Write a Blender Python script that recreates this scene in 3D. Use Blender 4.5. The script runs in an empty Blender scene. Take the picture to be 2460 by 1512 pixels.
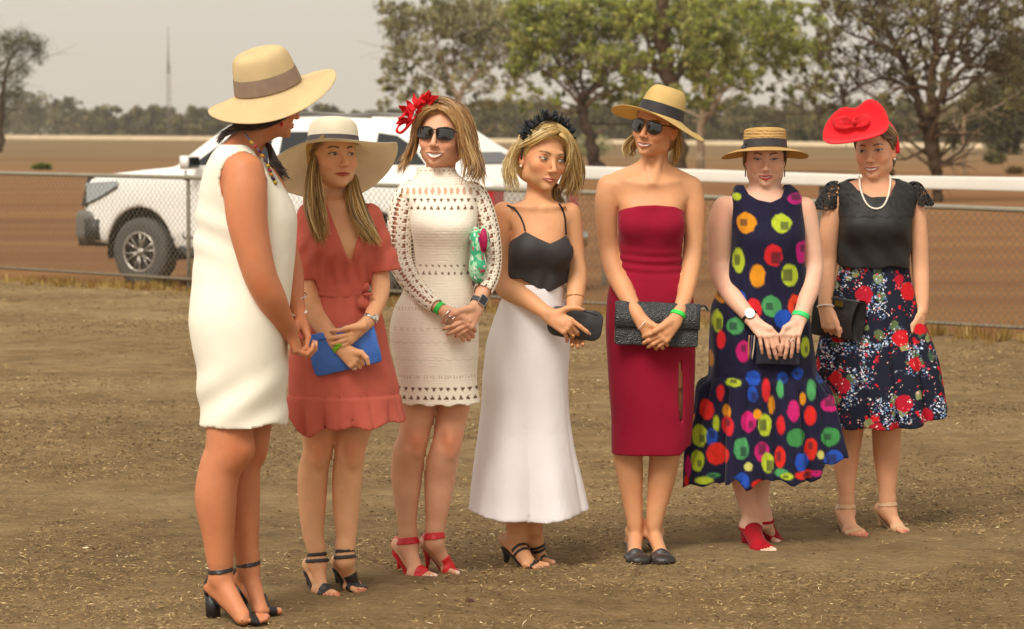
import bpy, math, random
import numpy as np
from mathutils import Vector, Matrix

rng = np.random.default_rng(7)
random.seed(7)
SC = bpy.context.scene
COL = SC.collection

# ------------------------------------------------------------------ camera
F = 100.0 / 36.0 * 2460.0            # focal length in picture units (picture 2460 x 1512)
CAM_Z = 1.62
PITCH = math.atan((756 - 312) / F)
cam_d = bpy.data.cameras.new('camera')
cam_d.lens = 100; cam_d.sensor_width = 36; cam_d.clip_end = 6000; cam_d.clip_start = 0.2
cam_d.dof.use_dof = True; cam_d.dof.focus_distance = 10.4; cam_d.dof.aperture_fstop = 6.5
cam = bpy.data.objects.new('camera', cam_d); COL.objects.link(cam)
cam.location = (0, 0, CAM_Z); cam.rotation_euler = (math.pi / 2 - PITCH, 0, 0)
SC.camera = cam

# ------------------------------------------------------------------ light
SUN_EL, SUN_AZ = math.radians(50), math.radians(-28)     # behind the camera, a little to the left
world = bpy.data.worlds.new('World'); SC.world = world; world.use_nodes = True
wt = world.node_tree; wt.nodes.clear()
w_out = wt.nodes.new('ShaderNodeOutputWorld'); w_bg = wt.nodes.new('ShaderNodeBackground')
w_sky = wt.nodes.new('ShaderNodeTexSky'); w_sky.sky_type = 'NISHITA'; w_sky.sun_disc = False
w_sky.sun_elevation = SUN_EL; w_sky.sun_rotation = math.pi - SUN_AZ; w_sky.dust_density = 6; w_sky.air_density = 1.2
w_hsv = wt.nodes.new('ShaderNodeHueSaturation'); w_hsv.inputs['Saturation'].default_value = 0.25
w_mix = wt.nodes.new('ShaderNodeMix'); w_mix.data_type = 'RGBA'; w_mix.inputs[0].default_value = 0.86
w_mix.inputs[7].default_value = (4.15, 3.8, 3.3, 1)      # the dusty overcast veil
wt.links.new(w_sky.outputs[0], w_hsv.inputs['Color']); wt.links.new(w_hsv.outputs[0], w_mix.inputs[6])
wt.links.new(w_mix.outputs[2], w_bg.inputs[0]); w_bg.inputs[1].default_value = 0.086
wt.links.new(w_bg.outputs[0], w_out.inputs[0])
sun_d = bpy.data.lights.new('sun', 'SUN'); sun_d.energy = 1.45; sun_d.angle = math.radians(28); sun_d.color = (1.0, 0.955, 0.875)
sun = bpy.data.objects.new('sun', sun_d); COL.objects.link(sun)
sd = Vector((math.sin(SUN_AZ) * math.cos(SUN_EL), -math.cos(SUN_AZ) * math.cos(SUN_EL), math.sin(SUN_EL)))
sun.rotation_euler = sd.to_track_quat('Z', 'Y').to_euler(); sun.location = (-6, -8, 14)
vs = SC.view_settings
vs.view_transform = 'Standard'; vs.look = 'None'; vs.exposure = 1.22; vs.gamma = 1; vs.use_curve_mapping = False

# ------------------------------------------------------------------ picture <-> place
CT, ST = math.cos(PITCH), math.sin(PITCH)
def U(u, v, Y):
    xc = (u - 1230) / F; yc = -(v - 756) / F
    t = Y / (CT + yc * ST)
    return np.array([xc * t, Y, CAM_Z + (yc * CT - ST) * t])
def G(u, v, z=0.0):
    xc = (u - 1230) / F; yc = -(v - 756) / F
    t = (z - CAM_Z) / (yc * CT - ST)
    return np.array([xc * t, (CT + yc * ST) * t, z])
def proj(P):
    x, y, z = P[:, 0], P[:, 1], P[:, 2] - CAM_Z
    d = y * CT - z * ST; h = y * ST + z * CT
    return 1230 + F * x / d, 756 - F * h / d

def lin(h):
    if isinstance(h, str):
        h = h.lstrip('#'); c = np.array([int(h[i:i + 2], 16) for i in (0, 2, 4)]) / 255.0
    else:
        c = np.asarray(h, float)
    return np.where(c <= 0.04045, c / 12.92, ((c + 0.055) / 1.055) ** 2.4)

# ------------------------------------------------------------------ objects
def tag(o, label=None, cat=None, group=None, kind=None):
    if label: o['label'] = label
    if cat: o['category'] = cat
    if group: o['group'] = group
    if kind: o['kind'] = kind
    return o
def thing(name, loc, label, cat, group=None):
    o = bpy.data.objects.new(name, None); COL.objects.link(o); o.location = Vector([float(a) for a in loc])
    o.empty_display_size = 0.1
    return tag(o, label, cat, group)
def wloc(o):
    p = Vector(o.location)
    while o.parent: o = o.parent; p += Vector(o.location)
    return p
def mesh_obj(name, V, Fc, mat, parent=None, col=None, smooth=True, origin=None):
    """one mesh object from world-space arrays; Fc (n,3) or (n,4) array or list of lists"""
    V = np.asarray(V, dtype=np.float32)
    off = np.zeros(3, np.float32)
    if parent is not None: off = np.array(wloc(parent), np.float32)
    elif origin is not None: off = np.array(origin, np.float32)
    me = bpy.data.meshes.new(name)
    if isinstance(Fc, np.ndarray) and Fc.ndim == 2:
        n, k = Fc.shape
        me.vertices.add(len(V)); me.vertices.foreach_set('co', (V - off).ravel())
        me.loops.add(n * k); me.loops.foreach_set('vertex_index', Fc.astype(np.int32).ravel())
        me.polygons.add(n); me.polygons.foreach_set('loop_start', np.arange(0, n * k, k, dtype=np.int32))
        me.polygons.foreach_set('loop_total', np.full(n, k, np.int32))
        me.update(calc_edges=True)
    else:
        me.from_pydata([tuple(map(float, a)) for a in (V - off)], [], [list(map(int, f)) for f in Fc]); me.update()
    if smooth: me.polygons.foreach_set('use_smooth', np.ones(len(me.polygons), bool))
    if col is not None:
        a = me.color_attributes.new('Col', 'FLOAT_COLOR', 'POINT')
        c = np.ones((len(V), 4), np.float32); c[:, :3] = col
        a.data.foreach_set('color', c.ravel())
    if mat is not None: me.materials.append(mat)
    o = bpy.data.objects.new(name, me); COL.objects.link(o)
    if parent is not None: o.parent = parent
    elif origin is not None: o.location = Vector([float(a) for a in origin])
    return o

class MB:
    """collects shapes for one mesh"""
    def __init__(s): s.V = []; s.F = []; s.C = []; s.n = 0
    def add(s, V, Fc, c=None):
        V = np.asarray(V, float)
        s.V.append(V); s.F += [[i + s.n for i in f] for f in Fc]; s.n += len(V)
        s.C.append(np.tile(np.array(c if c is not None else (1, 1, 1), float), (len(V), 1)) if (c is None or np.ndim(c) == 1) else np.asarray(c))
    def box(s, c, size, c_=None, rot=None, taper=1.0):
        x, y, z = np.array(size) / 2.0
        V = np.array([[sx * x * (taper if sz > 0 else 1), sy * y * (taper if sz > 0 else 1), sz * z] for sz in (-1, 1) for sy in (-1, 1) for sx in (-1, 1)])
        if rot is not None: V = V @ np.array(rot).T
        s.add(V + np.array(c), [[0, 2, 3, 1], [4, 5, 7, 6], [0, 1, 5, 4], [2, 6, 7, 3], [0, 4, 6, 2], [1, 3, 7, 5]], c_)
    def tube(s, P, R, seg=8, c=None, caps=True, flat=1.0, closed=False, up=None):
        V, Fc = tube_np(P, R, seg, caps, flat, closed, up); s.add(V, Fc, c)
    def build(s, name, mat, parent=None, smooth=True, origin=None, col=True):
        return mesh_obj(name, np.vstack(s.V), s.F, mat, parent, np.vstack(s.C) if col else None, smooth, origin)

def tube_np(P, R, seg=8, caps=True, flat=1.0, closed=False, up=None):
    P = np.asarray(P, float); n = len(P)
    R = np.full(n, R, float) if np.ndim(R) == 0 else np.asarray(R, float)
    T = np.gradient(P, axis=0) if not closed else (np.roll(P, -1, 0) - np.roll(P, 1, 0))
    T /= np.linalg.norm(T, axis=1)[:, None] + 1e-12
    up = np.array(up if up is not None else ([0, 0, 1.0] if abs(T[0][2]) < 0.9 else [0, 1.0, 0]))
    A = np.zeros_like(P); a = up - T[0] * (up @ T[0]); a /= np.linalg.norm(a); A[0] = a
    for i in range(1, n):
        a = A[i - 1] - T[i] * (A[i - 1] @ T[i]); A[i] = a / (np.linalg.norm(a) + 1e-12)
    B = np.cross(T, A)
    th = np.arange(seg) * 2 * np.pi / seg
    V = (P[:, None] + R[:, None, None] * (np.cos(th)[None, :, None] * A[:, None] * flat + np.sin(th)[None, :, None] * B[:, None])).reshape(-1, 3)
    Fc = []
    for i in range(n if closed else n - 1):
        for j in range(seg):
            k = (j + 1) % seg; i2 = (i + 1) % n
            Fc.append([i * seg + j, i * seg + k, i2 * seg + k, i2 * seg + j])
    if caps and not closed: Fc += [list(range(seg))[::-1], [(n - 1) * seg + j for j in range(seg)]]
    return V, Fc

def catmull(P, n):
    P = np.asarray(P, float)
    if len(P) == 2: t = np.linspace(0, 1, n)[:, None]; return P[0] * (1 - t) + P[1] * t
    Q = np.vstack([2 * P[0] - P[1], P, 2 * P[-1] - P[-2]])
    t = np.linspace(0, len(P) - 1 - 1e-9, n); i = t.astype(int); f = (t - i)[:, None]
    a, b, c, d = Q[i], Q[i + 1], Q[i + 2], Q[i + 3]
    return 0.5 * (2 * b + (c - a) * f + (2 * a - 5 * b + 4 * c - d) * f * f + (3 * b - a - 3 * c + d) * f ** 3)

# ------------------------------------------------------------------ noise
_perm = rng.permutation(4096)
_val = rng.random(4096)
def _h(i, j, k): return _val[(_perm[(_perm[(i & 4095)] + j) & 4095] + k) & 4095]
def vnoise(P, s):
    Q = np.asarray(P) * s; i = np.floor(Q).astype(int); f = Q - i; f = f * f * (3 - 2 * f)
    r = 0
    for a in (0, 1):
        for b in (0, 1):
            for c in (0, 1):
                w = (f[..., 0] if a else 1 - f[..., 0]) * (f[..., 1] if b else 1 - f[..., 1]) * (f[..., 2] if c else 1 - f[..., 2])
                r = r + w * _h(i[..., 0] + a, i[..., 1] + b, i[..., 2] + c)
    return r
def fbm(P, s, o=3): return sum(vnoise(P, s * 2 ** i) * 0.5 ** i for i in range(o)) / (2 - 0.5 ** (o - 1))

# ------------------------------------------------------------------ materials
def mat(name, color=(.5, .5, .5), rough=0.7, attr=False, metal=0.0, spec=0.5, sheen=0.0, sss=0.0, bump=None, var=0.0, varscale=20, coat=0.0, trans=0.0, transl=0.0, weave=None, crease=None):
    m = bpy.data.materials.new(name); m.use_nodes = True; t = m.node_tree; N = t.nodes
    b = N['Principled BSDF']; L = t.links.new
    b.inputs['Roughness'].default_value = rough; b.inputs['Metallic'].default_value = metal
    b.inputs['Specular IOR Level'].default_value = spec; b.inputs['Coat Weight'].default_value = coat
    if sheen: b.inputs['Sheen Weight'].default_value = sheen; b.inputs['Sheen Roughness'].default_value = 0.4
    if sss:
        b.inputs['Subsurface Weight'].default_value = sss; b.inputs['Subsurface Radius'].default_value = (1.0, 0.35, 0.18); b.inputs['Subsurface Scale'].default_value = 0.012
    if trans: b.inputs['Transmission Weight'].default_value = trans
    tc = N.new('ShaderNodeTexCoord'); src = None
    if attr:
        a = N.new('ShaderNodeAttribute'); a.attribute_name = 'Col'; src = a.outputs['Color']
    else:
        r = N.new('ShaderNodeRGB'); r.outputs[0].default_value = (*[float(x) for x in color], 1); src = r.outputs[0]
    if var:
        n = N.new('ShaderNodeTexNoise'); n.inputs['Scale'].default_value = varscale; n.inputs['Detail'].default_value = 5
        L(tc.outputs['Object'], n.inputs['Vector'])
        mr = N.new('ShaderNodeMapRange'); mr.inputs[3].default_value = 1 - var; mr.inputs[4].default_value = 1 + var
        L(n.outputs[0], mr.inputs[0])
        mx = N.new('ShaderNodeMix'); mx.data_type = 'RGBA'; mx.blend_type = 'MULTIPLY'; mx.inputs[0].default_value = 1
        L(src, mx.inputs[6]); L(mr.outputs[0], mx.inputs[7]); src = mx.outputs[2]
    L(src, b.inputs['Base Color'])
    if bump:
        h = None
        if crease:
            n = N.new('ShaderNodeTexNoise'); n.inputs['Scale'].default_value = crease[0]; n.inputs['Detail'].default_value = 3; n.inputs['Distortion'].default_value = 1.6
            mq = N.new('ShaderNodeMapping'); mq.inputs['Scale'].default_value = (1, 1, .55); mq.inputs['Rotation'].default_value = (0, .5, 0); L(tc.outputs['Object'], mq.inputs[0]); L(mq.outputs[0], n.inputs['Vector'])
            bp = N.new('ShaderNodeBump'); bp.inputs['Strength'].default_value = crease[1]; bp.inputs['Distance'].default_value = crease[2]; L(n.outputs[0], bp.inputs['Height']); h = bp.outputs[0]
        for sc_, st in bump:
            n = N.new('ShaderNodeTexNoise'); n.inputs['Scale'].default_value = sc_; n.inputs['Detail'].default_value = 4
            L(tc.outputs['Object'], n.inputs['Vector'])
            bp = N.new('ShaderNodeBump'); bp.inputs['Strength'].default_value = st; bp.inputs['Distance'].default_value = 1.2 / sc_
            L(n.outputs[0], bp.inputs['Height'])
            if h is not None: L(h, bp.inputs['Normal'])
            h = bp.outputs[0]
        L(h, b.inputs['Normal'])
    if transl:
        tr = N.new('ShaderNodeBsdfTranslucent'); ms_ = N.new('ShaderNodeMixShader'); ms_.inputs[0].default_value = transl; L(src, tr.inputs[0]); L(b.outputs[0], ms_.inputs[1]); L(tr.outputs[0], ms_.inputs[2]); L(ms_.outputs[0], N['Material Output'].inputs[0])
    if weave:
        w = N.new('ShaderNodeTexWave'); w.wave_type = 'BANDS'; w.bands_direction = 'Z'; w.inputs['Scale'].default_value = weave[0]; w.inputs['Distortion'].default_value = 1.5
        w2 = N.new('ShaderNodeTexWave'); w2.bands_direction = 'DIAGONAL'; w2.inputs['Scale'].default_value = weave[0] * 1.1; w2.inputs['Distortion'].default_value = 1.0
        L(tc.outputs['Object'], w.inputs['Vector']); L(tc.outputs['Object'], w2.inputs['Vector'])
        ad = N.new('ShaderNodeMath'); ad.operation = 'ADD'; L(w.outputs[1], ad.inputs[0]); L(w2.outputs[1], ad.inputs[1])
        bp = N.new('ShaderNodeBump'); bp.inputs['Strength'].default_value = weave[1]; bp.inputs['Distance'].default_value = 0.002
        L(ad.outputs[0], bp.inputs['Height']); L(bp.outputs[0], b.inputs['Normal'])
    return m

# ------------------------------------------------------------------ signed distance modelling
def smin(a, b, k):
    if k <= 0: return np.minimum(a, b)
    h = np.clip(0.5 + 0.5 * (b - a) / k, 0, 1)
    return b + (a - b) * h - k * h * (1 - h)
def smax(a, b, k): return -smin(-a, -b, k)

def cone(a, b, ra, rb=None, k=0.01, flat=None, op='u'):
    """round cone; flat=(normal, factor) squashes it along normal"""
    a = np.asarray(a, float); b = np.asarray(b, float); rb = ra if rb is None else rb
    ab = b - a; L2 = max(ab @ ab, 1e-12)
    if flat is not None: nn = np.asarray(flat[0], float); nn = nn / np.linalg.norm(nn); ff = 1 / flat[1] - 1
    def fn(P):
        q = P - a
        t = np.clip((q @ ab) / L2, 0, 1)
        w = q - t[..., None] * ab
        if flat is not None: w = w + (w @ nn)[..., None] * nn * ff
        return np.sqrt((w * w).sum(-1)) - (ra + (rb - ra) * t)
    r = max(ra, rb)
    return (fn, np.minimum(a, b) - r, np.maximum(a, b) + r, k, op)
def chain(pts, rs, k=0.01, flat=None):
    return [cone(pts[i], pts[i + 1], rs[i], rs[i + 1], k if i == 0 else 0.004, flat) for i in range(len(pts) - 1)]
def ell(c, r, R=None, k=0.01, op='u'):
    c = np.asarray(c, float); r = np.asarray(r, float)
    def fn(P):
        q = P - c
        if R is not None: q = q @ R
        k0 = np.sqrt(((q / r) ** 2).sum(-1)); k1 = np.sqrt(((q / (r * r)) ** 2).sum(-1)) + 1e-9
        return k0 * (k0 - 1) / k1
    m = r.max() if R is not None else r
    return (fn, c - m, c + m, k, op)
def loft(S, k=0.02, n=2.3, mod=None, inset=0.0, zpad=0.004, op='u'):
    """S rows: z, cx, cy, rx, ry (any order of z)"""
    S = np.asarray(sorted([list(map(float, s)) for s in S]), float)
    zz = np.linspace(S[0, 0], S[-1, 0], 160)
    # monotone smooth interpolation: catmull in index space
    idx = np.interp(zz, S[:, 0], np.arange(len(S)))
    Q = np.vstack([2 * S[0] - S[1], S, 2 * S[-1] - S[-2]])
    i = np.minimum(idx.astype(int), len(S) - 2); f = (idx - i)[:, None]
    a, b, c, d = Q[i], Q[i + 1], Q[i + 2], Q[i + 3]
    V = 0.5 * (2 * b + (c - a) * f + (2 * a - 5 * b + 4 * c - d) * f * f + (3 * b - a - 3 * c + d) * f ** 3)
    V[:, 3] = np.maximum(V[:, 3] - inset, 0.004); V[:, 4] = np.maximum(V[:, 4] - inset, 0.004)
    def fn(P):
        z = P[..., 2]
        cx = np.interp(z, zz, V[:, 1]); cy = np.interp(z, zz, V[:, 2]); rx = np.interp(z, zz, V[:, 3]); ry = np.interp(z, zz, V[:, 4])
        x = P[..., 0] - cx; y = P[..., 1] - cy
        q = (np.abs(x / rx) ** n + np.abs(y / ry) ** n) ** (1 / n)
        g = np.sqrt(x * x + y * y) / np.maximum(q, 1e-6)      # radius along this direction
        if mod is not None: g2 = g * (1 + mod(np.arctan2(y, x), z, P))
        else: g2 = g
        d_ = (q * g - g2) * np.clip(np.minimum(rx, ry) / g, 0.35, 1)
        return np.maximum(d_, np.maximum(z - zz[-1], zz[0] - z) + 0.0)
    m = 1.25
    lo = np.array([(V[:, 1] - V[:, 3] * m).min(), (V[:, 2] - V[:, 4] * m).min(), zz[0]])
    hi = np.array([(V[:, 1] + V[:, 3] * m).max(), (V[:, 2] + V[:, 4] * m).max(), zz[-1]])
    return (fn, lo, hi, k, op)

def evalf(prims, lo, hi, h, pad=0.02):
    lo = np.asarray(lo, float); hi = np.asarray(hi, float)
    n = np.maximum(np.ceil((hi - lo) / h).astype(int) + 1, 4)
    ax = [lo[i] + np.arange(n[i]) * h for i in range(3)]
    D = np.full(n, 0.08, np.float32)
    for fn, plo, phi, k, op in prims:
        s = []
        for i in range(3):
            a = int(np.searchsorted(ax[i], plo[i] - pad - k)); b = int(np.searchsorted(ax[i], phi[i] + pad + k))
            s.append(slice(max(a, 0), min(b, n[i])))
        if any(x.stop - x.start < 1 for x in s): continue
        P = np.stack(np.meshgrid(ax[0][s[0]], ax[1][s[1]], ax[2][s[2]], indexing='ij'), -1)
        d = fn(P).astype(np.float32); s = tuple(s)
        if op == 'u': D[s] = smin(D[s], d, k)
        elif op == 's': D[s] = smax(D[s], -d, k)
        else: raise ValueError(op)
    return D, ax, lo
def samplef(prims, P):
    """evaluate prims at scattered points"""
    D = np.full(len(P), 0.08)
    for fn, plo, phi, k, op in prims:
        m = np.all((P > plo - 0.03 - k) & (P < phi + 0.03 + k), axis=1)
        if not m.any(): continue
        d = fn(P[m]); D[m] = smin(D[m], d, k) if op == 'u' else smax(D[m], -d, k)
    return D
def nets(D, lo, h):
    """naive surface nets: vertices and quads"""
    ins = D < 0
    nx, ny, nz = D.shape
    c = np.zeros((nx - 1, ny - 1, nz - 1), np.int8)
    for a in (0, 1):
        for b in (0, 1):
            for e in (0, 1): c += ins[a:nx - 1 + a, b:ny - 1 + b, e:nz - 1 + e]
    act = (c > 0) & (c < 8)
    I = np.argwhere(act)
    if len(I) == 0: return np.zeros((0, 3)), np.zeros((0, 4), int)
    idx = np.full(act.shape, -1, np.int32); idx[tuple(I.T)] = np.arange(len(I))
    acc = np.zeros((len(I), 3)); cnt = np.zeros(len(I))
    corners = [(a, b, e) for a in (0, 1) for b in (0, 1) for e in (0, 1)]
    val = {cc: D[I[:, 0] + cc[0], I[:, 1] + cc[1], I[:, 2] + cc[2]].astype(float) for cc in corners}
    for cc in corners:
        for ax_ in range(3):
            if cc[ax_] == 0:
                dd = list(cc); dd[ax_] = 1; dd = tuple(dd)
                v0, v1 = val[cc], val[dd]; m = (v0 < 0) != (v1 < 0)
                t = v0[m] / (v0[m] - v1[m]); p = np.tile(np.array(cc, float), (m.sum(), 1)); p[:, ax_] += t
                acc[m] += p; cnt[m] += 1
    V = lo + (I + acc / cnt[:, None]) * h
    Q = []
    for ax_ in range(3):
        s0 = [slice(None)] * 3; s1 = [slice(None)] * 3; s0[ax_] = slice(0, -1); s1[ax_] = slice(1, None)
        a = ins[tuple(s0)]; b = ins[tuple(s1)]
        o1, o2 = [(1, 2), (2, 0), (0, 1)][ax_]
        E = np.argwhere(a != b)
        E = E[(E[:, o1] > 0) & (E[:, o2] > 0) & (E[:, o1] < act.shape[o1]) & (E[:, o2] < act.shape[o2])]
        if len(E) == 0: continue
        def g(d1, d2):
            J = E.copy(); J[:, o1] -= d1; J[:, o2] -= d2; return idx[tuple(J.T)]
        q = np.stack([g(1, 1), g(0, 1), g(0, 0), g(1, 0)], 1)
        fl = ~a[tuple(E.T)]
        q[fl] = q[fl][:, ::-1]
        Q.append(q)
    return V, np.vstack(Q)
def bbox(prims, pad):
    P = [p for p in prims if p[4] == 'u']
    return np.min([p[1] for p in P], 0) - pad, np.max([p[2] for p in P], 0) + pad
def solid(prims, h=0.004, post=None, lo=None, hi=None, infl=0.0, pad=0.02):
    if lo is None:
        l, g = bbox(prims, 0.012 + infl); lo, hi = l, g
    D, ax, lo = evalf(prims, lo, hi, h, pad)
    D = D - infl
    if post is not None:
        P = np.stack(np.meshgrid(*ax, indexing='ij'), -1)
        D = post(P, D)
    D[0], D[-1] = 0.05, 0.05; D[:, 0], D[:, -1] = 0.05, 0.05; D[:, :, 0], D[:, :, -1] = 0.05, 0.05
    return nets(D, lo, h)
def multires(prims, h, boxes, hb, post=None):
    """coarse surface outside the boxes and fine surface inside, joined"""
    VV, QQ, n = [], [], 0
    def boxd(P, b):
        c = (b[0] + b[1]) / 2; r = (b[1] - b[0]) / 2
        return (np.abs(P - c) - r).max(-1)
    V, Q = solid(prims, h); ce = V[Q].mean(1)
    for b in boxes: k = boxd(ce, b) > -.011; Q = Q[k]; ce = ce[k]
    VV.append(V); QQ.append(Q); n += len(V)
    for b in boxes:
        V, Q = solid(prims, hb, None, b[0] - 4 * hb, b[1] + 4 * hb); Q = Q[boxd(V[Q].mean(1), b) < 0.0]
        VV.append(V); QQ.append(Q + n); n += len(V)
    V, Q = np.vstack(VV), np.vstack(QQ)
    used = np.zeros(len(V), bool); used[Q.ravel()] = True; m = np.cumsum(used) - 1
    return V[used], m[Q]
def rot(yaw=0, pitch=0, roll=0):
    """yaw>0 turns the front (-y) to picture right, pitch>0 lifts it, roll>0 leans clockwise as seen"""
    y, p, r = map(math.radians, (yaw, -pitch, roll))
    Rz = np.array([[math.cos(y), -math.sin(y), 0], [math.sin(y), math.cos(y), 0], [0, 0, 1]])
    Rx = np.array([[1, 0, 0], [0, math.cos(p), -math.sin(p)], [0, math.sin(p), math.cos(p)]]) 
    Ry = np.array([[math.cos(r), 0, math.sin(r)], [0, 1, 0], [-math.sin(r), 0, math.cos(r)]])
    return Ry @ Rz @ Rx.T if False else Ry @ Rz @ Rx
def xform(prims, R, c, s):
    out = []
    for fn, lo, hi, k, op in prims:
        C = np.array([[a, b, e] for a in (lo[0], hi[0]) for b in (lo[1], hi[1]) for e in (lo[2], hi[2])]) @ R.T * s + c
        out.append((lambda P, fn=fn: fn(((P - c) @ R) / s) * s, C.min(0), C.max(0), k * s, op))
    return out

# ================================================================== THE SETTING
GZ = -0.17                                        # level of the paddock beyond the fence
FA, FB = np.array([-9.0, 33.8, 0]), np.array([8.6, 19.3, 0])
fl0, fl1 = G(449, 699), G(2334, 814)              # fence foot at two places in the picture
fdir = (fl1 - fl0) / np.linalg.norm(fl1 - fl0); fnor = np.array([-fdir[1], fdir[0], 0]); fnor = fnor if fnor[1] > 0 else -fnor
def ground_z(x, y):
    d = (x - fl0[0]) * fnor[0] + (y - fl0[1]) * fnor[1]
    s = np.clip(d / 2.2, 0, 1); s = s * s * (3 - 2 * s)
    return GZ * s
def ground_grid():
    yy = np.concatenate([np.linspace(2, 8.5, 14), np.linspace(8.7, 34, 190), np.geomspace(34.4, 4000, 90)])
    xs = np.linspace(-1, 1, 161)
    Y, X = np.meshgrid(yy, xs, indexing='ij')
    half = 2.2 + 0.34 * Y + np.maximum(0, Y - 60) * 1.2
    X = X * half
    P = np.stack([X, Y, np.zeros_like(X)], -1)
    near = np.clip((60 - Y) / 30, 0, 1)
    Z = ground_z(X, Y) + near * ((fbm(P, 0.7, 3) - 0.5) * 0.05 + (fbm(P + 9, 5.0, 3) - 0.5) * 0.034)
    V = np.stack([X, Y, Z], -1).reshape(-1, 3)
    n, m = X.shape
    i = (np.arange(n - 1)[:, None] * m + np.arange(m - 1)[None]).ravel()
    return V, np.stack([i, i + 1, i + m + 1, i + m], 1), X, Y, Z
gm = bpy.data.materials.new('dry_ground'); gm.use_nodes = True
def ground_mat(m):
    t = m.node_tree; N = t.nodes; L = t.links.new; b = N['Principled BSDF']; b.inputs['Roughness'].default_value = 0.95; b.inputs['Specular IOR Level'].default_value = 0.15
    tc = N.new('ShaderNodeTexCoord')
    def noise(scale, detail=6, vec=None, rough=0.6, dist=0):
        n = N.new('ShaderNodeTexNoise'); n.inputs['Scale'].default_value = scale; n.inputs['Detail'].default_value = detail; n.inputs['Roughness'].default_value = rough; n.inputs['Distortion'].default_value = dist
        L(vec if vec is not None else tc.outputs['Object'], n.inputs['Vector']); return n.outputs[0]
    def ramp(f, stops):
        r = N.new('ShaderNodeValToRGB'); L(f, r.inputs[0]); e = r.color_ramp.elements
        while len(e) < len(stops): e.new(0.5)
        for q, (p, c) in zip(e, stops): q.position = p; q.color = (*[float(a) for a in lin(c)], 1)
        return r.outputs[0]
    def mix(f, a, c, mode='MIX'):
        x = N.new('ShaderNodeMix'); x.data_type = 'RGBA'; x.blend_type = mode
        if isinstance(f, float): x.inputs[0].default_value = f
        else: L(f, x.inputs[0])
        L(a, x.inputs[6]); L(c, x.inputs[7]); return x.outputs[2]
    mp = N.new('ShaderNodeMapping'); mp.inputs['Scale'].default_value = (0.55, 1.0, 1); L(tc.outputs['Object'], mp.inputs[0])
    fine = ramp(noise(38, 8, mp.outputs[0], 0.75), [(0.28, '#3c2e20'), (0.41, '#7c6545'), (0.55, '#a68859'), (0.72, '#d3bb8a')])
    big = ramp(noise(0.75, 5, mp.outputs[0], 0.6), [(0.36, '#5e4b34'), (0.5, '#967b52'), (0.62, '#c4aa7c')])
    dirt = ramp(noise(5, 6), [(0.35, '#6a5439'), (0.64, '#b09267')])
    near = mix(0.40, mix(0.42, fine, big), dirt)
    # the paddock beyond the fence: bare red-brown earth, paler grass further out
    mp2 = N.new('ShaderNodeMapping'); mp2.inputs['Scale'].default_value = (0.12, 1.0, 1); L(tc.outputs['Object'], mp2.inputs[0])
    earth = ramp(noise(0.35, 6, mp2.outputs[0], 0.7), [(0.3, '#764c2e'), (0.5, '#8d613b'), (0.7, '#9e7546')])
    far = ramp(noise(0.05, 5, mp2.outputs[0], 0.7), [(0.35, '#6d5538'), (0.5, '#7d6546'), (0.68, '#887755')])
    sx = N.new('ShaderNodeSeparateXYZ'); L(tc.outputs['Object'], sx.inputs[0])
    dt = N.new('ShaderNodeVectorMath'); dt.operation = 'DOT_PRODUCT'; dt.inputs[1].default_value = (float(fnor[0]), float(fnor[1]), 0); L(tc.outputs['Object'], dt.inputs[0])
    wob = N.new('ShaderNodeMath'); wob.operation = 'MULTIPLY_ADD'; wob.inputs[1].default_value = 1.6; L(noise(1.3, 4), wob.inputs[0]); L(dt.outputs['Value'], wob.inputs[2])
    f0 = float(fl0 @ fnor)
    mr = N.new('ShaderNodeMapRange'); mr.inputs[1].default_value = f0 + 0.9; mr.inputs[2].default_value = f0 + 2.2; L(wob.outputs[0], mr.inputs[0])
    mr2 = N.new('ShaderNodeMapRange'); mr2.inputs[1].default_value = 75; mr2.inputs[2].default_value = 210; L(sx.outputs['Y'], mr2.inputs[0])
    L(mix(mr.outputs[0], near, mix(mr2.outputs[0], earth, far)), b.inputs['Base Color'])
    bp = N.new('ShaderNodeBump'); bp.inputs['Strength'].default_value = 1.0; bp.inputs['Distance'].default_value = 0.05; L(noise(34, 8, None, 0.7), bp.inputs['Height'])
    L(bp.outputs[0], b.inputs['Normal'])
ground_mat(gm)
gV, gF, gX, gY, gZ_ = ground_grid()
tag(mesh_obj('ground', gV, gF, gm), kind='structure')

def ground_h(x, y):
    P = np.stack([x, y, np.zeros_like(x)], -1)
    near = np.clip((60 - y) / 30, 0, 1)
    return ground_z(x, y) + near * ((fbm(P, 0.7, 3) - 0.5) * 0.05 + (fbm(P + 9, 5.0, 3) - 0.5) * 0.034)

# raised pale track across the far paddock
def levee():
    pts = [(-500, 334, 325), (0, 334, 325.5), (700, 338.5, 329.5), (1300, 344, 334.5), (1800, 350, 340.5), (2460, 357, 347.5), (2900, 361, 351)]
    V = []; 
    for u, vb, vt in pts:
        g = G(u, vb, GZ); t = U(u, vt, g[1] + 0.8)
        V += [[g[0], g[1], GZ - 0.05], [t[0], g[1] + 0.8, t[2]], [t[0], g[1] + 9, t[2] + .02], [g[0], g[1] + 13, GZ - 0.1]]
    Fc = []
    for i in range(len(pts) - 1):
        for j in range(3): a = i * 4 + j; Fc.append([a, a + 4, a + 5, a + 1])
    return V, Fc
lv, lf = levee()
tag(mesh_obj('road', lv, lf, mat('pale_gravel', lin('#c0ab8a'), 0.95, var=0.25, varscale=0.25), smooth=False), kind='structure')

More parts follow.
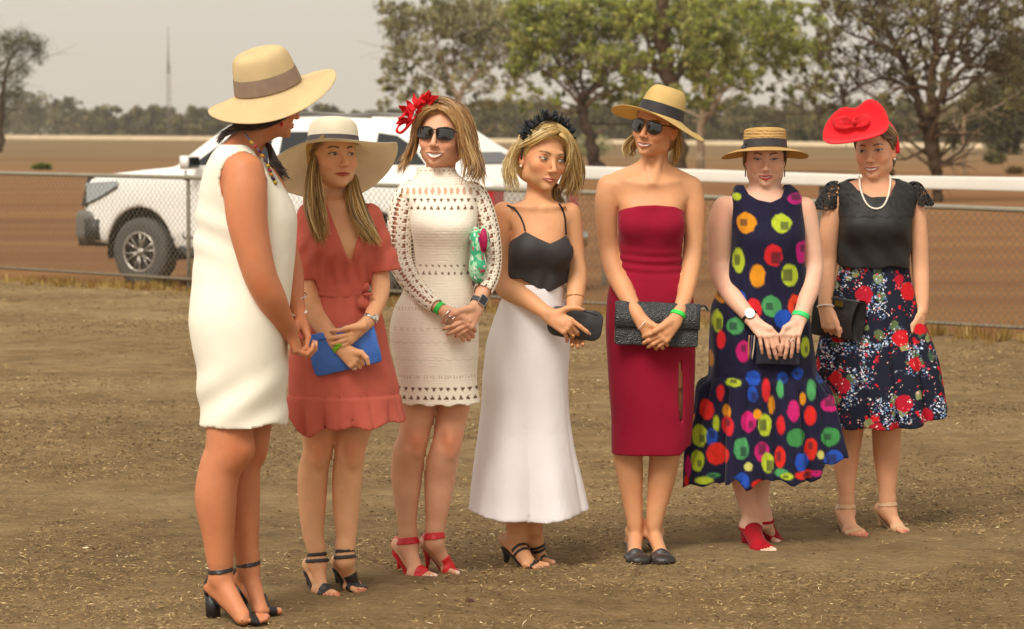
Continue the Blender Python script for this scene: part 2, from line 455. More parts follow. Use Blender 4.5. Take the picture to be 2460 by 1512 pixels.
# ---- dead grass and straw lying on the ground (nobody could count it)
def straw(n, y0, y1, ln, wd, bright, seed):
    r = np.random.default_rng(seed)
    y = np.exp(r.uniform(np.log(y0), np.log(y1), n)); x = r.uniform(-1, 1, n) * (0.19 * y + 0.15)
    d = (x - fl0[0]) * fnor[0] + (y - fl0[1]) * fnor[1]; k = d < 0.9; x, y = x[k], y[k]; n = len(x)
    P0 = np.stack([x, y, np.zeros(n)], -1)
    dens = fbm(P0, 1.1, 3); k = r.random(n) < np.clip((dens - 0.40) * 5.0, 0.10, 1); x, y, P0 = x[k], y[k], P0[k]; n = len(x)
    z = ground_h(x, y) + 0.002
    a = r.uniform(0, np.pi * 2, n); L = ln * r.uniform(0.4, 1.5, n); w = wd * r.uniform(0.6, 1.4, n) * (y / 11)
    el = r.normal(0.10, 0.22, n); d3 = np.stack([np.cos(a) * np.cos(el), np.sin(a) * np.cos(el), np.abs(np.sin(el))], -1) * L[:, None]
    sd_ = np.stack([-np.sin(a), np.cos(a), r.normal(0, .5, n)], -1) * w[:, None]
    c = np.stack([x, y, z], -1); bend = np.stack([sd_[:, 0] * 3, sd_[:, 1] * 3, L * .06], -1)
    V = np.stack([c - sd_, c + d3 * .45 + bend - sd_, c + d3, c + d3 * .5 + bend + sd_], 1).reshape(-1, 3)
    i = np.arange(n)[:, None] * 4
    pal = lin('#d8c692') * 0, 
    cols = np.array([lin(c_) for c_ in ('#c6ab79', '#ac8f60', '#91744b', '#705739', '#4d3b28', '#d8c69c')])
    pr = np.array([.20, .30, .26, .14, .07, .03]) if bright else np.array([.10, .22, .30, .22, .15, .01])
    C = cols[r.choice(6, n, p=pr)] * r.uniform(.7, 1.15, n)[:, None] * (0.35 + 1.25 * fbm(P0 + 3, .55, 3))[:, None]
    q = i + np.array([[0, 1, 2, 3]])
    return V, q, q, np.repeat(C, 4, 0)
def build_straw():
    VV, FF, CC, n = [], [], [], 0
    for args in [(90000, 8.6, 36, 0.024, 0.0015, False, 1), (52000, 8.6, 36, 0.028, 0.0012, True, 2), (20000, 8.6, 17, 0.014, 0.0024, False, 5)]:
        V, q, t, C = straw(*args)
        VV.append(V); CC.append(C)
        FF.append(q + n); n += len(V)
    return np.vstack(VV), np.vstack(FF), np.vstack(CC)
m_straw = mat('straw', attr=True, rough=0.9, spec=0.2)
V, Fc, C = build_straw()
tag(mesh_obj('straw_litter', V, Fc, m_straw, col=C, smooth=False), 'dead grass and straw litter trodden over the bare dirt', 'straw', kind='stuff')

# ---- standing dry grass along the fence foot
def tufts():
    r = np.random.default_rng(11); V = []; C = []
    spots = []
    for i in range(520):
        t = r.uniform(-0.3, 1.25); off = r.normal(0, 0.22)
        if off > .5: continue
        p = fl0 + (fl1 - fl0) * t + fnor * off
        u_, v_ = proj(np.array([[p[0], p[1], 0]]))
        big = 1.0
        h = 0.05 + 0.05 * r.random()
        if u_[0] < 480: h += 0.05 * r.random()
        if 2180 < u_[0] < 2460 and r.random() < .5: h = r.uniform(.08, .2)
        spots.append((p, h))
    for u_, hh in ((2300, .3), (2318, .26), (2380, .2), (2400, .22), (2455, .3), (2440, .26), (1180, .16), (2345, .2), (2200, .12), (1700, .14)):
        p = G(u_, 775 if u_ > 1000 else 715); t = ((p - fl0) @ fdir); p = fl0 + fdir * t - fnor * .1
        p = p + 0 * p; spots.append((p, hh))
        spots.append((p + [.06, .05, 0], hh * .7))
    for p, h in spots:
        g = float(ground_h(np.array([p[0]]), np.array([p[1]]))[0]); nb = int(9 + h * 90)
        cc = lin('#c2a663') if r.random() < .6 else lin('#a07c43')
        for j in range(nb):
            a = r.uniform(0, 6.28); s = r.uniform(0, .05); b = np.array([p[0] + math.cos(a) * s, p[1] + math.sin(a) * s, g])
            L_ = h * r.uniform(.45, 1.1); ln_ = r.uniform(.1, .65); tip = b + np.array([math.cos(a) * ln_ * L_, math.sin(a) * ln_ * L_, L_ * math.sqrt(1 - min(ln_ ** 2, .8))])
            w = .003; sdv = np.array([-math.sin(a), math.cos(a), 0]) * w; sx = np.array([w, 0, 0])
            V += [b - sx - sdv, b + sx + sdv, tip]; c = cc * r.uniform(.65, 1.15); C += [c, c, c]
    V = np.array(V); return V, np.arange(len(V)).reshape(-1, 3), np.array(C)
V, Fc, C = tufts()
tag(mesh_obj('dry_grass', V, Fc, m_straw, col=C, smooth=False), 'standing yellow dry grass along the foot of the wire fence', 'grass', kind='stuff')

# ---- clods of dung and small pale stones on the dirt
m_clod = mat('dry_dung', lin('#4a3016'), 0.95, bump=[(90, .8)], var=.3, varscale=60)
m_stone = mat('pale_stone', lin('#d8c8a8'), 0.85)
def blob(name, c, r, m, seed, label, cat, squash=.6):
    rr = np.random.default_rng(seed)
    mb = MB(); prims = []
    for i in range(14): 
        q = np.array([rr.normal(0, r * .5), rr.normal(0, r * .4), abs(rr.normal(0, r * .2))]) + c
        prims.append(ell(q, np.array([1, .9, squash]) * r * rr.uniform(.25, .5), k=r * .1))
    V, Q = solid(prims, max(r / 14, .0012)); o = mesh_obj(name, V, Q, m, origin=c); tag(o, label, cat); return o
blob('dung_clod', G(1130, 1454), .034, m_clod, 3, 'dark brown dung clod lying on the dirt below the red sandals', 'dung')
for i, (u_, v_, r_, lb) in enumerate([(1436, 915, .012, 'small pale stone on the dirt left of the maroon dress'), (1660, 1583 / 1.058, .008, 'small round white pebble at the bottom edge of the dirt'),
                                      (205, 1318, .009, 'small pale pebble on the dirt far left of the black block heels'), (895, 1385, .009, 'tiny pale stone right of the black double-strap sandals')]):
    blob('stone', G(u_, v_), r_, m_stone, 20 + i, lb, 'stone')

# ================================================================== CHAIN-LINK FENCE
m_galv = mat('weathered_galvanised', lin('#857d6c'), 0.7, var=.25, varscale=9)
m_galv2 = mat('rusty_wire', lin('#766a56'), 0.8, var=.35, varscale=14)
def fence_pt(u, v):
    """point in the fence plane seen at u,v"""
    xc = (u - 1230) / F; yc = -(v - 756) / F
    d = np.array([xc, CT + yc * ST, yc * CT - ST]); o = np.array([0, 0, CAM_Z])
    t = ((fl0 - o) @ fnor) / (d @ fnor); return o + d * t
top_pts = [(-150, 412), (0, 416), (465, 427.5), (760, 440), (1420, 463), (1900, 483), (2460, 505), (2640, 512)]
bot_pts = [(-150, 636), (0, 643), (465, 672), (1420, 728), (2334, 781), (2640, 797)]
top3 = np.array([fence_pt(*p) for p in top_pts]); bot3 = np.array([fence_pt(*p) for p in bot_pts])
fence = thing('chain_link_fence', fl0, 'low galvanised chain link fence running behind the row of women', 'fence')
mb = MB(); P = catmull(top3, 60); mb.tube(P, 0.021, 10); mb.build('top_rail', m_galv, fence)
mb = MB(); P = catmull(bot3, 60); mb.tube(P, 0.014, 8); mb.build('bottom_rail', m_galv2, fence)
def fz(P3, s):   # height of a rail at distance s along the fence
    S = (P3 - fl0) @ fdir; return np.interp(s, S, P3[:, 2])
# lacing wire wound round the bottom rail and the top rail
def lacing(P3, name, r, pitch, rw):
    S = (P3 - fl0) @ fdir; s = np.arange(S[0], S[-1], pitch / 6); ph = s / pitch * 2 * np.pi
    Q = fl0 + fdir * s[:, None] + fnor * (np.sin(ph) * r)[:, None]; Q[:, 2] = fz(P3, s) + np.cos(ph) * r
    m_ = MB(); m_.tube(Q, rw, 4); o = m_.build(name, m_galv2, fence); return o
lacing(bot3, 'lacing_wire', .017, .052, .0035)
# posts
for i, (u_, extra) in enumerate([(449, .0), (1000, 0), (1520, 0), (1990, 0), (-90, 0)]):
    p = fence_pt(u_, np.interp(u_, [p[0] for p in bot_pts], [p[1] for p in bot_pts])); s = (p - fl0) @ fdir
    zt = fz(top3, s); base = fl0 + fdir * s + fnor * .026; base[2] = -0.1
    mb = MB(); tp = base.copy(); tp[2] = zt + (.0 if u_ != 1990 else .12)
    mb.tube([base, tp], .0215, 12)
    mb.build('post', m_galv, fence)
    mb = MB(); c = tp.copy(); c[2] = zt; mb.tube([c + fdir * -.03 - fnor * .012, c + fdir * .03 - fnor * .012], .03, 10); mb.build('rail_clamp', m_galv, fence)
p = fence_pt(1735, 472); s = (p - fl0) @ fdir; b0 = fl0 + fdir * (s + .14) + fnor * .9; b0[2] = .55
mb = MB(); t0 = fl0 + fdir * (s - .08) + fnor * .75; t0[2] = fz(top3, s) + .14; mb.tube([b0, t0], .014, 8); mb.build('stay', mat('dark_steel', lin('#4a4640'), .6), fence)
# mesh: zig-zag wires, diamonds about 60 mm
def chain_mesh():
    S0, S1 = (top3[0] - fl0) @ fdir, (top3[-1] - fl0) @ fdir
    w = 0.036; r = 0.0032; V, Fc = [], []; n = 0
    s = S0; k = 0; th = np.array([0, 2.094, 4.189])
    while s < S1:
        zt, zb = fz(top3, s) - .012, fz(bot3, s) + .004
        nn = max(int(round((zt - zb) / w)), 2); z = np.linspace(zb, zt, nn + 1)
        x = s + np.where(np.arange(nn + 1) % 2 == (0 if k % 2 == 0 else 1), -w / 2, w / 2) + rng.normal(0, .0015, nn + 1)
        y = np.where(np.arange(nn + 1) % 2 == 0, .0022, -.0022)
        Q = fl0 + fdir * x[:, None] + fnor * y[:, None]; Q[:, 2] = z
        ring = (fdir[None] * np.cos(th)[:, None] + fnor[None] * np.sin(th)[:, None]) * r
        VV = (Q[:, None] + ring[None]).reshape(-1, 3); V.append(VV)
        i = np.arange(nn)[:, None] * 3 + np.arange(3)[None]; j = np.arange(nn)[:, None] * 3 + (np.arange(3)[None] + 1) % 3
        Fc.append(np.stack([i, j, j + 3, i + 3], -1).reshape(-1, 4) + n); n += len(VV); s += w; k += 1
    return np.vstack(V), np.vstack(Fc)
V, Fc = chain_mesh()
tag(mesh_obj('wire_mesh', V, Fc, m_galv2, fence, smooth=False), kind='stuff')

# ================================================================== WHITE RUNNING RAIL
m_rail = mat('white_rail_plastic', lin('#dcd6ca'), 0.6, var=.10, varscale=3)
ra, rb = G(1380, 560, GZ), G(2640, 620, GZ)
def rail_pt(u, v, Y): return U(u, v, Y)
YA, YB = 32.5, 27.5
rail = thing('running_rail', G(1900, 590, GZ), 'long white racecourse running rail beyond the wire fence', 'rail')
mb = MB()
def rail_y(u): return YA + (YB - YA) * (u - 1380) / (2640 - 1380)
sec = []
for u_ in np.linspace(1345, 2640, 30):
    vt = np.interp(u_, [1380, 1700, 2124, 2460], [399, 408, 422, 426.5]); vb = np.interp(u_, [1380, 1700, 2124, 2460], [431, 438, 452, 461.5])
    if u_ > 2460: vt += (u_ - 2460) * .025; vb += (u_ - 2460) * .03
    a, b = U(u_, vt, rail_y(u_)), U(u_, vb, rail_y(u_)); c = (a + b) / 2; h = (a[2] - b[2]) / 2
    th = np.arange(14) * 2 * np.pi / 14
    e = np.sign(np.cos(th)) * np.abs(np.cos(th)) ** .6
    sec.append(np.stack([np.full(14, c[0]), c[1] + np.sign(np.sin(th)) * np.abs(np.sin(th)) ** .35 * .028, c[2] + np.sign(np.cos(th)) * np.abs(np.cos(th)) ** .45 * h], 1))
sec = np.array(sec); Fc = []
for i in range(29):
    for j in range(14): k = (j + 1) % 14; Fc.append([i * 14 + j, i * 14 + 14 + j, i * 14 + 14 + k, i * 14 + k])
mb.add(sec.reshape(-1, 3), Fc); mb.build('rail_beam', m_rail, rail)
m_post2 = mat('grey_rail_post', lin('#77766b'), .6)
for u_ in (1450, 1976, 2500):
    y = rail_y(u_); a = U(u_, np.interp(u_, [1380, 2460], [436, 455]), y); f = a.copy(); f[1] += .28; f[2] = GZ - .1; f[0] += .02
    mb = MB(); m1 = a.copy(); m1[1] += .12; m1[2] -= .02
    mb.tube(catmull([a, m1, a * .5 + f * .5 + [0, .12, .1], f], 12), .026, 10); mb.build('rail_post', m_post2, rail)

# ================================================================== RADIO MAST
m_mast = mat('mast_steel', lin('#8d827a'), .6)
mast = G(405, 322.5, GZ); mast = U(405, 255, 620.0); mast[2] = GZ
ms = thing('radio_mast', mast, 'thin lattice radio mast rising far beyond the left tree line', 'mast')
H = U(405, 65, 620.0)[2]
mb = MB()
for k in range(3):
    a = 2.1 * k; w0 = .5
    mb.tube([[mast[0] + math.cos(a) * w0, mast[1] + math.sin(a) * w0, GZ], [mast[0] + math.cos(a) * .4, mast[1] + math.sin(a) * .4, H - 8]], .075, 4)
nst = 34
for j in range(nst):
    z0, z1 = GZ + (H - 8) * j / nst, GZ + (H - 8) * (j + 1) / nst; k = j % 3; a, b = 2.1 * k, 2.1 * (k + 1); w = .5 - .1 * j / nst
    mb.tube([[mast[0] + math.cos(a) * w, mast[1] + math.sin(a) * w, z0], [mast[0] + math.cos(b) * w, mast[1] + math.sin(b) * w, z1]], .06, 4)
mb.build('lattice', m_mast, ms)
mb = MB(); mb.tube([[mast[0], mast[1], H - 10], [mast[0], mast[1], H]], [.22, .12], 6); mb.build('antenna', m_mast, ms)

# ================================================================== TREES
m_bark = mat('bark', attr=True, rough=.95, spec=.2, bump=[(6, .6)], var=.25, varscale=3)
m_leaf = mat('leaf', attr=True, rough=.7, spec=.3, transl=.35)
def leaf_cloud(clumps, seed, cols, size, mult=1.0, spread=.26):
    """clumps: (centre, radii, count); small crossed leaf sprays thrown through each clump"""
    r = np.random.default_rng(seed); V, Q, C = [], [], []; n = 0
    for c, rad, cnt in clumps:
        c = np.asarray(c); rad = np.asarray(rad)
        d = r.normal(size=(cnt, 3)); d /= np.linalg.norm(d, axis=1)[:, None]; d *= (r.random(cnt) ** (1 / 2.2))[:, None]
        cnt2 = int(cnt * mult); d = r.normal(size=(cnt2, 3)); d /= np.linalg.norm(d, axis=1)[:, None]; d *= (r.random(cnt2) ** .45)[:, None]; cnt = cnt2
        # sub-clumps so that gaps open
        k = max(cnt // 20, 3); sc_ = r.normal(size=(k, 3)); sc_ /= np.linalg.norm(sc_, axis=1)[:, None]; sc_ *= (r.random(k) ** .4)[:, None]
        which = r.integers(0, k, cnt); p = c + (sc_[which] * .92 + d * spread * (.5 + 1.2 * r.random(k))[which][:, None]) * rad
        p[:, 2] -= np.abs(r.normal(0, .05, cnt)) * rad[2]
        a = r.normal(size=(cnt, 3)); a /= np.linalg.norm(a, axis=1)[:, None]; a[:, 2] -= .6; a /= np.linalg.norm(a, axis=1)[:, None]
        b = np.cross(a, r.normal(size=(cnt, 3))); b /= np.linalg.norm(b, axis=1)[:, None]
        s = size * r.uniform(.55, 1.4, cnt)[:, None]
        V.append(np.stack([p - b * s * .28, p + a * s, p + b * s * .28, p - a * s], 1).reshape(-1, 3))
        Q.append(np.arange(cnt * 4).reshape(-1, 4) + n); n += cnt * 4
        ci = r.integers(0, len(cols), k)[which]
        cc = np.array(cols)[ci] * r.uniform(.6, 1.3, cnt)[:, None] * (.75 + .5 * r.random(k))[which][:, None]
        C.append(np.repeat(cc, 4, 0))
    return np.vstack(V), np.vstack(Q), np.vstack(C)
def limbs(mb, polys, cols, Y, seed, twigs=0):
    r = np.random.default_rng(seed)
    for pl in polys:
        P = np.array([U(p[0], p[1], Y + (p[3] if len(p) > 3 else 0)) for p in pl]); R = np.array([p[2] for p in pl]) / F * Y / 2 * .84
        n = max(4 * len(P), 6); Q = catmull(P, n); t = np.linspace(0, 1, n); Rr = np.interp(t, np.linspace(0, 1, len(R)), R)
        Q[1:-1] += r.normal(0, 1, (n - 2, 3)) * Rr[1:-1, None] * .25
        mb.tube(Q, Rr, 7, cols[int(r.integers(len(cols)))])
        for j in range(twigs):
            i = int(r.integers(n // 3, n)); L_ = r.uniform(.5, 1.7) * Y / 75; d = r.normal(size=3) * [1, .7, .5] + [0, 0, .5]; d /= np.linalg.norm(d)
            e = Q[i] + d * L_; m_ = (Q[i] + e) / 2 + r.normal(0, .1, 3) * L_
            mb.tube(catmull([Q[i], m_, e], 5), np.linspace(min(Rr[i] * .5, .05), .008, 5), 4, cols[int(r.integers(len(cols)))])
            for q in range(2):
                d2 = d + r.normal(0, .6, 3); d2 /= np.linalg.norm(d2); e2 = m_ + d2 * L_ * .6
                mb.tube([m_, e2], [.012, .006], 3, cols[0])
def tree(name, label, base, polys, clumps, leafcols, barkcols, size, seed, twigs=0, group=None, cat='tree', depth=2.5, veil=None):
    g = G(base[0], base[1], GZ); Y = g[1]
    o = thing(name, g, label, cat, group)
    mb = MB(); limbs(mb, polys, barkcols, Y, seed, twigs); mb.build('trunk', m_bark, o)
    cl = []
    rr = np.random.default_rng(seed + 50)
    for (u_, v_, ru, rv, cnt) in clumps:
        cl.append((U(u_, v_ + 6, Y + rr.normal(0, depth * .5)), (ru / F * Y, max(ru / F * Y * .8, .5), rv * 1.25 / F * Y), int(cnt * (.46 if veil else .8))))
    if veil:                                   # thin hanging sprays under and around the crown
        a_, b_, c_, d_, nn = veil
        for j in range(nn):
            uu = rr.uniform(a_, c_); vv = b_ + (d_ - b_) * rr.random() ** 1.5; q = rr.uniform(9, 26)
            cl.append((U(uu, vv, Y + rr.normal(0, depth * .6)), (q / F * Y, q / F * Y, q * rr.uniform(.5, 1.3) / F * Y), int(rr.integers(25, 70))))
    V, Q, C = leaf_cloud(cl, seed, leafcols, size * .66, 1.55, .36)
    mesh_obj('crown', V, Q, m_leaf, o, col=C, smooth=False)
    return o
gl = lambda *a: [lin(x) for x in a]
BR1 = gl('#5b493a', '#6c5643', '#7d6653', '#46382c'); BR2 = gl('#4a3a2b', '#594735', '#6c5643'); PALE = gl('#a58c72', '#8d755c', '#b8a086')
OL1 = gl('#8a8660', '#99946a', '#a8a274', '#797550', '#b3ad80'); GR = gl('#878e48', '#9ea44e', '#b0b25a', '#727a48', '#918f56', '#b0ac68'); DK = gl('#5c5836', '#6b6540', '#4d4a30', '#7c7248')

# leftmost eucalypt (part of its crown in frame)
tree('eucalyptus_tree', 'round-crowned dark eucalypt cut by the left edge of the picture', (-2, 366),
     [[(-2, 368, 26), (2, 320, 18), (5, 260, 15), (10, 200, 12), (20, 150, 9), (50, 110, 5)], [(5, 250, 9), (-20, 190, 8), (-40, 130, 5)], [(12, 190, 8), (50, 160, 5), (90, 130, 3)]],
     [(10, 95, 60, 30, 1500), (62, 100, 50, 32, 1500), (95, 125, 22, 26, 400), (-30, 140, 60, 50, 1500), (35, 160, 45, 28, 900), (20, 215, 40, 38, 1300), (5, 275, 24, 40, 600)], gl('#55512f', '#66603a', '#474427', '#746d45'), BR2, .16, 101, 5)
# grey-green tree behind the woman with the red bows
tree('gum_tree', 'dull grey-green gum tree with pale forked limbs, left of the bright green tree', (1150, 400),
     [[(1150, 402, 30), (1140, 340, 26), (1105, 250, 24), (1092, 215, 18)], [(1098, 232, 13), (1125, 200, 10), (1165, 150, 8), (1200, 90, 5), (1215, 40, 3)], [(1095, 228, 12), (1082, 190, 9), (1050, 120, 7), (1040, 60, 4)],
      [(1093, 220, 10), (1075, 200, 7), (1020, 170, 5), (985, 130, 3)], [(1105, 215, 9), (1140, 190, 8), (1200, 150, 5), (1240, 110, 3)], [(1088, 205, 8), (1090, 150, 6), (1110, 90, 5), (1120, 30, 3)]],
     [(960, 55, 42, 34, 1300), (1010, 40, 52, 36, 1500), (1085, 30, 60, 42, 1900), (1160, 35, 70, 50, 2300), (1220, 70, 50, 50, 1300), (1150, 95, 66, 35, 1300), (955, 115, 32, 40, 650), (1010, 105, 45, 30, 700),
      (945, 175, 26, 42, 420), (985, 190, 26, 34, 260), (1085, 130, 40, 32, 500), (1225, 150, 40, 40, 500), (1030, 215, 22, 30, 130), (1190, -20, 90, 30, 1200)], OL1, PALE, .17, 102, 9, veil=(915, 5, 1275, 255, 230))
# bright green tree over the middle
tree('gum_tree', 'bright yellow-green gum tree overhanging the middle of the group', (1440, 420),
     [[(1440, 420, 40), (1420, 340, 34), (1402, 280, 28), (1398, 250, 24)], [(1400, 262, 13), (1370, 225, 9), (1320, 180, 7), (1270, 150, 4)], [(1400, 255, 14), (1415, 215, 12), (1450, 185, 9), (1470, 130, 6)],
      [(1398, 262, 13), (1385, 215, 10), (1345, 160, 8), (1300, 90, 5)], [(1404, 262, 12), (1440, 228, 10), (1500, 215, 9), (1560, 235, 6)], [(1400, 255, 13), (1398, 200, 10), (1380, 130, 8), (1360, 40, 5)], [(1412, 230, 10), (1480, 165, 8), (1540, 160, 6)]],
     [(1330, 50, 80, 42, 2400), (1420, 30, 80, 50, 2800), (1500, 60, 70, 46, 2200), (1380, 100, 70, 34, 1900), (1300, 110, 50, 32, 1100), (1450, 130, 62, 30, 1300), (1260, 150, 40, 24, 450), (1500, 130, 50, 30, 700), (1250, 20, 50, 45, 1100), (1340, 160, 55, 18, 350)], GR, BR1, .17, 103, 12, veil=(1230, 0, 1600, 250, 260))
tree('gum_tree', 'tall thick-trunked gum tree behind the woman in maroon', (1628, 430),
     [[(1628, 430, 54), (1622, 320, 48), (1612, 230, 44), (1600, 150, 42), (1594, 60, 40), (1590, -60, 36)], [(1600, 190, 22), (1570, 150, 17), (1555, 90, 12), (1530, 20, 8)], [(1608, 220, 22), (1640, 160, 18), (1655, 70, 12), (1670, -20, 9)], [(1604, 235, 18), (1560, 200, 14), (1500, 170, 9), (1470, 165, 6)]],
     [(1620, 20, 70, 40, 1800), (1690, 50, 66, 44, 1900), (1740, 90, 56, 36, 1300), (1670, 130, 44, 26, 600), (1530, 20, 70, 34, 1500), (1650, 90, 45, 28, 500)], GR, BR2, .17, 104, 8, veil=(1480, 0, 1770, 260, 170))
tree('gum_tree', 'slender pale-trunked gum tree right of the straw hat with black band', (1684, 415),
     [[(1684, 418, 26), (1682, 360, 23), (1688, 300, 22), (1697, 230, 18), (1703, 165, 13), (1700, 110, 8)], [(1700, 225, 10), (1735, 195, 8), (1790, 160, 5), (1830, 135, 3)], [(1698, 240, 9), (1720, 220, 8), (1745, 215, 5)], [(1702, 170, 8), (1670, 120, 6), (1660, 70, 4)], [(1692, 280, 10), (1725, 240, 8), (1760, 190, 5)]],
     [(1790, 40, 70, 38, 1900), (1850, 60, 60, 40, 1700), (1830, 110, 90, 32, 1900), (1920, 100, 62, 26, 1200), (1950, 120, 48, 22, 700), (1760, 130, 50, 30, 900), (1700, 190, 34, 30, 500), (1770, 175, 60, 18, 500), (1880, 145, 60, 16, 450), (1690, 240, 26, 22, 260)], GR, PALE, .17, 105, 9, veil=(1650, 5, 2000, 245, 220))
# big bare-limbed tree at the right
tree('bare_limbed_tree', 'big dark tree with many bare upswept limbs behind the red saucer hat', (2252, 486),
     [[(2252, 490, 30), (2250, 420, 32), (2244, 380, 40), (2238, 320, 48), (2225, 285, 52)], [(2222, 290, 30), (2205, 240, 24), (2190, 190, 20), (2140, 90, 16), (2090, 10, 11), (2070, -40, 8)], [(2228, 290, 34), (2235, 230, 28), (2240, 180, 26), (2250, 90, 18), (2245, -20, 12)],
      [(2235, 285, 32), (2262, 230, 26), (2272, 190, 18), (2300, 110, 13), (2360, 40, 9), (2420, -20, 6)], [(2200, 235, 14), (2165, 200, 12), (2110, 190, 9), (2050, 215, 7), (2000, 235, 5), (1960, 215, 3)], [(2165, 210, 8), (2120, 235, 7), (2085, 225, 6), (2060, 200, 5), (2020, 150, 4), (1990, 130, 3)],
      [(2195, 200, 14), (2150, 130, 12), (2080, 95, 9), (2020, 70, 5), (1980, 20, 3)], [(2210, 250, 14), (2170, 160, 11), (2130, 60, 8), (2120, -30, 5)], [(2240, 200, 13), (2210, 100, 10), (2190, 20, 7), (2180, -30, 5)], [(2248, 160, 12), (2290, 70, 9), (2310, -20, 6)],
      [(2265, 220, 14), (2320, 160, 11), (2390, 90, 8), (2450, 20, 5)], [(2262, 250, 12), (2310, 220, 9), (2370, 170, 7), (2440, 130, 4)], [(2140, 95, 9), (2060, 40, 6), (2000, -10, 4)], [(2280, 150, 8), (2330, 60, 6), (2370, -20, 4)], [(2050, 215, 4), (1990, 260, 3), (1960, 290, 2)]],
     [(2050, 20, 60, 24, 420), (2120, 45, 60, 30, 420), (2200, 20, 70, 30, 520), (2300, 50, 60, 40, 560), (2400, 40, 70, 46, 900), (2420, 130, 55, 50, 700), (2100, 130, 60, 30, 330), (2340, 140, 50, 34, 420), (2010, 90, 40, 26, 220), (2200, 100, 60, 40, 300), (2440, 220, 50, 60, 700), (2360, 230, 40, 40, 300)],
     gl('#6c6342', '#7c7249', '#8a8156', '#5c5338'), BR2, .10, 106, 26, cat='tree', veil=(1960, 0, 2480, 260, 150))
tree('dark_tree', 'dark dense tree filling the far right edge behind the bare limbs', (2440, 372),
     [[(2440, 374, 22), (2436, 300, 18), (2430, 220, 14), (2420, 150, 8)], [(2434, 260, 9), (2400, 210, 6)], [(2434, 240, 9), (2470, 180, 6)]],
     [(2430, 150, 60, 60, 2300), (2380, 230, 60, 50, 2000), (2450, 250, 50, 60, 2300), (2340, 280, 50, 40, 1500), (2420, 320, 60, 36, 1500), (2480, 150, 40, 80, 1400), (2300, 300, 36, 40, 900)], DK, BR2, .34, 107, 3)
tree('thin_tree', 'thin dead-looking tree trunk standing right of the big bare-limbed tree', (2318, 420),
     [[(2318, 421, 14), (2316, 380, 10), (2312, 330, 8), (2318, 270, 6), (2330, 220, 4)], [(2314, 330, 5), (2290, 290, 3)], [(2316, 290, 5), (2345, 250, 3)]],
     [(2325, 235, 26, 24, 160)], DK, PALE, .12, 108, 5)
# bushes standing in the paddock
for i, (u_, vb, ru, rv, lb, cc) in enumerate([(100, 408, 26, 8, 'low green tussock in the paddock above the left fence rail', gl('#6d7a24', '#55621c')),
        (1420, 378, 55, 32, 'round olive shrub in front of the pale track behind the blonde hair', OL1), (2390, 395, 30, 17, 'dark low shrub near the right edge beyond the white rail', DK),
        (2440, 418, 24, 9, 'small brown tussock at the far right beyond the white rail', gl('#6d5433', '#7d6238')), (1365, 366, 30, 22, 'small dark shrub beside the round olive shrub', DK)]):
    g = G(u_, vb, GZ); o = thing('shrub', g, lb, 'shrub', 'low shrubs in the paddock'); Y = g[1]
    c = U(u_, vb - rv * .9, Y)
    V, Q, C = leaf_cloud([(c, (ru / F * Y, ru / F * Y * .8, rv / F * Y), int(500 + ru * 22))], 300 + i, cc, .06 * max(1, Y / 90)); mesh_obj('foliage', V, Q, m_leaf, o, col=C, smooth=False)
    mb = MB(); 
    for j in range(5): a = U(u_ + rng.uniform(-ru, ru) * .4, vb, Y); e = U(u_ + rng.uniform(-ru, ru) * .7, vb - rv, Y); mb.tube([a, e], [.02, .008], 4, BR2[0])
    mb.build('stem', m_bark, o)
# the distant row of trees, each with trunk and crown
far_cols = gl('#69643f', '#7a724b', '#877b52', '#5d583a'); far2 = gl('#6c653e', '#7f764a', '#5e5839', '#8c8153')
rowdata = []
for u_, h_, w_ in [(95, 118, 78), (170, 96, 52), (35, 96, 52), (228, 68, 34), (262, 82, 38), (318, 74, 34), (352, 70, 34), (395, 76, 40), (440, 70, 36), (490, 74, 44), (540, 66, 34), (590, 72, 44), (640, 68, 40), (700, 66, 40), (755, 92, 44), (800, 80, 40), (850, 74, 40), (905, 72, 44), (950, 78, 44), (1000, 74, 44), (1060, 84, 44), (1115, 88, 44)]:
    rowdata.append((u_, h_, w_))
rowdata2 = [(1180, 108, 56), (1245, 112, 56), (1310, 110, 58), (1380, 108, 60), (1450, 112, 60), (1525, 110, 54), (1580, 106, 50), (1650, 100, 50), (1715, 104, 52), (1780, 112, 56), (1835, 88, 50), (1880, 128, 48), (1930, 92, 50), (1985, 96, 46), (2050, 128, 62), (2120, 118, 56), (2180, 124, 56), (2240, 128, 56), (2300, 130, 60), (2370, 140, 60), (2430, 150, 60), (2480, 150, 60), (1960, 76, 40), (2010, 90, 44)]
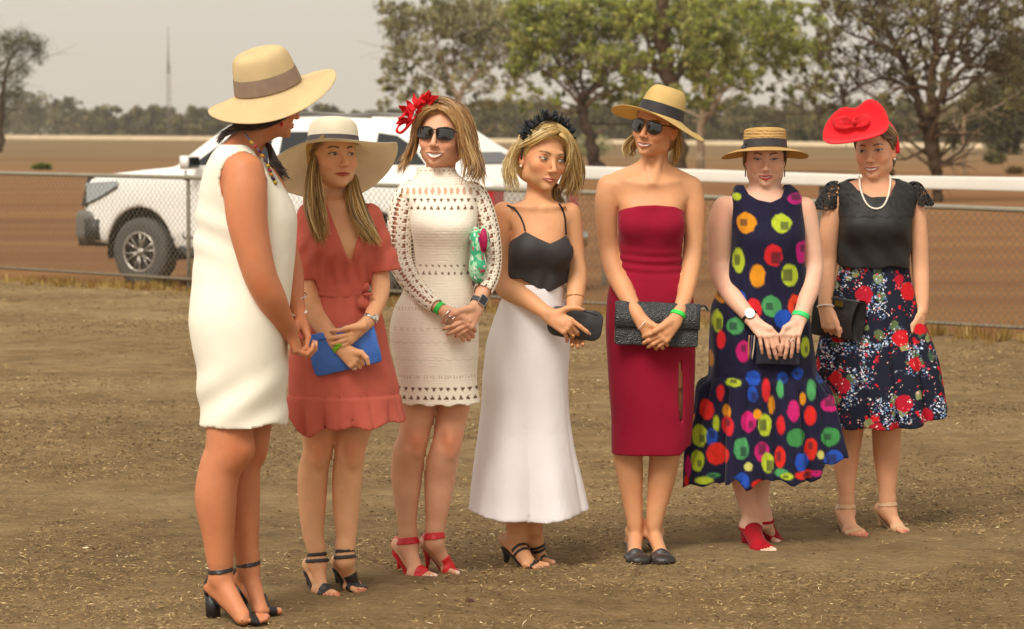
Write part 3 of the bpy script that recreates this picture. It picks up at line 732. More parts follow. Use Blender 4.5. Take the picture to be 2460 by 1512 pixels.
def dist_tree(u_, h_, w_, vb, seed, cols):
    g = G(u_, vb, GZ); Y = g[1] * 1.03 + 8; b = U(u_, vb, Y); b[2] = GZ
    r = np.random.default_rng(seed)
    side = 'left' if u_ < 500 else 'centre' if u_ < 1700 else 'right'
    dv = []
    for (bu, nm) in [(95, 'the leftmost big bush'), (405, 'the thin radio mast'), (650, 'the tilted straw hat'), (850, 'the wide cream hat'), (1010, 'the red bows'), (1130, 'the crochet dress shoulders'), (1310, 'the black flower headband'), (1570, 'the straw hat with black band'), (1840, 'the straw boater'), (2060, 'the red saucer hat'), (2250, 'the bare-limbed trunk'), (2440, 'the right edge')]:
        dv.append((abs(bu - u_), bu, nm))
    dv.sort(); bu, nm = dv[0][1:]
    where = 'straight behind' if abs(bu - u_) < 22 else ('just left of' if u_ < bu and abs(bu - u_) < 60 else 'just right of' if abs(bu - u_) < 60 else 'further left of' if u_ < bu else 'further right of')
    look = ['round', 'ragged', 'spreading'][seed % 3]; tone = ['olive', 'grey-green', 'brownish', 'dull green'][(seed // 3) % 4]; tall = 'tall' if h_ > 110 else 'low' if h_ < 74 else 'middling'
    o = thing('distant_tree', b, ('%s %s %s tree in the far row, %s %s' % (tall, look, tone, where, nm)).replace('the far row', 'far row'), 'tree', 'distant trees along the horizon')
    sc_ = Y / F; H_ = (h_ + (312 - vb) * 0) * sc_; W_ = w_ * sc_
    cl = []
    for j in range(7):
        cl.append((b + [r.normal(0, .45) * W_, r.normal(0, .4) * W_, H_ * r.uniform(.3, .86)], (W_ * r.uniform(.35, .6), W_ * .45, H_ * r.uniform(.12, .22)), int(125)))
    cl.append((b + [0, 0, H_ * .32], (W_ * .75, W_ * .6, H_ * .3), 300))
    V, Q, C = leaf_cloud(cl, seed, cols, .42 * Y / 500 + .08, 1.3, .38); mesh_obj('crown', V, Q, m_leaf, o, col=C, smooth=False)
    mb = MB(); t = b + [r.normal(0, .3), 0, H_ * .6]; mb.tube(catmull([b, (b + t) / 2 + [r.normal(0, .3), 0, 0], t], 6), np.linspace(.25, .1, 6), 5, BR1[1])
    mb.tube([(b + t) / 2, t + [W_ * .5, 0, H_ * .1]], [.12, .05], 4, BR1[1]); mb.tube([(b + t) / 2, t + [-W_ * .5, 0, H_ * .05]], [.12, .05], 4, BR1[1])
    mb.build('trunk', m_bark, o)
for i, (u_, h_, w_) in enumerate(rowdata): dist_tree(u_, h_, w_, 326 + u_ * .0085, 400 + i, far_cols)
for i, (u_, h_, w_) in enumerate(rowdata2): dist_tree(u_, h_, w_, 326 + u_ * .0085 + 2, 500 + i, far2)
# the continuous scrub behind them, one far-off mass
def scrub():
    cl = []; r = np.random.default_rng(77)
    for u_ in np.arange(-120, 2600, 26):
        vb = 326 + u_ * .0085; g = G(u_, vb, GZ); Y = g[1] * 1.12 + 25
        hh = np.interp(u_, [-120, 60, 200, 260, 1000, 1200, 1900, 2100, 2600], [90, 96, 80, 52, 54, 86, 88, 104, 130]) * r.uniform(.8, 1.08)
        for j in range(3):
            cl.append((U(u_ + r.normal(0, 9), vb - hh * (.2 + .27 * j), Y + r.normal(0, 8)), (26 / F * Y, 8, hh * .22 / F * Y), 270))
    return leaf_cloud(cl, 77, far_cols + gl('#776c4c'), .74, 1.0, .45)
V, Q, C = scrub(); tag(mesh_obj('distant_scrub', V, Q, m_leaf, col=C, smooth=False), 'far-off continuous belt of olive scrub along the horizon', 'scrub', kind='stuff')

# ================================================================== DUSTY AIR
def haze():
    X, Y0, Y1, Z0, Z1 = 6200.0, -30.0, 4100.0, -1.4, 75.0
    V = [[x, y, z] for z in (Z0, Z1) for y in (Y0, Y1) for x in (-X, X)]
    o = mesh_obj('haze', V, [[0, 2, 3, 1], [4, 5, 7, 6], [0, 1, 5, 4], [2, 6, 7, 3], [0, 4, 6, 2], [1, 3, 7, 5]], None, smooth=False)
    m = bpy.data.materials.new('dusty_air'); m.use_nodes = True; t = m.node_tree; t.nodes.clear()
    out = t.nodes.new('ShaderNodeOutputMaterial'); v = t.nodes.new('ShaderNodeVolumePrincipled'); v.inputs['Color'].default_value = (.92, .86, .76, 1); v.inputs['Density'].default_value = HAZE
    t.links.new(v.outputs[0], out.inputs['Volume']); o.data.materials.append(m); tag(o, 'thin dusty haze hanging over the whole paddock', 'haze', kind='stuff')
HAZE = 0.0002
haze()

# ================================================================== PEOPLE: shared builders
m_skin = mat('skin', attr=True, rough=.55, spec=.34, sss=.10, bump=[(220, .12), (45, .03)], var=.07, varscale=38)
m_hair = mat('hair', attr=True, rough=.42, spec=.5)
m_cloth = mat('cloth', attr=True, rough=.88, spec=.2, sheen=.08, bump=[(420, .25)], crease=(5.5, .30, .02))
m_satin = mat('satin_cloth', attr=True, rough=.6, spec=.3, bump=[(14, .03), (300, .1)])
m_leather = mat('leather', attr=True, rough=.42, spec=.5, bump=[(160, .25)])
m_strawhat = mat('straw_weave', attr=True, rough=.8, spec=.25, transl=.30, weave=(150, .5))
m_strawhat2 = mat('coarse_straw_braid', attr=True, rough=.75, spec=.3, transl=.25, weave=(28, .9))
m_ribbon = mat('ribbon', attr=True, rough=.6, spec=.35, weave=(260, .3))
m_lens = mat('dark_lens', lin('#15130f'), .08, spec=.8, coat=.5)
m_frame = mat('spectacle_frame', lin('#181410'), .3)
m_metal = mat('silver_jewellery', lin('#c9c4bb'), .25, metal=.9)
m_gold = mat('gold_jewellery', lin('#b98f4a'), .28, metal=.9)
m_pearl = mat('pearl', lin('#efe4d2'), .25, spec=.6, coat=.4)
m_sheer = mat('sheer_organza', attr=True, rough=.6, spec=.3, transl=.4)
m_lip = mat('lip', attr=True, rough=.35, spec=.5)
m_eye = mat('eye', attr=True, rough=.15, spec=.6)

def head_prims(open_mouth=0.0, smile=0.0, jaw=1.0):
    P = [ell((0, .014, .034), (.072, .090, .076), k=.01), ell((0, -.018, -.02), (.0605 * jaw, .070, .082), k=.03), ell((0, -.034, -.062), (.045 * jaw, .048, .042), k=.025),
         ell((0, -.072, -.096), (.017, .016, .014), k=.022)]
    for s in (-1, 1):
        P += [ell((s * .040, -.056, -.026), (.021, .020, .019), k=.022), ell((s * (.050 * jaw), -.005, -.062), (.012, .02, .022), k=.025)]
        if smile: P += [ell((s * .036, -.071, -.040 + .004 * smile), (.014, .010, .013), k=.014)]
    P += [cone((-.032, -.080, .020), (.032, -.080, .020), .009, .009, k=.014)]
    for s in (-1, 1):
        P += [ell((s * .031, -.103, -.001), (.0165, .017, .0115), k=.012, op='s')]
        P += [ell((s * .031, -.0735, -.002), (.0150, .0135, .0115), k=.003)]
    P += [cone((0, -.083, .008), (0, -.108, -.034), .0065, .0085, k=.012), ell((0, -.1075, -.037), (.0095, .0085, .0080), k=.006)]
    for s in (-1, 1):
        P += [ell((s * .0115, -.0985, -.0400), (.0068, .0095, .0062), k=.005), ell((s * .0062, -.1035, -.0468), (.0032, .0045, .003), k=.002, op='s')]
    u = .0035 * smile; w = .023 + .006 * smile; o = open_mouth
    P += [cone((-w, -.077, -.066 + u), (-.006, -.0905, -.0625 + o * .2), .0030, .0044, k=.004), cone((w, -.077, -.066 + u), (.006, -.0905, -.0625 + o * .2), .0030, .0044, k=.004), cone((-.006, -.0905, -.0625 + o * .2), (.006, -.0905, -.0625 + o * .2), .0044, k=.002)]
    P += [cone((-w + .003, -.078, -.0685 + u), (0, -.0895, -.0735 - o), .0030, .0058, k=.004), cone((w - .003, -.078, -.0685 + u), (0, -.0895, -.0735 - o), .0030, .0058, k=.004)]
    for s in (-1, 1):
        Re = rot(0, 0, 0)
        P += [ell((s * .0725, .010, -.008), (.006, .017, .030), Rz_(s * -22), k=.006), ell((s * .079, .006, -.006), (.004, .010, .018), Rz_(s * -22), k=.004, op='s'), ell((s * .071, .002, -.030), (.006, .009, .011), k=.005)]
    return P
def Rz_(deg):
    a = math.radians(deg); return np.array([[math.cos(a), -math.sin(a), 0], [math.sin(a), math.cos(a), 0], [0, 0, 1]])

def face_colors(C, V, hd, skin, lips, brow, eye=None, blush=.25, teeth=False, lash=True, freckle=0):
    """paint lips, brows, eyes on the head's vertices; V in world space"""
    R, c, s = hd['R'], hd['c'], hd['s']
    P = ((V - c) @ R) / s
    x, y, z = P.T; ax = np.abs(x); front = y < -.045
    near = (np.abs(x) < .1) & (np.abs(z) < .14) & (np.abs(y) < .13)
    def put(m, col, a=1.0):
        m = np.clip(m * near * a, 0, 1)[:, None]; C[:] = C * (1 - m) + np.asarray(col) * m
    g = lambda q: np.exp(-q * q)
    rosy = skin * np.array([1.12, .80, .72])
    put(g(np.hypot((ax - .040) / .020, (z + .034) / .017)) * front, rosy, blush * 1.6)
    put(g(np.hypot(x / .012, (z + .038) / .012)) * front, rosy, blush * .9)
    put(g(np.hypot((ax - .075) / .014, (z + .006) / .03)), skin * np.array([1.15, .78, .70]), .5)
    put(g(np.hypot((ax - .030) / .018, (z + .002) / .013)) * front, skin * np.array([.78, .66, .60]), .45)   # soft shading of the lids, painted into the skin colour
    sm, o = hd['smile'], hd['open']; w = .0255 + .006 * sm; u = .0035 * sm; t = np.clip(np.abs(x) / w, 0, 1)
    put(g((z + .0673 - u * t ** 2) / .012) * g(x / (w * .9)) * front, skin * np.array([1.05, .74, .66]), .30)
    return P

def face_parts(per, lips, brow, eye=None, browy=0.0, browt=1.0):
    """crisp small parts laid on the face surface: eyes, brows, lips, teeth"""
    hd = per.hd; R, c, s = hd['R'], hd['c'], hd['s']; pr = head_prims(hd['open'], hd['smile'], hd['jaw'])
    def surf(X, Z, off):
        n = X.size; ys = np.linspace(-.125, -.045, 60); P = np.stack([np.repeat(X.ravel(), 60), np.tile(ys, n), np.repeat(Z.ravel(), 60)], 1)
        D = samplef(pr, P).reshape(n, 60); i = np.argmax(D < 0, 1); i = np.clip(i, 1, 59); d0 = D[np.arange(n), i - 1]; d1 = D[np.arange(n), i]
        y = ys[i - 1] + (ys[1] - ys[0]) * d0 / (d0 - d1 + 1e-9)
        return np.stack([X.ravel(), y - off, Z.ravel()], 1)
    def grid(name, X, Z, off, C, m):
        a, b = X.shape; L_ = surf(X, Z, np.asarray(off).ravel() if np.ndim(off) else off); i = (np.arange(a - 1)[:, None] * b + np.arange(b - 1)[None]).ravel()
        Q = np.stack([i, i + 1, i + b + 1, i + b], 1)
        return mesh_obj(name, (L_ * s) @ R.T + c, Q, m, per.o, col=np.asarray(C).reshape(-1, 3))
    for sd_ in (-1, 1):
        # brow
        t = np.linspace(0, 1, 22)[:, None]; q = np.linspace(-1, 1, 5)[None]
        bx = .013 + .037 * t; bz = .0185 + hd.get('brow', 0) + browy + .0055 * np.sin(np.clip(t / .68, 0, 1) * np.pi / 2) - .0055 * np.clip((t - .68) / .32, 0, 1) ** 1.5
        wd = (.0031 * (1 - t) ** .5 * .6 + .0016) * np.clip(t * 9 + .35, 0, 1) * np.clip((1 - t) * 5, .15, 1) * browt
        X = sd_ * (bx + 0 * q); Z = bz + wd * q; C = np.ones(X.shape + (3,)) * np.asarray(brow) * (.8 + .5 * rng.random(X.shape))[..., None]
        grid('eyebrow', X, Z, .0004 + .0008 * (1 - np.abs(q)) + 0 * t, C, m_hair)
        if eye is None: continue
        e = np.linspace(-1, 1, 41)[:, None]; q = np.linspace(-1, 1, 19)[None]; op = eye.get('open', 1.0) * .0064
        lift = .0012 * e * 1.0
        up = op * (1 - np.abs(e) ** 2.1) ** .8 + lift; lo_ = -op * .62 * (1 - np.abs(e) ** 2.4) + lift
        zz = np.where(q > 0, up * np.abs(q), lo_ * np.abs(q)) + lift * (1 - np.abs(q)); X = sd_ * (.0315 + .0148 * e) + 0 * q; Z = zz - .0008
        gx = X - sd_ * .0315 - eye.get('gaze', 0.0); r_ = np.hypot(gx, Z + .0004 - .0006 * 0)
        C = np.ones(X.shape + (3,)) * lin('#d6c8bb') * (1 - .35 * np.abs(e) ** 3)[..., None]
        C[r_ < .0062] = lin(eye.get('iris', '#4a3526')); C[r_ < .0030] = (.012, .01, .01); C[np.hypot(gx + .0015, Z - .0016) < .0010] = (.8, .8, .8)
        C = C * np.clip(1.15 - 1.0 * np.clip(q, 0, 1) ** 3 * .7, 0, 1)[..., None] if True else C
        grid('eye', X, Z, .0006 + 0 * X, C, m_eye)
        for nm, base_, hw, cc, offs in (('upper_lashes', up, .00125, lin('#1d1310'), .0016), ('lower_lashes', lo_, .0005, lin('#5f3d2c'), .0010)):
            ee = np.linspace(-1.08, 1.1, 30)[:, None]; bz = np.interp(ee[:, 0], e[:, 0], base_[:, 0])[:, None] - .0008 + (ee > 1) * .0006; q2 = np.linspace(-1, 1, 3)[None]
            th_ = hw * (.55 + .45 * np.clip(ee + 1, 0, 1.2))
            X = sd_ * (.0315 + .0148 * ee) + 0 * q2; Z = bz + th_ * q2 + (hw if nm[0] == 'u' else 0); grid(nm, X, Z, offs + 0 * X, np.ones(X.shape + (3,)) * cc, m_hair)
        ee = np.linspace(-.95, 1.0, 24)[:, None]; q2 = np.linspace(-1, 1, 3)[None]; bz = np.interp(ee[:, 0], e[:, 0], up[:, 0])[:, None] + .0042
        grid('eyelid_crease', sd_ * (.0315 + .0150 * ee) + 0 * q2, bz + .0006 * q2, .0004 + 0 * (ee + q2), np.ones((24, 3, 3)) * per.skin * .42, m_skin)
    sm, o = hd['smile'], hd['open']; w = .0250 + .0065 * sm; lift = .0050 * sm
    t = np.linspace(-1, 1, 45)[:, None]; at = np.abs(t); zc = -.0672 + lift * at ** 2 - .0008 * sm
    gap_u = o * .12 * (1 - at ** 2); gap_l = o * (1 - at ** 2)
    topo = (.0070 - .0020 * sm) * (1 - at ** 2.0) ** .75 * (1 - .16 * np.exp(-(t / .13) ** 2) + .10 * np.exp(-((at - .24) / .14) ** 2)); boto = (.0088 - .0020 * sm) * (1 - at ** 2.3) ** .85
    q = np.linspace(0, 1, 7)[None]; Cl = lambda f: np.ones((45, 7, 3)) * np.asarray(lips) * f[..., None]
    Xl = w * t + 0 * q
    grid('upper_lip', Xl, zc + gap_u + topo * q, .0006 + .0026 * np.sin(np.pi * np.clip(q * .85 + .12, 0, 1)) * (1 - at ** 3), Cl((.82 + .25 * q) * (1 - .15 * at ** 4)), m_lip)
    grid('lower_lip', Xl, zc - gap_l - boto * q, .0006 + .0036 * np.sin(np.pi * np.clip(q * .9 + .1, 0, 1)) * (1 - at ** 3), Cl((.92 + .22 * np.sin(np.pi * q)) * (1 - .15 * at ** 4)), m_lip)
    if o > 0:
        q5 = np.linspace(0, 1, 6)[None]; tw = .90
        zt = zc + gap_u + .0010; zb = zc - gap_l - .0006
        C = np.ones((45, 6, 3)) * lin('#efe6d8'); C *= (1 - .10 * (np.abs(np.sin(t * 13)) < .12))[..., None] * (1 - .45 * at ** 3)[..., None]
        C[:, 5] = C[:, 5] * .45
        grid('teeth', w * tw * t + 0 * q5, zt + (zb - zt) * q5, .0005 + 0 * (t + q5), C, m_eye)
    else:
        q3 = np.linspace(-1, 1, 3)[None]; grid('mouth_line', w * 1.02 * t + 0 * q3, zc + .00055 * q3, .0020 * (1 - at ** 3) + .0010 + 0 * q3, np.ones((45, 3, 3)) * np.asarray(lips) * .25, m_lip)

def hand(W, K, side, dirs, nrm, curl=(20, 25, 15), thumb=None, s=1.0, spread=5, thick=1.0):
    """W wrist, K middle of the knuckles, side: unit vector index->little finger, dirs: finger direction,
    nrm: palm normal (fingers curl towards it), curl: bend of the three joints (or one triple per finger)"""
    W = np.asarray(W, float); K = np.asarray(K, float)
    side = np.asarray(side, float); side /= np.linalg.norm(side)
    nrm = np.asarray(nrm, float); nrm /= np.linalg.norm(nrm); dirs = np.asarray(dirs, float)
    P = []; n = nrm
    wid = .0165 * s
    ks = [K + side * wid * (i - 1.5) + (K - W) / np.linalg.norm(K - W) * [.002, .005, .003, -.004][i] * s for i in range(4)]
    for i in range(4):
        a = W + side * (i - 1.5) * .0085 * s
        P += [cone(a, ks[i], .0165 * s * thick, .0105 * s * thick, k=.010 if i else .014)]
    P += [cone(W + (K - W) * .4, W + (K - W) * .75, .017 * s, .015 * s, k=.012)]
    lens = [(.040, .025, .021), (.044, .028, .022), (.041, .026, .022), (.032, .020, .019)]; rad = [.0082, .0084, .0080, .0070]
    def rotv(v, ax, deg):
        a = math.radians(deg); ax = ax / np.linalg.norm(ax); return v * math.cos(a) + np.cross(ax, v) * math.sin(a) + ax * (ax @ v) * (1 - math.cos(a))
    tips = []
    for i in range(4):
        d = dirs / np.linalg.norm(dirs); d = rotv(d, n, 0); d = d + side * math.radians(spread) * (i - 1.5); d /= np.linalg.norm(d)
        cu = curl[i] if isinstance(curl[0], (tuple, list)) else curl
        ax = np.cross(d, n); p = ks[i]; pts = [p]
        for j in range(3):
            d = rotv(d, ax, cu[j]); p = p + d * lens[i][j] * s; pts.append(p)
        r = rad[i] * s
        P += [cone(pts[0], pts[1], r * 1.08, r, k=.004), cone(pts[1], pts[2], r * 1.02, r * .92, k=.002), cone(pts[2], pts[3], r * .93, r * .76, k=.002)]
        tips.append((pts[3], d, n))
    if thumb is not None:
        T = [np.asarray(t, float) for t in thumb]
        P += [cone(T[0], T[1], .0155 * s, .0112 * s, k=.012), cone(T[1], T[2], .0105 * s, .0095 * s, k=.004), cone(T[2], T[3], .0095 * s, .0075 * s, k=.003)]
        tips.append((T[3], T[3] - T[2], n))
    return P, tips

def foot(A, H, B, T, side, s=1.0, toe_drop=0.0):
    """A ankle joint, H heel bottom, B ball bottom, T tip of big toe, side unit vector big toe -> little toe"""
    A, H, B, T, side = [np.asarray(q, float) for q in (A, H, B, T, side)]
    up = np.array([0, 0, 1.0]); side = side / np.linalg.norm(side)
    h = H + up * .024 * s; b = B + up * .018 * s
    P = [cone(A + up * .04, A, .031 * s, .031 * s, k=.02), cone(A, h, .030 * s, .025 * s, k=.02), cone(A + up * -.01, b + up * .008, .030 * s, .021 * s, k=.02),
         cone(h, b + side * .006, .023 * s, .020 * s, k=.02), cone(b - side * .020 * s, b + side * .024 * s, .0185 * s, .0155 * s, k=.015)]
    P += [ell(A + side * .028 * s + up * .002, (.011, .011, .012), k=.01), ell(A - side * .028 * s + up * .006, (.011, .011, .012), k=.01)]
    f = T - B; L = np.linalg.norm(f); f /= L
    tips = []
    for i in range(5):
        rr = [.0120, .0085, .0080, .0076, .0072][i] * s
        o = (-.026 + .0138 * i + (.003 if i else 0)) * s
        st = b + side * o - f * .004 - up * .003; ln = L * [1.0, .97, .86, .74, .60][i]
        en = B + side * o * .98 + f * ln; en[2] = max(B[2], T[2]) + rr * .9 + .002
        md = (st + en) / 2 + up * .004
        P += [cone(st, md, rr * .98, rr * .86, k=.005), cone(md, en, rr * .84, rr * .93, k=.0015)]
        tips.append((en + f * rr * .5 + up * rr * .55, rr, f))
    return P, tips

def bands(prims, defs, h=.0026, infl=.0042):
    """strap shells hugging a limb: defs = (point on plane, plane normal, half width, max radius)"""
    VV, QQ, n = [], [], 0
    for c, nn, hw, rad in defs:
        c = np.asarray(c, float); nn = np.asarray(nn, float); nn /= np.linalg.norm(nn)
        def post(P, D):
            d = np.abs((P - c) @ nn) - hw; r = np.linalg.norm(P - c, axis=-1) - rad
            return np.maximum(np.maximum(D - infl, -(D - infl + .0050)), np.maximum(d, r))
        V, Q = solid(prims, h, post, c - rad - .006, c + rad + .006); VV.append(V); QQ.append(Q + n); n += len(V)
    return np.vstack(VV), np.vstack(QQ)
def const(V, c): return np.tile(np.asarray(c, float), (len(V), 1))

def hair_locks(mb_list, guides, n, r0=.0026, r1=.0009, jit=.004, cols=None, wob=.004, seg=3, steps=13, seed=0, flat=.55, shorten=.30):
    """locks interpolated between neighbouring guide curves (each a list of world points)"""
    r = np.random.default_rng(seed); Gd = [catmull(np.array(g), steps) for g in guides]; VV, QQ, CC = mb_list
    base = sum(len(v) for v in VV)
    n = int(n * 1.9); r0 = min(r0, .0026)
    for i in range(n):
        t = r.uniform(0, len(Gd) - 1 - 1e-6) if len(Gd) > 1 else 0; a = int(t); f = t - a
        P = Gd[a] * (1 - f) + Gd[min(a + 1, len(Gd) - 1)] * f if len(Gd) > 1 else Gd[0].copy()
        q = 1 - r.random() * shorten; tt = np.linspace(0, q, steps); s_ = np.linspace(0, 1, steps)
        P = np.stack([np.interp(tt, s_, P[:, k]) for k in range(3)], 1)
        ph = r.uniform(0, 1.6, 3) + t * np.array([2.1, 1.3, .7]); fly = 2.0 if r.random() < .03 else 1.0
        P = P + r.normal(0, jit * fly * (.7 if i < n * .3 else 1.2), 3) * np.linspace(.4, 1.15, steps)[:, None] + np.sin(s_[:, None] * r.uniform(5, 7.5) + ph) * wob * 1.3 * fly * s_[:, None] + r.normal(0, wob * .3, 3) * (s_ ** 2)[:, None]
        R = (r0 + (r1 - r0) * s_ ** 2.5) * r.uniform(.65, 1.3) * (2.9 if i < n * .30 else .58); R[0] *= .5
        if i < n * .30: R[-1] = .0006; R[-2] *= .6
        V, Q = tube_fast(P, R, seg if i >= n * .30 else 6, flat if i >= n * .30 else .26, r.uniform(0, 3.14)); VV.append(V); QQ.append(Q + base); base += len(V)
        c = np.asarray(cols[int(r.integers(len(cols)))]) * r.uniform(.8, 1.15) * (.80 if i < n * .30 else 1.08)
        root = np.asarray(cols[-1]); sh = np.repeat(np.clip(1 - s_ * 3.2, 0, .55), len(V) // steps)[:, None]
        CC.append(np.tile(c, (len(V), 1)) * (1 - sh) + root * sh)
def tube_fast(P, R, seg, flat, a0):
    n = len(P); T = np.gradient(P, axis=0); T /= np.linalg.norm(T, axis=1)[:, None] + 1e-12
    ref = np.array([math.cos(a0), math.sin(a0), .3]); A = ref - T * (T @ ref)[:, None]; A /= np.linalg.norm(A, axis=1)[:, None] + 1e-9; B = np.cross(T, A)
    th = np.arange(seg) * 2 * np.pi / seg
    V = (P[:, None] + R[:, None, None] * (np.cos(th)[None, :, None] * A[:, None] + np.sin(th)[None, :, None] * B[:, None] * flat)).reshape(-1, 3)
    i = np.arange(n - 1)[:, None] * seg; j = np.arange(seg)[None]
    return V, np.stack([i + j, i + (j + 1) % seg, i + seg + (j + 1) % seg, i + seg + j], -1).reshape(-1, 4)

def scalp(hd, thick=.006, cutf=None, h=.0034, seed=0, back=1.0, ztop=1.0):
    """hair cap over the cranium, open at the face"""
    R, c, s = hd['R'], hd['c'], hd['s']
    prims = [ell((0, .016, .040), (.077 + thick, .094 + thick * back, 0.078 + thick), k=.01), ell((0, .045, -.025), (.066 + thick, .062 + thick * back, .075), k=.03)]
    W = xform(prims, R, c, s)
    def post(P, D):
        Q = ((P - c) @ R) / s; x, y, z = Q[..., 0], Q[..., 1], Q[..., 2]
        face = (-.026 + 1.42 * (-y)) - z + .006 * np.sin(x * 90); face = np.maximum(face * .6, z - ztop)   # slanting hairline
        part = cutf(x, y, z) if cutf else face
        n = (fbm(np.stack([x * 260, y * 60, z * 60], -1), 1.0, 2) - .5) * .005
        return np.maximum(D + n * s, np.maximum(part * s, (-.10 - z) * s))
    lo, hi = bbox(W, .02); return solid(W, h, post, lo, hi)

def hat_at(per, z, y=.014, tilt=(0, 0, 0), du=0, dv=0, s=1.0):
    """hat pose riding on the head"""
    c = per.hp(0, y, z) + np.array([du / per.S, 0, -dv / per.S]); return (per.hd['R'] @ rot(*tilt), c, s)

def revolve_hat(pose, prof, ax_=(1, 1), warp=None, seg=64, thick=.0022):
    """pose: (R, centre, scale); prof: (r, z) from crown top to brim edge; warp(th, r, z)->(dr, dz)"""
    R, c, s = pose; th = np.arange(seg) * 2 * np.pi / seg
    pr = catmull(np.array([(a, b, 0) for a, b in prof]), len(prof) * 5)[:, :2]; pr[:, 0] = np.maximum(pr[:, 0], .0005)
    V = []
    def ring(r_, z_):
        dr, dz = warp(th, r_, z_) if warp else (0, 0)
        rr = r_ + dr; zz = z_ + dz + 0 * th
        return np.stack([np.cos(th) * rr * ax_[0], np.sin(th) * rr * ax_[1], zz], 1)
    for r_, z_ in pr: V.append(ring(r_, z_))
    outer = len(V)
    tn = np.gradient(pr, axis=0); tn /= np.linalg.norm(tn, axis=1)[:, None]; nr = np.stack([tn[:, 1], -tn[:, 0]], 1)
    for (r_, z_), (a, b) in list(zip(pr, nr))[::-1]: V.append(ring(max(r_ + a * thick, .0005), z_ + b * thick))
    V = np.array(V); n = len(V)
    i = np.arange(n - 1)[:, None] * seg; j = np.arange(seg)[None]
    Q = np.stack([i + j, i + seg + j, i + seg + (j + 1) % seg, i + (j + 1) % seg], -1).reshape(-1, 4)
    W = (V.reshape(-1, 3) * s) @ R.T + c
    return W, Q, V.reshape(-1, 3)

def hat(person, name, label, pose, prof, band, col, bandcol, m, ax_=(1, 1), warp=None, bow=None, cat='hat', colf=None):
    o = thing(name, pose[1], label, cat)
    V, Q, L_ = revolve_hat(pose, prof, ax_, warp)
    C = const(V, col) * (.86 + .28 * fbm(L_, 18, 3))[:, None]
    if colf is not None: C = colf(C, L_)
    # find crown / brim split: part objects
    mesh_obj('crown_and_brim', V, Q, m, o, col=C)
    if band:
        bp = list(band)
        V, Q, L_ = revolve_hat(pose, bp, ax_, warp, thick=.0012); mesh_obj('ribbon_band', V, Q, m_ribbon, o, col=const(V, bandcol) * (.85 + .3 * vnoise(L_, 60))[:, None])
    R, c, s = pose
    if bow is not None:
        mb = MB()
        b = np.array(bow); 
        for d in ((.9, .3), (-.2, -1), (1, -.9)):
            P = catmull([b, b + np.array([d[0] * .012, -.004, d[1] * .012]), b + np.array([d[0] * .026, -.002, d[1] * .024])], 7); P = (P * s) @ R.T + c
            mb.tube(P, [.002, .006, .009, .010, .010, .008, .006], 8, bandcol, flat=.3)
        mb.build('bow', m_ribbon, o)
    return o

def pleat(x, sharp=.6):
    return (np.abs(np.sin(x / 2)) ** sharp - .68) * 1.5

def skirt_shell(prims, h, hem, hollow=.012, post=None, lo=None, hi=None):
    """solid garment hollowed from below; hem = function(P)-> z of the hem"""
    def p2(P, D):
        hz = hem(P); z = P[..., 2]
        if post is not None: D = post(P, D)
        inner = np.maximum(D + hollow, z - (hz + .11))
        D = np.maximum(D, hz - z)
        return np.maximum(D, -inner)
    return solid(prims, h, p2, lo, hi)

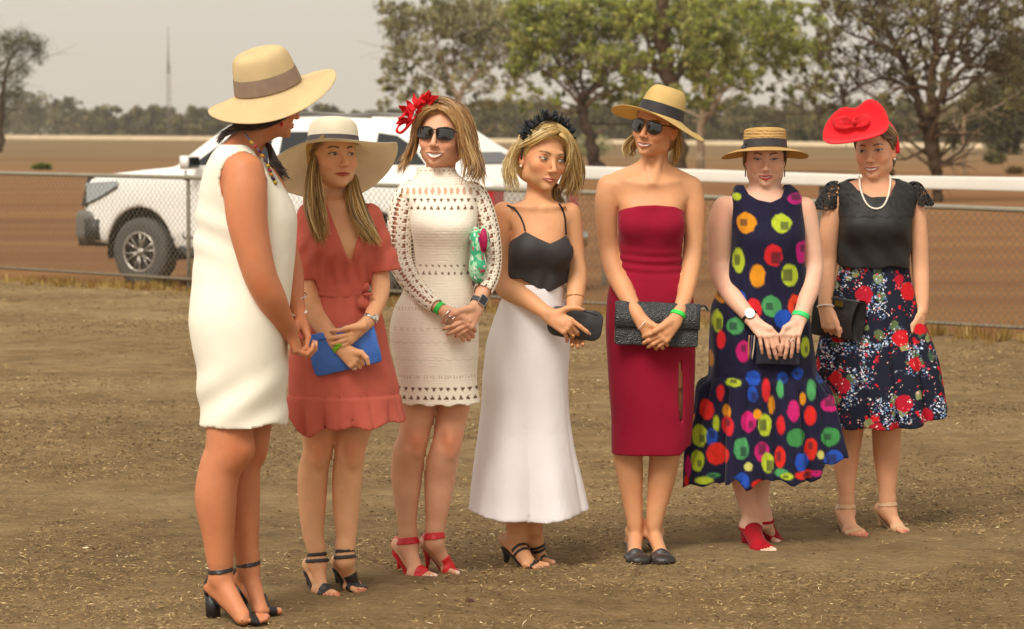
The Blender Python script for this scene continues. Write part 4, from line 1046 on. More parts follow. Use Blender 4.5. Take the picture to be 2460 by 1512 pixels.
class Person:
    def __init__(s, label, foot_v, u0, skin, group='women standing in a row at the races'):
        s.Y = G(1230, foot_v)[1]; s.S = F / s.Y
        s.base = G(u0, foot_v); s.base[2] = 0
        s.o = thing('person', s.base, label, 'person', group)
        s.skin = np.asarray(skin); s.P = []; s.boxes = []; s.paint = []
    def p(s, u, v, d=0.0): return U(u, v, s.Y + d)
    def r(s, px): return px / s.S
    def arm(s, pts, k=.02):
        """pts: (u, v, depth, radius px)"""
        P = [s.p(a[0], a[1], a[2]) for a in pts]; n = 5 * (len(P) - 1) + 1
        Q = catmull(P, n); R = catmull(np.array([[s.r(a[3]), 0, 0] for a in pts]), n)[:, 0]
        out = [cone(Q[i], Q[i + 1], R[i], R[i + 1], k=k if i == 0 else .006) for i in range(n - 1)]
        s.P += out; return out
    def head(s, u, v, d, sc, yaw=0, pitch=0, roll=0, smile=0.0, open=0.0, jaw=1.0, brow=0.0):
        s.hd = dict(R=rot(yaw, pitch, roll), c=s.p(u, v, d), s=sc, smile=smile, open=open, brow=brow, jaw=jaw)
        hp = xform(head_prims(open, smile, jaw), s.hd['R'], s.hd['c'], sc); s.headp = hp
        s.P += hp; return s.hd
    def hp(s, x, y, z):      # head space to world
        return s.hd['c'] + s.hd['R'] @ (np.array([x, y, z]) * s.hd['s'])
    def hps(s, L): return [s.hp(*q) for q in L]
    def torso(s, rows, k=.02, n=2.4, inset=0, mod=None, add=True):
        """rows: v, u-left, u-right, half depth m, depth centre"""
        S = []
        for v, a, b, ry, dc in rows:
            A = s.p(a, v, dc); B = s.p(b, v, dc); S.append([A[2], (A[0] + B[0]) / 2, A[1], (B[0] - A[0]) / 2, ry])
        L = loft(S, k, n, mod, inset)
        if add: s.P.append(L)
        return L
    def body(s, h=.0088, hb=.0029, extra_paint=None, feet=(), **fc):
        R = s.hd['R']; c = s.hd['c']; sc = s.hd['s']
        b = [(c + np.array([-.105, -.125, -.118]) * sc, c + np.array([.105, .125, .125]) * sc)] + s.boxes
        for (A, B, T) in feet:
            m0 = np.minimum(B, T) - [.045, .045, .01]; m1 = np.maximum(B, T) + [.045, .045, .0]; m1[2] = max(B[2], T[2]) + .045; b.append((m0, m1))
        V, Q = multires(s.P, h, b, hb)
        C = const(V, s.skin) * (.90 + .20 * fbm(V, 22, 3))[:, None]
        C *= np.array([1, 1, 1]) + (fbm(V + 5, 9, 2)[:, None] - .5) * np.array([.10, -.05, -.10])
        for c_, r_, col, a in s.paint:
            w = np.exp(-(np.linalg.norm(V - c_, axis=1) / r_) ** 2)[:, None] * a; C = C * (1 - w) + np.asarray(col) * w
        face_colors(C, V, s.hd, s.skin, **fc)
        face_parts(s, fc['lips'], fc['brow'], fc.get('eye'))
        C = np.clip(C, 0, 1)
        return mesh_obj('body', V, Q, m_skin, s.o, col=C)
    def knee(s, u, v, d, px):
        """kneecap, its dimples and warmer skin"""
        r = s.r(px); p = s.p(u, v, d); s.P += [ell(p + [0, -r * .66, 0], (r * .52, r * .42, r * .62), k=.012), ell(p + [0, -r * .72, -r * .95], (r * .30, r * .30, r * .40), k=.012)]
        for q in (-1, 1): s.P.append(ell(p + [q * r * .62, -r * 1.06, r * .1], (r * .16, r * .22, r * .5), k=.02, op='s'))
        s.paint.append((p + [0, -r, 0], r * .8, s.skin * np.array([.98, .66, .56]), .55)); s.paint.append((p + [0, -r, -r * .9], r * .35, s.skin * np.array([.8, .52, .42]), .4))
    def blush(s, p, r, a=.35): s.paint.append((np.asarray(p), r, s.skin * np.array([1.1, .72, .6]), a))
    def nails(s, tips, col, r=.0048, skip=()):
        for i, (t, d, n) in enumerate(tips):
            if i in skip: continue
            s.paint.append((t - n * .004, r, np.asarray(col), .95))
    def toenails(s, tips, col):
        for t, rr, f in tips: s.paint.append((t, rr * .75, np.asarray(col), .8))

def shoe(per, name, label, A, H, B, T, side, fp, col, heel=.0, heelr=(.012, .006), block=False, ankle=None, vamp=(.45, .010), straps=(), back=True, m=None, sole=.006, cat='sandal', closed=None, mat_=None):
    """high sandal: sole following heel-ball-toe, heel post, straps hugging the foot"""
    o = thing(name, B * .5 + H * .5, label, cat)
    m = mat_ or m_leather; up = np.array([0, 0, 1.0]); side = np.asarray(side, float) / np.linalg.norm(side)
    f = T - B; f /= np.linalg.norm(f)
    path = catmull([H - f * .012 + up * .001, H * .6 + B * .4 - up * .004 * (H[2] > .03), B - up * .002, T + f * .006 - up * 0], 22)
    wd = np.interp(np.linspace(0, 1, 22), [0, .1, .35, .66, .85, .97, 1], [.016, .024, .022, .037, .037, .022, .012])
    V, Fc = [], []
    for p_, w in zip(path, wd):
        for a, b in ((-1, 0), (1, 0), (1, -sole), (-1, -sole)): V.append(p_ + side * w * a + side * .001 + up * b)
    for i in range(21):
        for j in range(4): Fc.append([i * 4 + j, i * 4 + (j + 1) % 4, i * 4 + 4 + (j + 1) % 4, i * 4 + 4 + j])
    Fc += [[3, 2, 1, 0], [84, 85, 86, 87]]
    mesh_obj('sole', V, Fc, m, o, col=const(V, np.asarray(col) * .8), smooth=False)
    if heel > .015:
        mb = MB(); top = H + up * 0.0; bt = np.array([H[0], H[1], top[2] - heel])
        if block: mb.tube([top, top * .5 + bt * .5, bt], [.027, .025, .024], 14, col, flat=1.0)
        else: mb.tube(catmull([top, top * .6 + bt * .4 + f * .004, bt], 8), np.linspace(heelr[0] * 1.7, heelr[1], 8), 10, col)
        mb.build('heel', m, o)
    D = []
    if vamp: c = B * (1 - vamp[0]) + T * vamp[0] + up * .012; D.append((c, f, vamp[1], .062))
    for st in straps: D.append(st)
    if ankle:
        for dz, hw in ankle: D.append((A + up * dz, up + f * -.12, hw, .052))
    for d_ in D:
        V, Q = bands(fp, [d_])
        if len(V): mesh_obj('strap', V, Q, m, o, col=const(V, col))
    if back:
        mb = MB(); a = A + up * (ankle[0][0] if ankle else .0) - f * .032; mb.tube(catmull([a, H - f * .024 + up * .035, H - f * .02 + up * .002], 8), [.004, .006, .012, .016, .019, .021, .022, .02], 8, col, flat=.35, up=f); mb.build('back_strap', m, o)
    return o

# ---- shared colours
SK1, SK2, SK3, SK4, SK5, SK6, SK7 = [lin(c) for c in ('#c47c54', '#e0a67a', '#d89e7c', '#d3986c', '#d4986c', '#e2b094', '#e0a57e')]
LB = [lin(c) for c in ('#ddb872', '#c69a52', '#ead094', '#a87f42', '#8a6838')]
HB = [lin(c) for c in ('#c49860', '#ac7f4a', '#d4ae74', '#94693f', '#7a5634')]
PB = [lin(c) for c in ('#e6c888', '#d8b36c', '#f0dca8', '#c49c5c', '#b08c50')]
DBR = [lin(c) for c in ('#3a2a22', '#2c201b', '#4a362b', '#241a16')]
MB_ = [lin(c) for c in ('#8a6a42', '#6e5233', '#a58452', '#5c442b')]
BLACK = lin('#1d1a19')

def newlocks(): return ([], [], [])
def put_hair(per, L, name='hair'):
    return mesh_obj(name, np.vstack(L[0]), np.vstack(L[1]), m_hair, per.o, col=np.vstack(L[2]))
def add_scalp(per, L, cols, thick=.006, cutf=None, h=.0034, back=1.0, ztop=1.0):
    V, Q = scalp(per.hd, thick, cutf, h, back=back, ztop=ztop); n = sum(len(v) for v in L[0])
    P = ((V - per.hd['c']) @ per.hd['R']) / per.hd['s']
    st = fbm(np.stack([P[:, 0] * 420, P[:, 1] * 40, P[:, 2] * 40], -1), 1.0, 2)[:, None]
    L[0].append(V); L[1].append(Q + n); L[2].append(np.asarray(cols[1]) * (.55 + .8 * st) * .9)
def polycut(per, pts, front=True, ymid=0.0):
    """signed distance (m) to a convex outline given in the picture, used as a cutter for the front (or back) of a garment"""
    Pp = np.array([per.p(u, v)[[0, 2]] for u, v in pts]); ctr = Pp.mean(0)
    E = []
    for i in range(len(Pp)):
        a, b = Pp[i], Pp[(i + 1) % len(Pp)]; n = np.array([b[1] - a[1], -(b[0] - a[0])]); n /= np.linalg.norm(n)
        if (ctr - a) @ n > 0: n = -n
        E.append((a, n))
    y0 = per.Y + ymid
    def fn(P):
        # scale to the base plane so that the outline follows the view direction roughly
        x, z = P[..., 0], P[..., 2]
        d = np.max([(x - a[0]) * n[0] + (z - a[1]) * n[1] for a, n in E], 0)
        return np.maximum(d, (P[..., 1] - y0) if front else (y0 - P[..., 1]))
    return fn
def halfline(per, a, b, keep_left=True):
    A, B = per.p(*a)[[0, 2]], per.p(*b)[[0, 2]]; n = np.array([-(B[1] - A[1]), B[0] - A[0]]); n /= np.linalg.norm(n)
    if not keep_left: n = -n
    return lambda P: (P[..., 0] - A[0]) * n[0] + (P[..., 2] - A[1]) * n[1]     # >0 on the left of a->b
def earrings(per, x, z, kind):
    e = per.hp(x, -.004, z)
    o = thing('earring', e, kind[0], 'earring'); mb = MB()
    if kind[1] == 'pearl':
        V, Q = solid([ell(e - [0, 0, .006], (.0052,) * 3)], .0016); mesh_obj('pearl', V, Q, m_pearl, o); mb.tube([e + [0, 0, .003], e], .0012, 6); mb.build('hook', m_gold, o)
    elif kind[1] == 'drop':
        mb.tube([e, e - [0, 0, kind[2]]], .0011, 6); mb.build('chain', m_metal, o); V, Q = solid([ell(e - [0, 0, kind[2] + .004], (.0045,) * 3)], .0015); mesh_obj('pearl', V, Q, m_pearl, o)
    elif kind[1] == 'bar':
        mb.tube([e, e - [0, 0, .01]], .0010, 6); mb.build('hook', m_gold, o); mb = MB(); mb.box(e - [0, 0, .023], (.005, .003, .026), kind[3]); mb.build('bar', m_leather, o, smooth=False)
    else:
        for k in range(7):
            q = e + [0, 0, -.008 * k + .006] + rng.normal(0, .002, 3); mb.tube(q + np.array([[-.004, 0, -.003], [0, -.003, 0], [.005, 0, .003]]), [.002, .005, .002], 6, kind[3])
        mb.build('beads', m_satin, o)
    return o
def cuff(per, name, label, prims, c, nrm, hw, col, rad=.05, infl=.0035, m=None, cat='wristband', face=None):
    V, Q = bands(prims, [(c, nrm, hw, rad)], .0018, infl)
    if not len(V): return
    o = thing(name, c, label, cat); mesh_obj('band', V, Q, m or m_satin, o, col=const(V, col))
    if face:
        kind, off, r_, fc = face; off = np.asarray(off, float); n = off / np.linalg.norm(off); p = np.asarray(c) + off
        mb = MB()
        if kind == 'round': mb.tube([p, p + n * .006], r_, 20, lin('#3a3430'), up=(0, 0, 1.0)); mb.build('case', m_metal, o, smooth=False); mb = MB(); mb.tube([p + n * .0065, p + n * .0072], r_ * .82, 20, fc); mb.build('dial', m_leather, o, smooth=False)
        else:
            ax = np.cross(n, np.asarray(nrm) / np.linalg.norm(nrm)); ax /= np.linalg.norm(ax); bx = np.cross(n, ax)
            Rm = np.stack([ax, bx, n], 1); mb.box(p + n * .003, (r_ * 1.7, r_ * 2.1, .008), lin('#b9aa94'), Rm); mb.build('case', m_metal, o, smooth=False); mb = MB(); mb.box(p + n * .0075, (r_ * 1.5, r_ * 1.9, .0015), fc, Rm); mb.build('screen', m_leather, o, smooth=False)
    return o
def ring_of(name, label, c, nrm, rad, wr, m, cat='bracelet', beads=0, flat=1, lobes=0):
    nrm = np.asarray(nrm, float); nrm /= np.linalg.norm(nrm); a = np.cross(nrm, [.3, .1, 1]); a /= np.linalg.norm(a); b = np.cross(nrm, a)
    th = np.arange(36) * 2 * np.pi / 36; P = np.asarray(c) + (np.cos(th)[:, None] * a * flat + np.sin(th)[:, None] * b) * rad
    o = thing(name, c, label, cat); mb = MB(); mb.tube(P, wr, 8, closed=True); mb.build('band', m, o)
    if beads:
        mb = MB()
        for i in range(0, 36, 36 // beads): q = P[i]; mb.tube(q + np.array([[-1, 0, 0], [0, 0, 0], [1, 0, 0]]) * wr * 1.6, [wr * .4, wr * 1.7, wr * .4], 8)
        mb.build('bead', m, o)
    return o
def glasses(per, label, w=.060, h=.040, gap=.016, z0=-.001, shape='wayfarer', col='#1a1612'):
    R, c, s = per.hd['R'], per.hd['c'], per.hd['s']; o = thing('sunglasses', per.hp(0, -.1, 0), label, 'sunglasses'); mbf = MB()
    for sd in (-1, 1):
        cx = sd * (gap / 2 + w / 2); th = np.arange(28) * 2 * np.pi / 28; e = .62 if shape == 'wayfarer' else .85
        X = np.sign(np.cos(th)) * np.abs(np.cos(th)) ** e * w / 2; Z = np.sign(np.sin(th)) * np.abs(np.sin(th)) ** e * h / 2
        if shape == 'wayfarer': X = X * (1 + .10 * np.sin(th)) 
        else: X = X * (1 + .12 * np.sin(th)) ; Z = np.where(Z < 0, Z * 1.15, Z * .85); X = X + sd * .002 * (np.sin(th) < 0)
        yv = -.100 + ((cx + X) / .075) ** 2 * .030
        rim = np.stack([cx + X, yv, z0 + Z], 1)
        mid = np.array([[cx, -.1035 + (cx / .075) ** 2 * .030, z0]])
        inner = (rim + mid) / 2 - [0, .0015, 0]
        V = np.vstack([rim, inner, mid]); Fc = [[i, (i + 1) % 28, 28 + (i + 1) % 28, 28 + i] for i in range(28)] + [[28 + i, 28 + (i + 1) % 28, 56] for i in range(28)]
        mesh_obj('lens', (V * s) @ R.T + c, Fc, m_lens, o)
        mbf.tube((rim * s) @ R.T + c, (.0026 if shape == 'wayfarer' else .0013) * s, 6, closed=True)
        ty = -.100 + ((cx + sd * w / 2) / .075) ** 2 * .030
        mbf.tube([per.hp(cx + sd * w / 2, ty, z0 + h * .25), per.hp(sd * .077, -.045, z0 + h * .22), per.hp(sd * .078, .010, z0 + .004)], .0022 * s, 6)
    mbf.tube([per.hp(-gap / 2, -.1005, z0 + h * .28), per.hp(0, -.1035, z0 + h * .32), per.hp(gap / 2, -.1005, z0 + h * .28)], .0018 * s, 6)
    if shape != 'wayfarer': mbf.tube([per.hp(-gap / 2 - .012, -.099, z0 + h * .44), per.hp(gap / 2 + .012, -.099, z0 + h * .44)], .0012 * s, 6)
    mbf.build('frame', m_frame, o)

# =========================================================== 1  white sleeveless dress, seen from the side
W = Person('leftmost woman, turned away, in a sleeveless ivory shift dress and wide straw hat', 1482, 585, SK1)
W.head(648, 246, .0, 1.0, yaw=124, pitch=-4, roll=3)
rows1 = [(348, 530, 600, .125, 0), (368, 512, 622, .165, 0), (400, 496, 648, .178, 0), (440, 485, 674, .172, 0), (480, 479, 697, .162, 0), (520, 473, 711, .155, 0), (560, 470, 712, .150, 0), (620, 468, 709, .145, 0), (680, 463, 702, .152, 0), (730, 457, 696, .165, 0), (775, 454, 692, .172, 0), (830, 463, 690, .172, 0), (880, 473, 690, .170, 0), (940, 478, 690, .168, 0), (1030, 482, 691, .168, 0)]
bt = W.torso([r for r in rows1 if r[0] <= 900], inset=.010, n=2.2)
W.P += [cone(W.p(585, 352), W.p(638, 292), .056, .052, k=.03)]
armn = W.arm([(588, 415, -.150, 47), (590, 470, -.165, 50), (594, 530, -.175, 47), (608, 600, -.180, 42), (626, 665, -.175, 38), (650, 715, -.150, 35), (674, 760, -.105, 27), (695, 798, -.060, 20)])
armf = W.arm([(640, 430, .15, 40), (672, 560, .17, 34), (700, 650, .15, 28), (708, 705, .10, 22), (718, 755, .05, 17)])
hp1, t1 = hand(W.p(697, 799, -.058), W.p(716, 842, -.045), (.25, .9, -.1), (.55, .1, -.9), (.75, .55, .35), curl=(45, 55, 30), thumb=[W.p(704, 806, -.02), W.p(722, 826, .01), W.p(732, 842, .015), W.p(738, 856, .01)])
hp2, t2 = hand(W.p(719, 758, .045), W.p(738, 806, .010), (-.15, .9, .1), (.15, -.35, -1), (-.9, -.3, .1), curl=(15, 50, 35), thumb=[W.p(716, 775, .0), W.p(708, 800, -.02), W.p(706, 815, -.03), W.p(708, 828, -.035)])
W.P += hp1 + hp2
W.nails(t1, lin('#e9c9b6')); W.nails(t2, lin('#e9c9b6'))
hip = [(562, 880, -.06, 50), (558, 960, -.062, 52)]
W.arm(hip + [(553, 1015, -.066, 55), (548, 1086, -.07, 54), (530, 1122, -.07, 49), (519, 1177, -.07, 49), (519, 1216, -.07, 47), (524, 1281, -.07, 38), (528, 1346, -.07, 31)])
W.arm([(600, 880, .08, 56), (603, 960, .075, 52), (605, 1021, .07, 47), (590, 1086, .07, 46), (582, 1118, .07, 43), (579, 1177, .07, 45), (583, 1230, .07, 40), (589, 1290, .07, 33), (593, 1340, .07, 28)])
A1, H1, B1, T1 = W.p(531, 1385, -.07), G(512, 1487) + [0, 0, .078], G(584, 1500), G(640, 1497)
A2, H2, B2, T2 = W.p(597, 1368, .07), G(578, 1460) + [0, 0, .078], G(628, 1479), G(670, 1475)
f1, tt1 = foot(A1, H1, B1, T1, (.1, -1, 0), 1.12); f2, tt2 = foot(A2, H2, B2, T2, (-.1, 1, 0), 1.08)
W.P += f1 + f2; W.toenails(tt1 + tt2, lin('#c98a78')); FT = [(A1, B1, T1), (A2, B2, T2)]; W.P += [ell(W.p(588, 1078, -.08), (.030, .036, .040), k=.03), ell(W.p(622, 1080, .06), (.022, .034, .040), k=.03)]
W.boxes = [(W.p(678, 875, -.12) , W.p(756, 785, .08))]
W.boxes = [(np.array([W.p(672, 0)[0], W.Y - .13, W.p(0, 872)[2]]), np.array([W.p(760, 0)[0], W.Y + .09, W.p(0, 782)[2]]))]
W.blush(W.p(628, 690, -.22), .035, .45); W.blush(W.p(575, 1090, -.14), .05, .35); W.blush(W.p(620, 1090, 0), .05, .3)
W.body(lips=lin('#b5604a'), brow=DBR[0], feet=FT)
armcut = armn
def w1post(P, D):
    n1 = halfline(W, (556, 318), (622, 377)); n2 = halfline(W, (622, 377), (664, 452))
    D = np.maximum(D, np.minimum(n1(P), n2(P)) * 1.0)
    # armhole
    sh = W.p(583, 440, -.15)
    q = P - sh; e = np.sqrt((q[..., 0] / .072) ** 2 + (q[..., 2] / .098) ** 2) - 1
    D = np.maximum(D, -np.maximum(e * .07, (P[..., 1] - (W.Y - .095))))
    x, z = P[..., 0], P[..., 2]
    fold = .004 * np.sin((z * 60 + x * 25)) * np.exp(-((z - W.p(0, 560)[2]) / .09) ** 2) * (x < W.p(580, 0)[0]) + .006 * np.sin(z * 38 - x * 30 + 1) * np.exp(-((z - W.p(0, 960)[2]) / .10) ** 2)
    return D + fold + (fbm(P, 5, 1) - .5) * .010
hem1 = lambda P: W.p(0, 1021)[2] + .012 * np.exp(-((P[..., 0] - W.p(655, 0)[0]) / .035) ** 2) + .003 * np.sin(P[..., 1] * 30)
V, Q = skirt_shell([loft([[*r] for r in [[W.p(a, v)[2], (W.p(a, v)[0] + W.p(b, v)[0]) / 2, W.Y, (W.p(b, v)[0] - W.p(a, v)[0]) / 2, ry] for v, a, b, ry, dc in rows1]], n=2.2)], .0068, hem1, post=w1post)
mesh_obj('dress', V, Q, m_cloth, W.o, col=const(V, lin('#efe7d3')) * (.97 + .05 * fbm(V, 14, 2))[:, None])
# seam down the side and the lining at the front edge
L = newlocks(); add_scalp(W, L, DBR, .002, ztop=-.02, back=.6)
for sgn in (1,):
    hair_locks(L, [W.hps([(.03, .090, -.03), (0.03, .098, -.06), (.02, .110, -.09), (.01, .135, -.11)]), W.hps([(-.02, .092, -.03), (-.03, .098, -.06), (-.02, .115, -.09), (.0, .14, -.11)]), W.hps([(-.060, .070, -.02), (-.070, .075, -.055), (-.055, .10, -.088), (-.02, .14, -.11)]), W.hps([(-.076, .02, -.01), (-.082, .02, -.045), (-.074, .06, -.080), (-.04, .12, -.11)]), W.hps([(-.076, -.025, .01), (-.082, -.030, -.03), (-.078, .01, -.065), (-.060, .08, -.095)])], 230, cols=DBR, seed=3, wob=.002)
hair_locks(L, [[W.p(560, 316, -.05), W.p(545, 322, -.03), W.p(530, 334, -.02), W.p(518, 352, -.01)], [W.p(575, 300, -.05), W.p(552, 308, -.02), W.p(534, 322, 0), W.p(522, 340, .01)]], 50, cols=DBR, seed=4, shorten=.4)
hair_locks(L, [[W.p(640, 345, -.02), W.p(650, 368, -.06), W.p(665, 400, -.08), W.p(690, 440, -.08)], [W.p(645, 350, 0), W.p(660, 375, -.03), W.p(672, 405, -.05), W.p(694, 436, -.06)]], 46, cols=DBR, seed=5, shorten=.35, wob=.005)
put_hair(W, L)
Rh = rot(112, 0, 0); Rh = rot(0, -15, -13)
def warp1(th, r, z):
    k = np.clip((r - .085) / .13, 0, 1)
    return (.012 * np.cos(th - .3) * k - .004 * k * np.sin(3 * th), k ** 1.4 * (-.036 + .030 * np.cos(th + .1) ** 2 + .008 * np.sin(th) + .012 * np.sin(2 * th + .6) + .012 * np.cos(th)))
hat(W, 'straw_hat', 'tall-crowned natural straw hat with taupe ribbon, tilted on the leftmost woman', (Rh, W.p(643, 212, .0), 1.0),
    [(.0, .118), (.03, .128), (.056, .130), (.078, .120), (.090, .098), (.098, .055), (.103, .02), (.107, 0.0), (.122, -.010), (.150, -.014), (.18, -.016), (.207, -.016)], [(.0990, .056), (.1040, .03), (.1080, .004)], lin('#edd3a0'), lin('#8c7460'), m_strawhat, ax_=(1.06, 1.0), warp=warp1)
glasses(W, 'dark sunglasses just showing beyond the cheek of the leftmost woman')
earrings(W, -.078, -.034, ('red beaded drop earring of the leftmost woman', 'beads', 0, lin('#c8202c')))
o = thing('bead_necklace', W.p(620, 345), 'colourful beaded cord necklace down the back of the leftmost woman', 'necklace')
path = catmull([W.p(588, 320, -.085), W.p(600, 336, -.095), W.p(622, 362, -.11), W.p(641, 392, -.10), W.p(652, 420, -.09), W.p(664, 445, -.085)], 40)
mb = MB(); mb.tube(path, .0035, 6, lin('#6d6a70')); mb.build('cord', m_satin, o)
for i, cc in zip(range(10, 40, 3), ['#c8a52c', '#a6322c', '#5a2a45', '#c07a24', '#3e2a46', '#b9992c', '#8a262c', '#b97a20', '#3a2440', '#a98a1e']):
    mb = MB(); q = path[i]; mb.tube(q + np.array([[-.006, 0, .005], [0, -.003, 0], [.006, 0, -.005]]), [.003, .0062, .003], 8, lin(cc)); mb.build('bead', m_satin, o)
ring_of('bracelet', 'thin silver bracelet higher on the far wrist of the leftmost woman', W.p(713, 712, .09), (.15, .3, -1), .033, .0022, m_metal)
ring_of('bracelet', 'knotted pale bracelet near the clasped hands of the leftmost woman', W.p(717, 752, .05), (.15, .2, -1), .026, .003, m_pearl, beads=9)
ring_of('finger_ring', 'silver finger ring on the near hand of the leftmost woman', W.p(724, 851, -.055), (.5, 0, -1), .010, .0018, m_metal, cat='ring')
for (A, H, B, T, sd_, fp, lb) in ((A1, H1, B1, T1, (.1, -1, 0), f1, 'black block-heeled sandal on the near foot of the leftmost woman'), (A2, H2, B2, T2, (-.1, 1, 0), f2, 'black block-heeled sandal on the far foot of the leftmost woman')):
    shoe(W, 'sandal', lb, A, H, B, T, sd_, fp, BLACK, heel=.080, block=True, ankle=[(.022, .0075)], vamp=(.40, .015))

# =========================================================== 2  coral dress, wide cream hat
W = Person('woman in a coral wrap dress and very wide cream hat, holding a blue clutch', 1425, 815, SK2)
W.head(800, 377, -.02, 1.02, yaw=26, pitch=7, roll=1, brow=.0015, smile=.55, jaw=1.05)
rows = [(478, 760, 852, .075, 0), (492, 738, 882, .095, 0), (515, 728, 902, .105, 0), (560, 735, 898, .125, -.012), (600, 742, 894, .130, -.016), (650, 755, 886, .108, 0), (700, 764, 880, .098, 0), (745, 750, 896, .108, 0), (800, 732, 906, .120, 0), (860, 722, 910, .12, 0), (940, 735, 900, .10, 0)]
W.torso(rows, inset=.009)
W.P += [cone(W.p(806, 505, .01), W.p(803, 430, .022), .058, .047, k=.025)]
W.arm([(742, 522, 0, 28), (735, 570, 0, 27), (732, 630, -.0, 26), (738, 700, -.03, 27), (764, 765, -.10, 24), (795, 808, -.15, 19), (818, 834, -.175, 17)])
armr = W.arm([(888, 522, 0, 28), (900, 570, 0, 26), (910, 640, 0, 22), (914, 695, -.03, 22), (903, 735, -.10, 19), (888, 768, -.155, 16)])
hp1, t1 = hand(W.p(886, 772, -.165), W.p(846, 806, -.205), (-.25, 0, -1), (-1, -.05, -.30), (.1, 1, .1), curl=(8, 14, 12), thumb=[W.p(872, 783, -.2), W.p(848, 786, -.215), W.p(832, 789, -.215), W.p(820, 793, -.21)], s=.95, spread=7)
hp2, t2 = hand(W.p(822, 838, -.18), W.p(852, 866, -.205), (-.45, 0, -.9), (.75, -.1, -.75), (.1, 1, -.1), curl=(55, 75, 40), thumb=[W.p(845, 845, -.2), W.p(868, 848, -.22), W.p(880, 860, -.22), W.p(885, 874, -.215)], s=.92)
W.P += hp1 + hp2; W.nails(t1, lin('#d8a08a'))
W.boxes = [(np.array([W.p(800, 0)[0], W.Y - .26, W.p(0, 905)[2]]), np.array([W.p(905, 0)[0], W.Y - .11, W.p(0, 752)[2]]))]
W.arm([(776, 940, 0, 46), (771, 1010, 0, 43), (766, 1050, -.005, 38), (763, 1086, -.01, 34), (755, 1118, .005, 34), (751, 1151, .01, 35.5), (750, 1216, .01, 32), (752, 1281, 0, 25), (758, 1313, -.01, 20)]); W.knee(769, 1080, -.01, 33)
W.arm([(860, 940, 0, 46), (855, 1010, 0, 42), (846, 1050, -.005, 38), (841, 1086, -.01, 35), (837, 1118, .005, 35), (834, 1151, .01, 35.5), (832, 1216, .01, 32), (832, 1281, 0, 24), (830, 1313, -.01, 20)]); W.knee(847, 1080, -.01, 33)
A1, H1, B1, T1 = W.p(762, 1352, -.01), G(744, 1412) + [0, 0, .060], G(773, 1430), G(795, 1437)
A2, H2, B2, T2 = W.p(829, 1343, -.01), G(812, 1404) + [0, 0, .060], G(846, 1420), G(872, 1427)
f1, tt1 = foot(A1, H1, B1, T1, (-1, .35, 0), .95); f2, tt2 = foot(A2, H2, B2, T2, (.75, .6, 0), .95)
W.P += f1 + f2; W.toenails(tt1 + tt2, lin('#a8262c'))
W.blush(W.p(768, 1075, -.07), .04, .5); W.blush(W.p(850, 1075, -.07), .04, .5)
W.body(feet=[(A1, B1, T1), (A2, B2, T2)], lips=lin('#b5503f'), brow=lin('#5b3d26'), eye=dict(open=.78, iris='#3a2c22', gaze=.0025), blush=.35)
coral = lin('#c66251')
def mod2(th, z, P):
    zz = (W.p(0, 760)[2] - z) / (W.p(0, 760)[2] - W.p(0, 1030)[2]); zz = np.clip(zz, 0, 1.1)
    return zz ** 1.4 * (.07 * pleat(9 * th + 2.2) + .04 * np.sin(5 * th + 2)) + np.clip((W.p(0, 947)[2] - z) / .10, 0, 1) * .13 * pleat(10 * th + 1.2 * np.sin(3 * th)) + (z < W.p(0, 945)[2]) * .02
skirt = []
for v, a, b, ry in [(690, 764, 880, .100), (712, 760, 885, .102), (753, 724, 915, .125), (800, 702, 927, .140), (863, 690, 938, .150), (918, 690, 952, .155), (945, 690, 955, .157), (950, 690, 956, .160), (1045, 698, 968, .175)]:
    skirt.append([W.p(a, v)[2], (W.p(a, v)[0] + W.p(b, v)[0]) / 2, W.Y, (W.p(b, v)[0] - W.p(a, v)[0]) / 2, ry])
tors = [[W.p(a, v, dc)[2], (W.p(a, v)[0] + W.p(b, v)[0]) / 2, W.Y + dc, (W.p(b, v)[0] - W.p(a, v)[0]) / 2, ry] for v, a, b, ry, dc in rows if v <= 745]
Vcut = polycut(W, [(764, 430), (892, 430), (890, 470), (850, 624), (842, 618)], ymid=.02)
sl = [cone(W.p(745, 520, 0), W.p(733, 668, -.01), .046, .052, k=.03), cone(W.p(888, 520, 0), W.p(926, 656, 0), .046, .058, k=.03), cone(W.p(735, 600), W.p(730, 672), .045, .050, k=.02)]
W2arm = W.P
def w2post(P, D):
    x, z = P[..., 0], P[..., 2]; bw = np.exp(-((z - W.p(0, 650)[2]) / .055) ** 2)
    D = D + .006 * np.sin(x * 150 + np.sin(z * 40) * .6) * bw * (np.abs(x - W.p(822, 0)[0]) < .085) + .004 * np.sin((x - W.p(848, 0)[0]) * 90 - z * 60) * np.exp(-((z - W.p(0, 590)[2]) / .06) ** 2) + (fbm(P, 6, 1) - .5) * .010
    D = np.maximum(D, -Vcut(P))
    # sleeve hems
    out_l = (x < W.p(756, 0)[0]); out_r = (x > W.p(893, 0)[0]); zl = W.p(0, 672)[2]; zr = W.p(0, 655)[2]
    above_waist = z > W.p(0, 720)[2]
    D = np.where(out_l & above_waist & (z < W.p(0, 700)[2] + .2), np.maximum(D, zl - z), D)
    D = np.where(out_r & above_waist, np.maximum(D, zr - (x - W.p(893, 0)[0]) * -.12 - z), D)
    g = .004 * np.sin(x * 120 + 1) * np.exp(-((z - W.p(0, 735)[2]) / .03) ** 2)
    g = g + .0045 * (np.abs(z - W.p(0, 946)[2]) < .004)
    return D + g
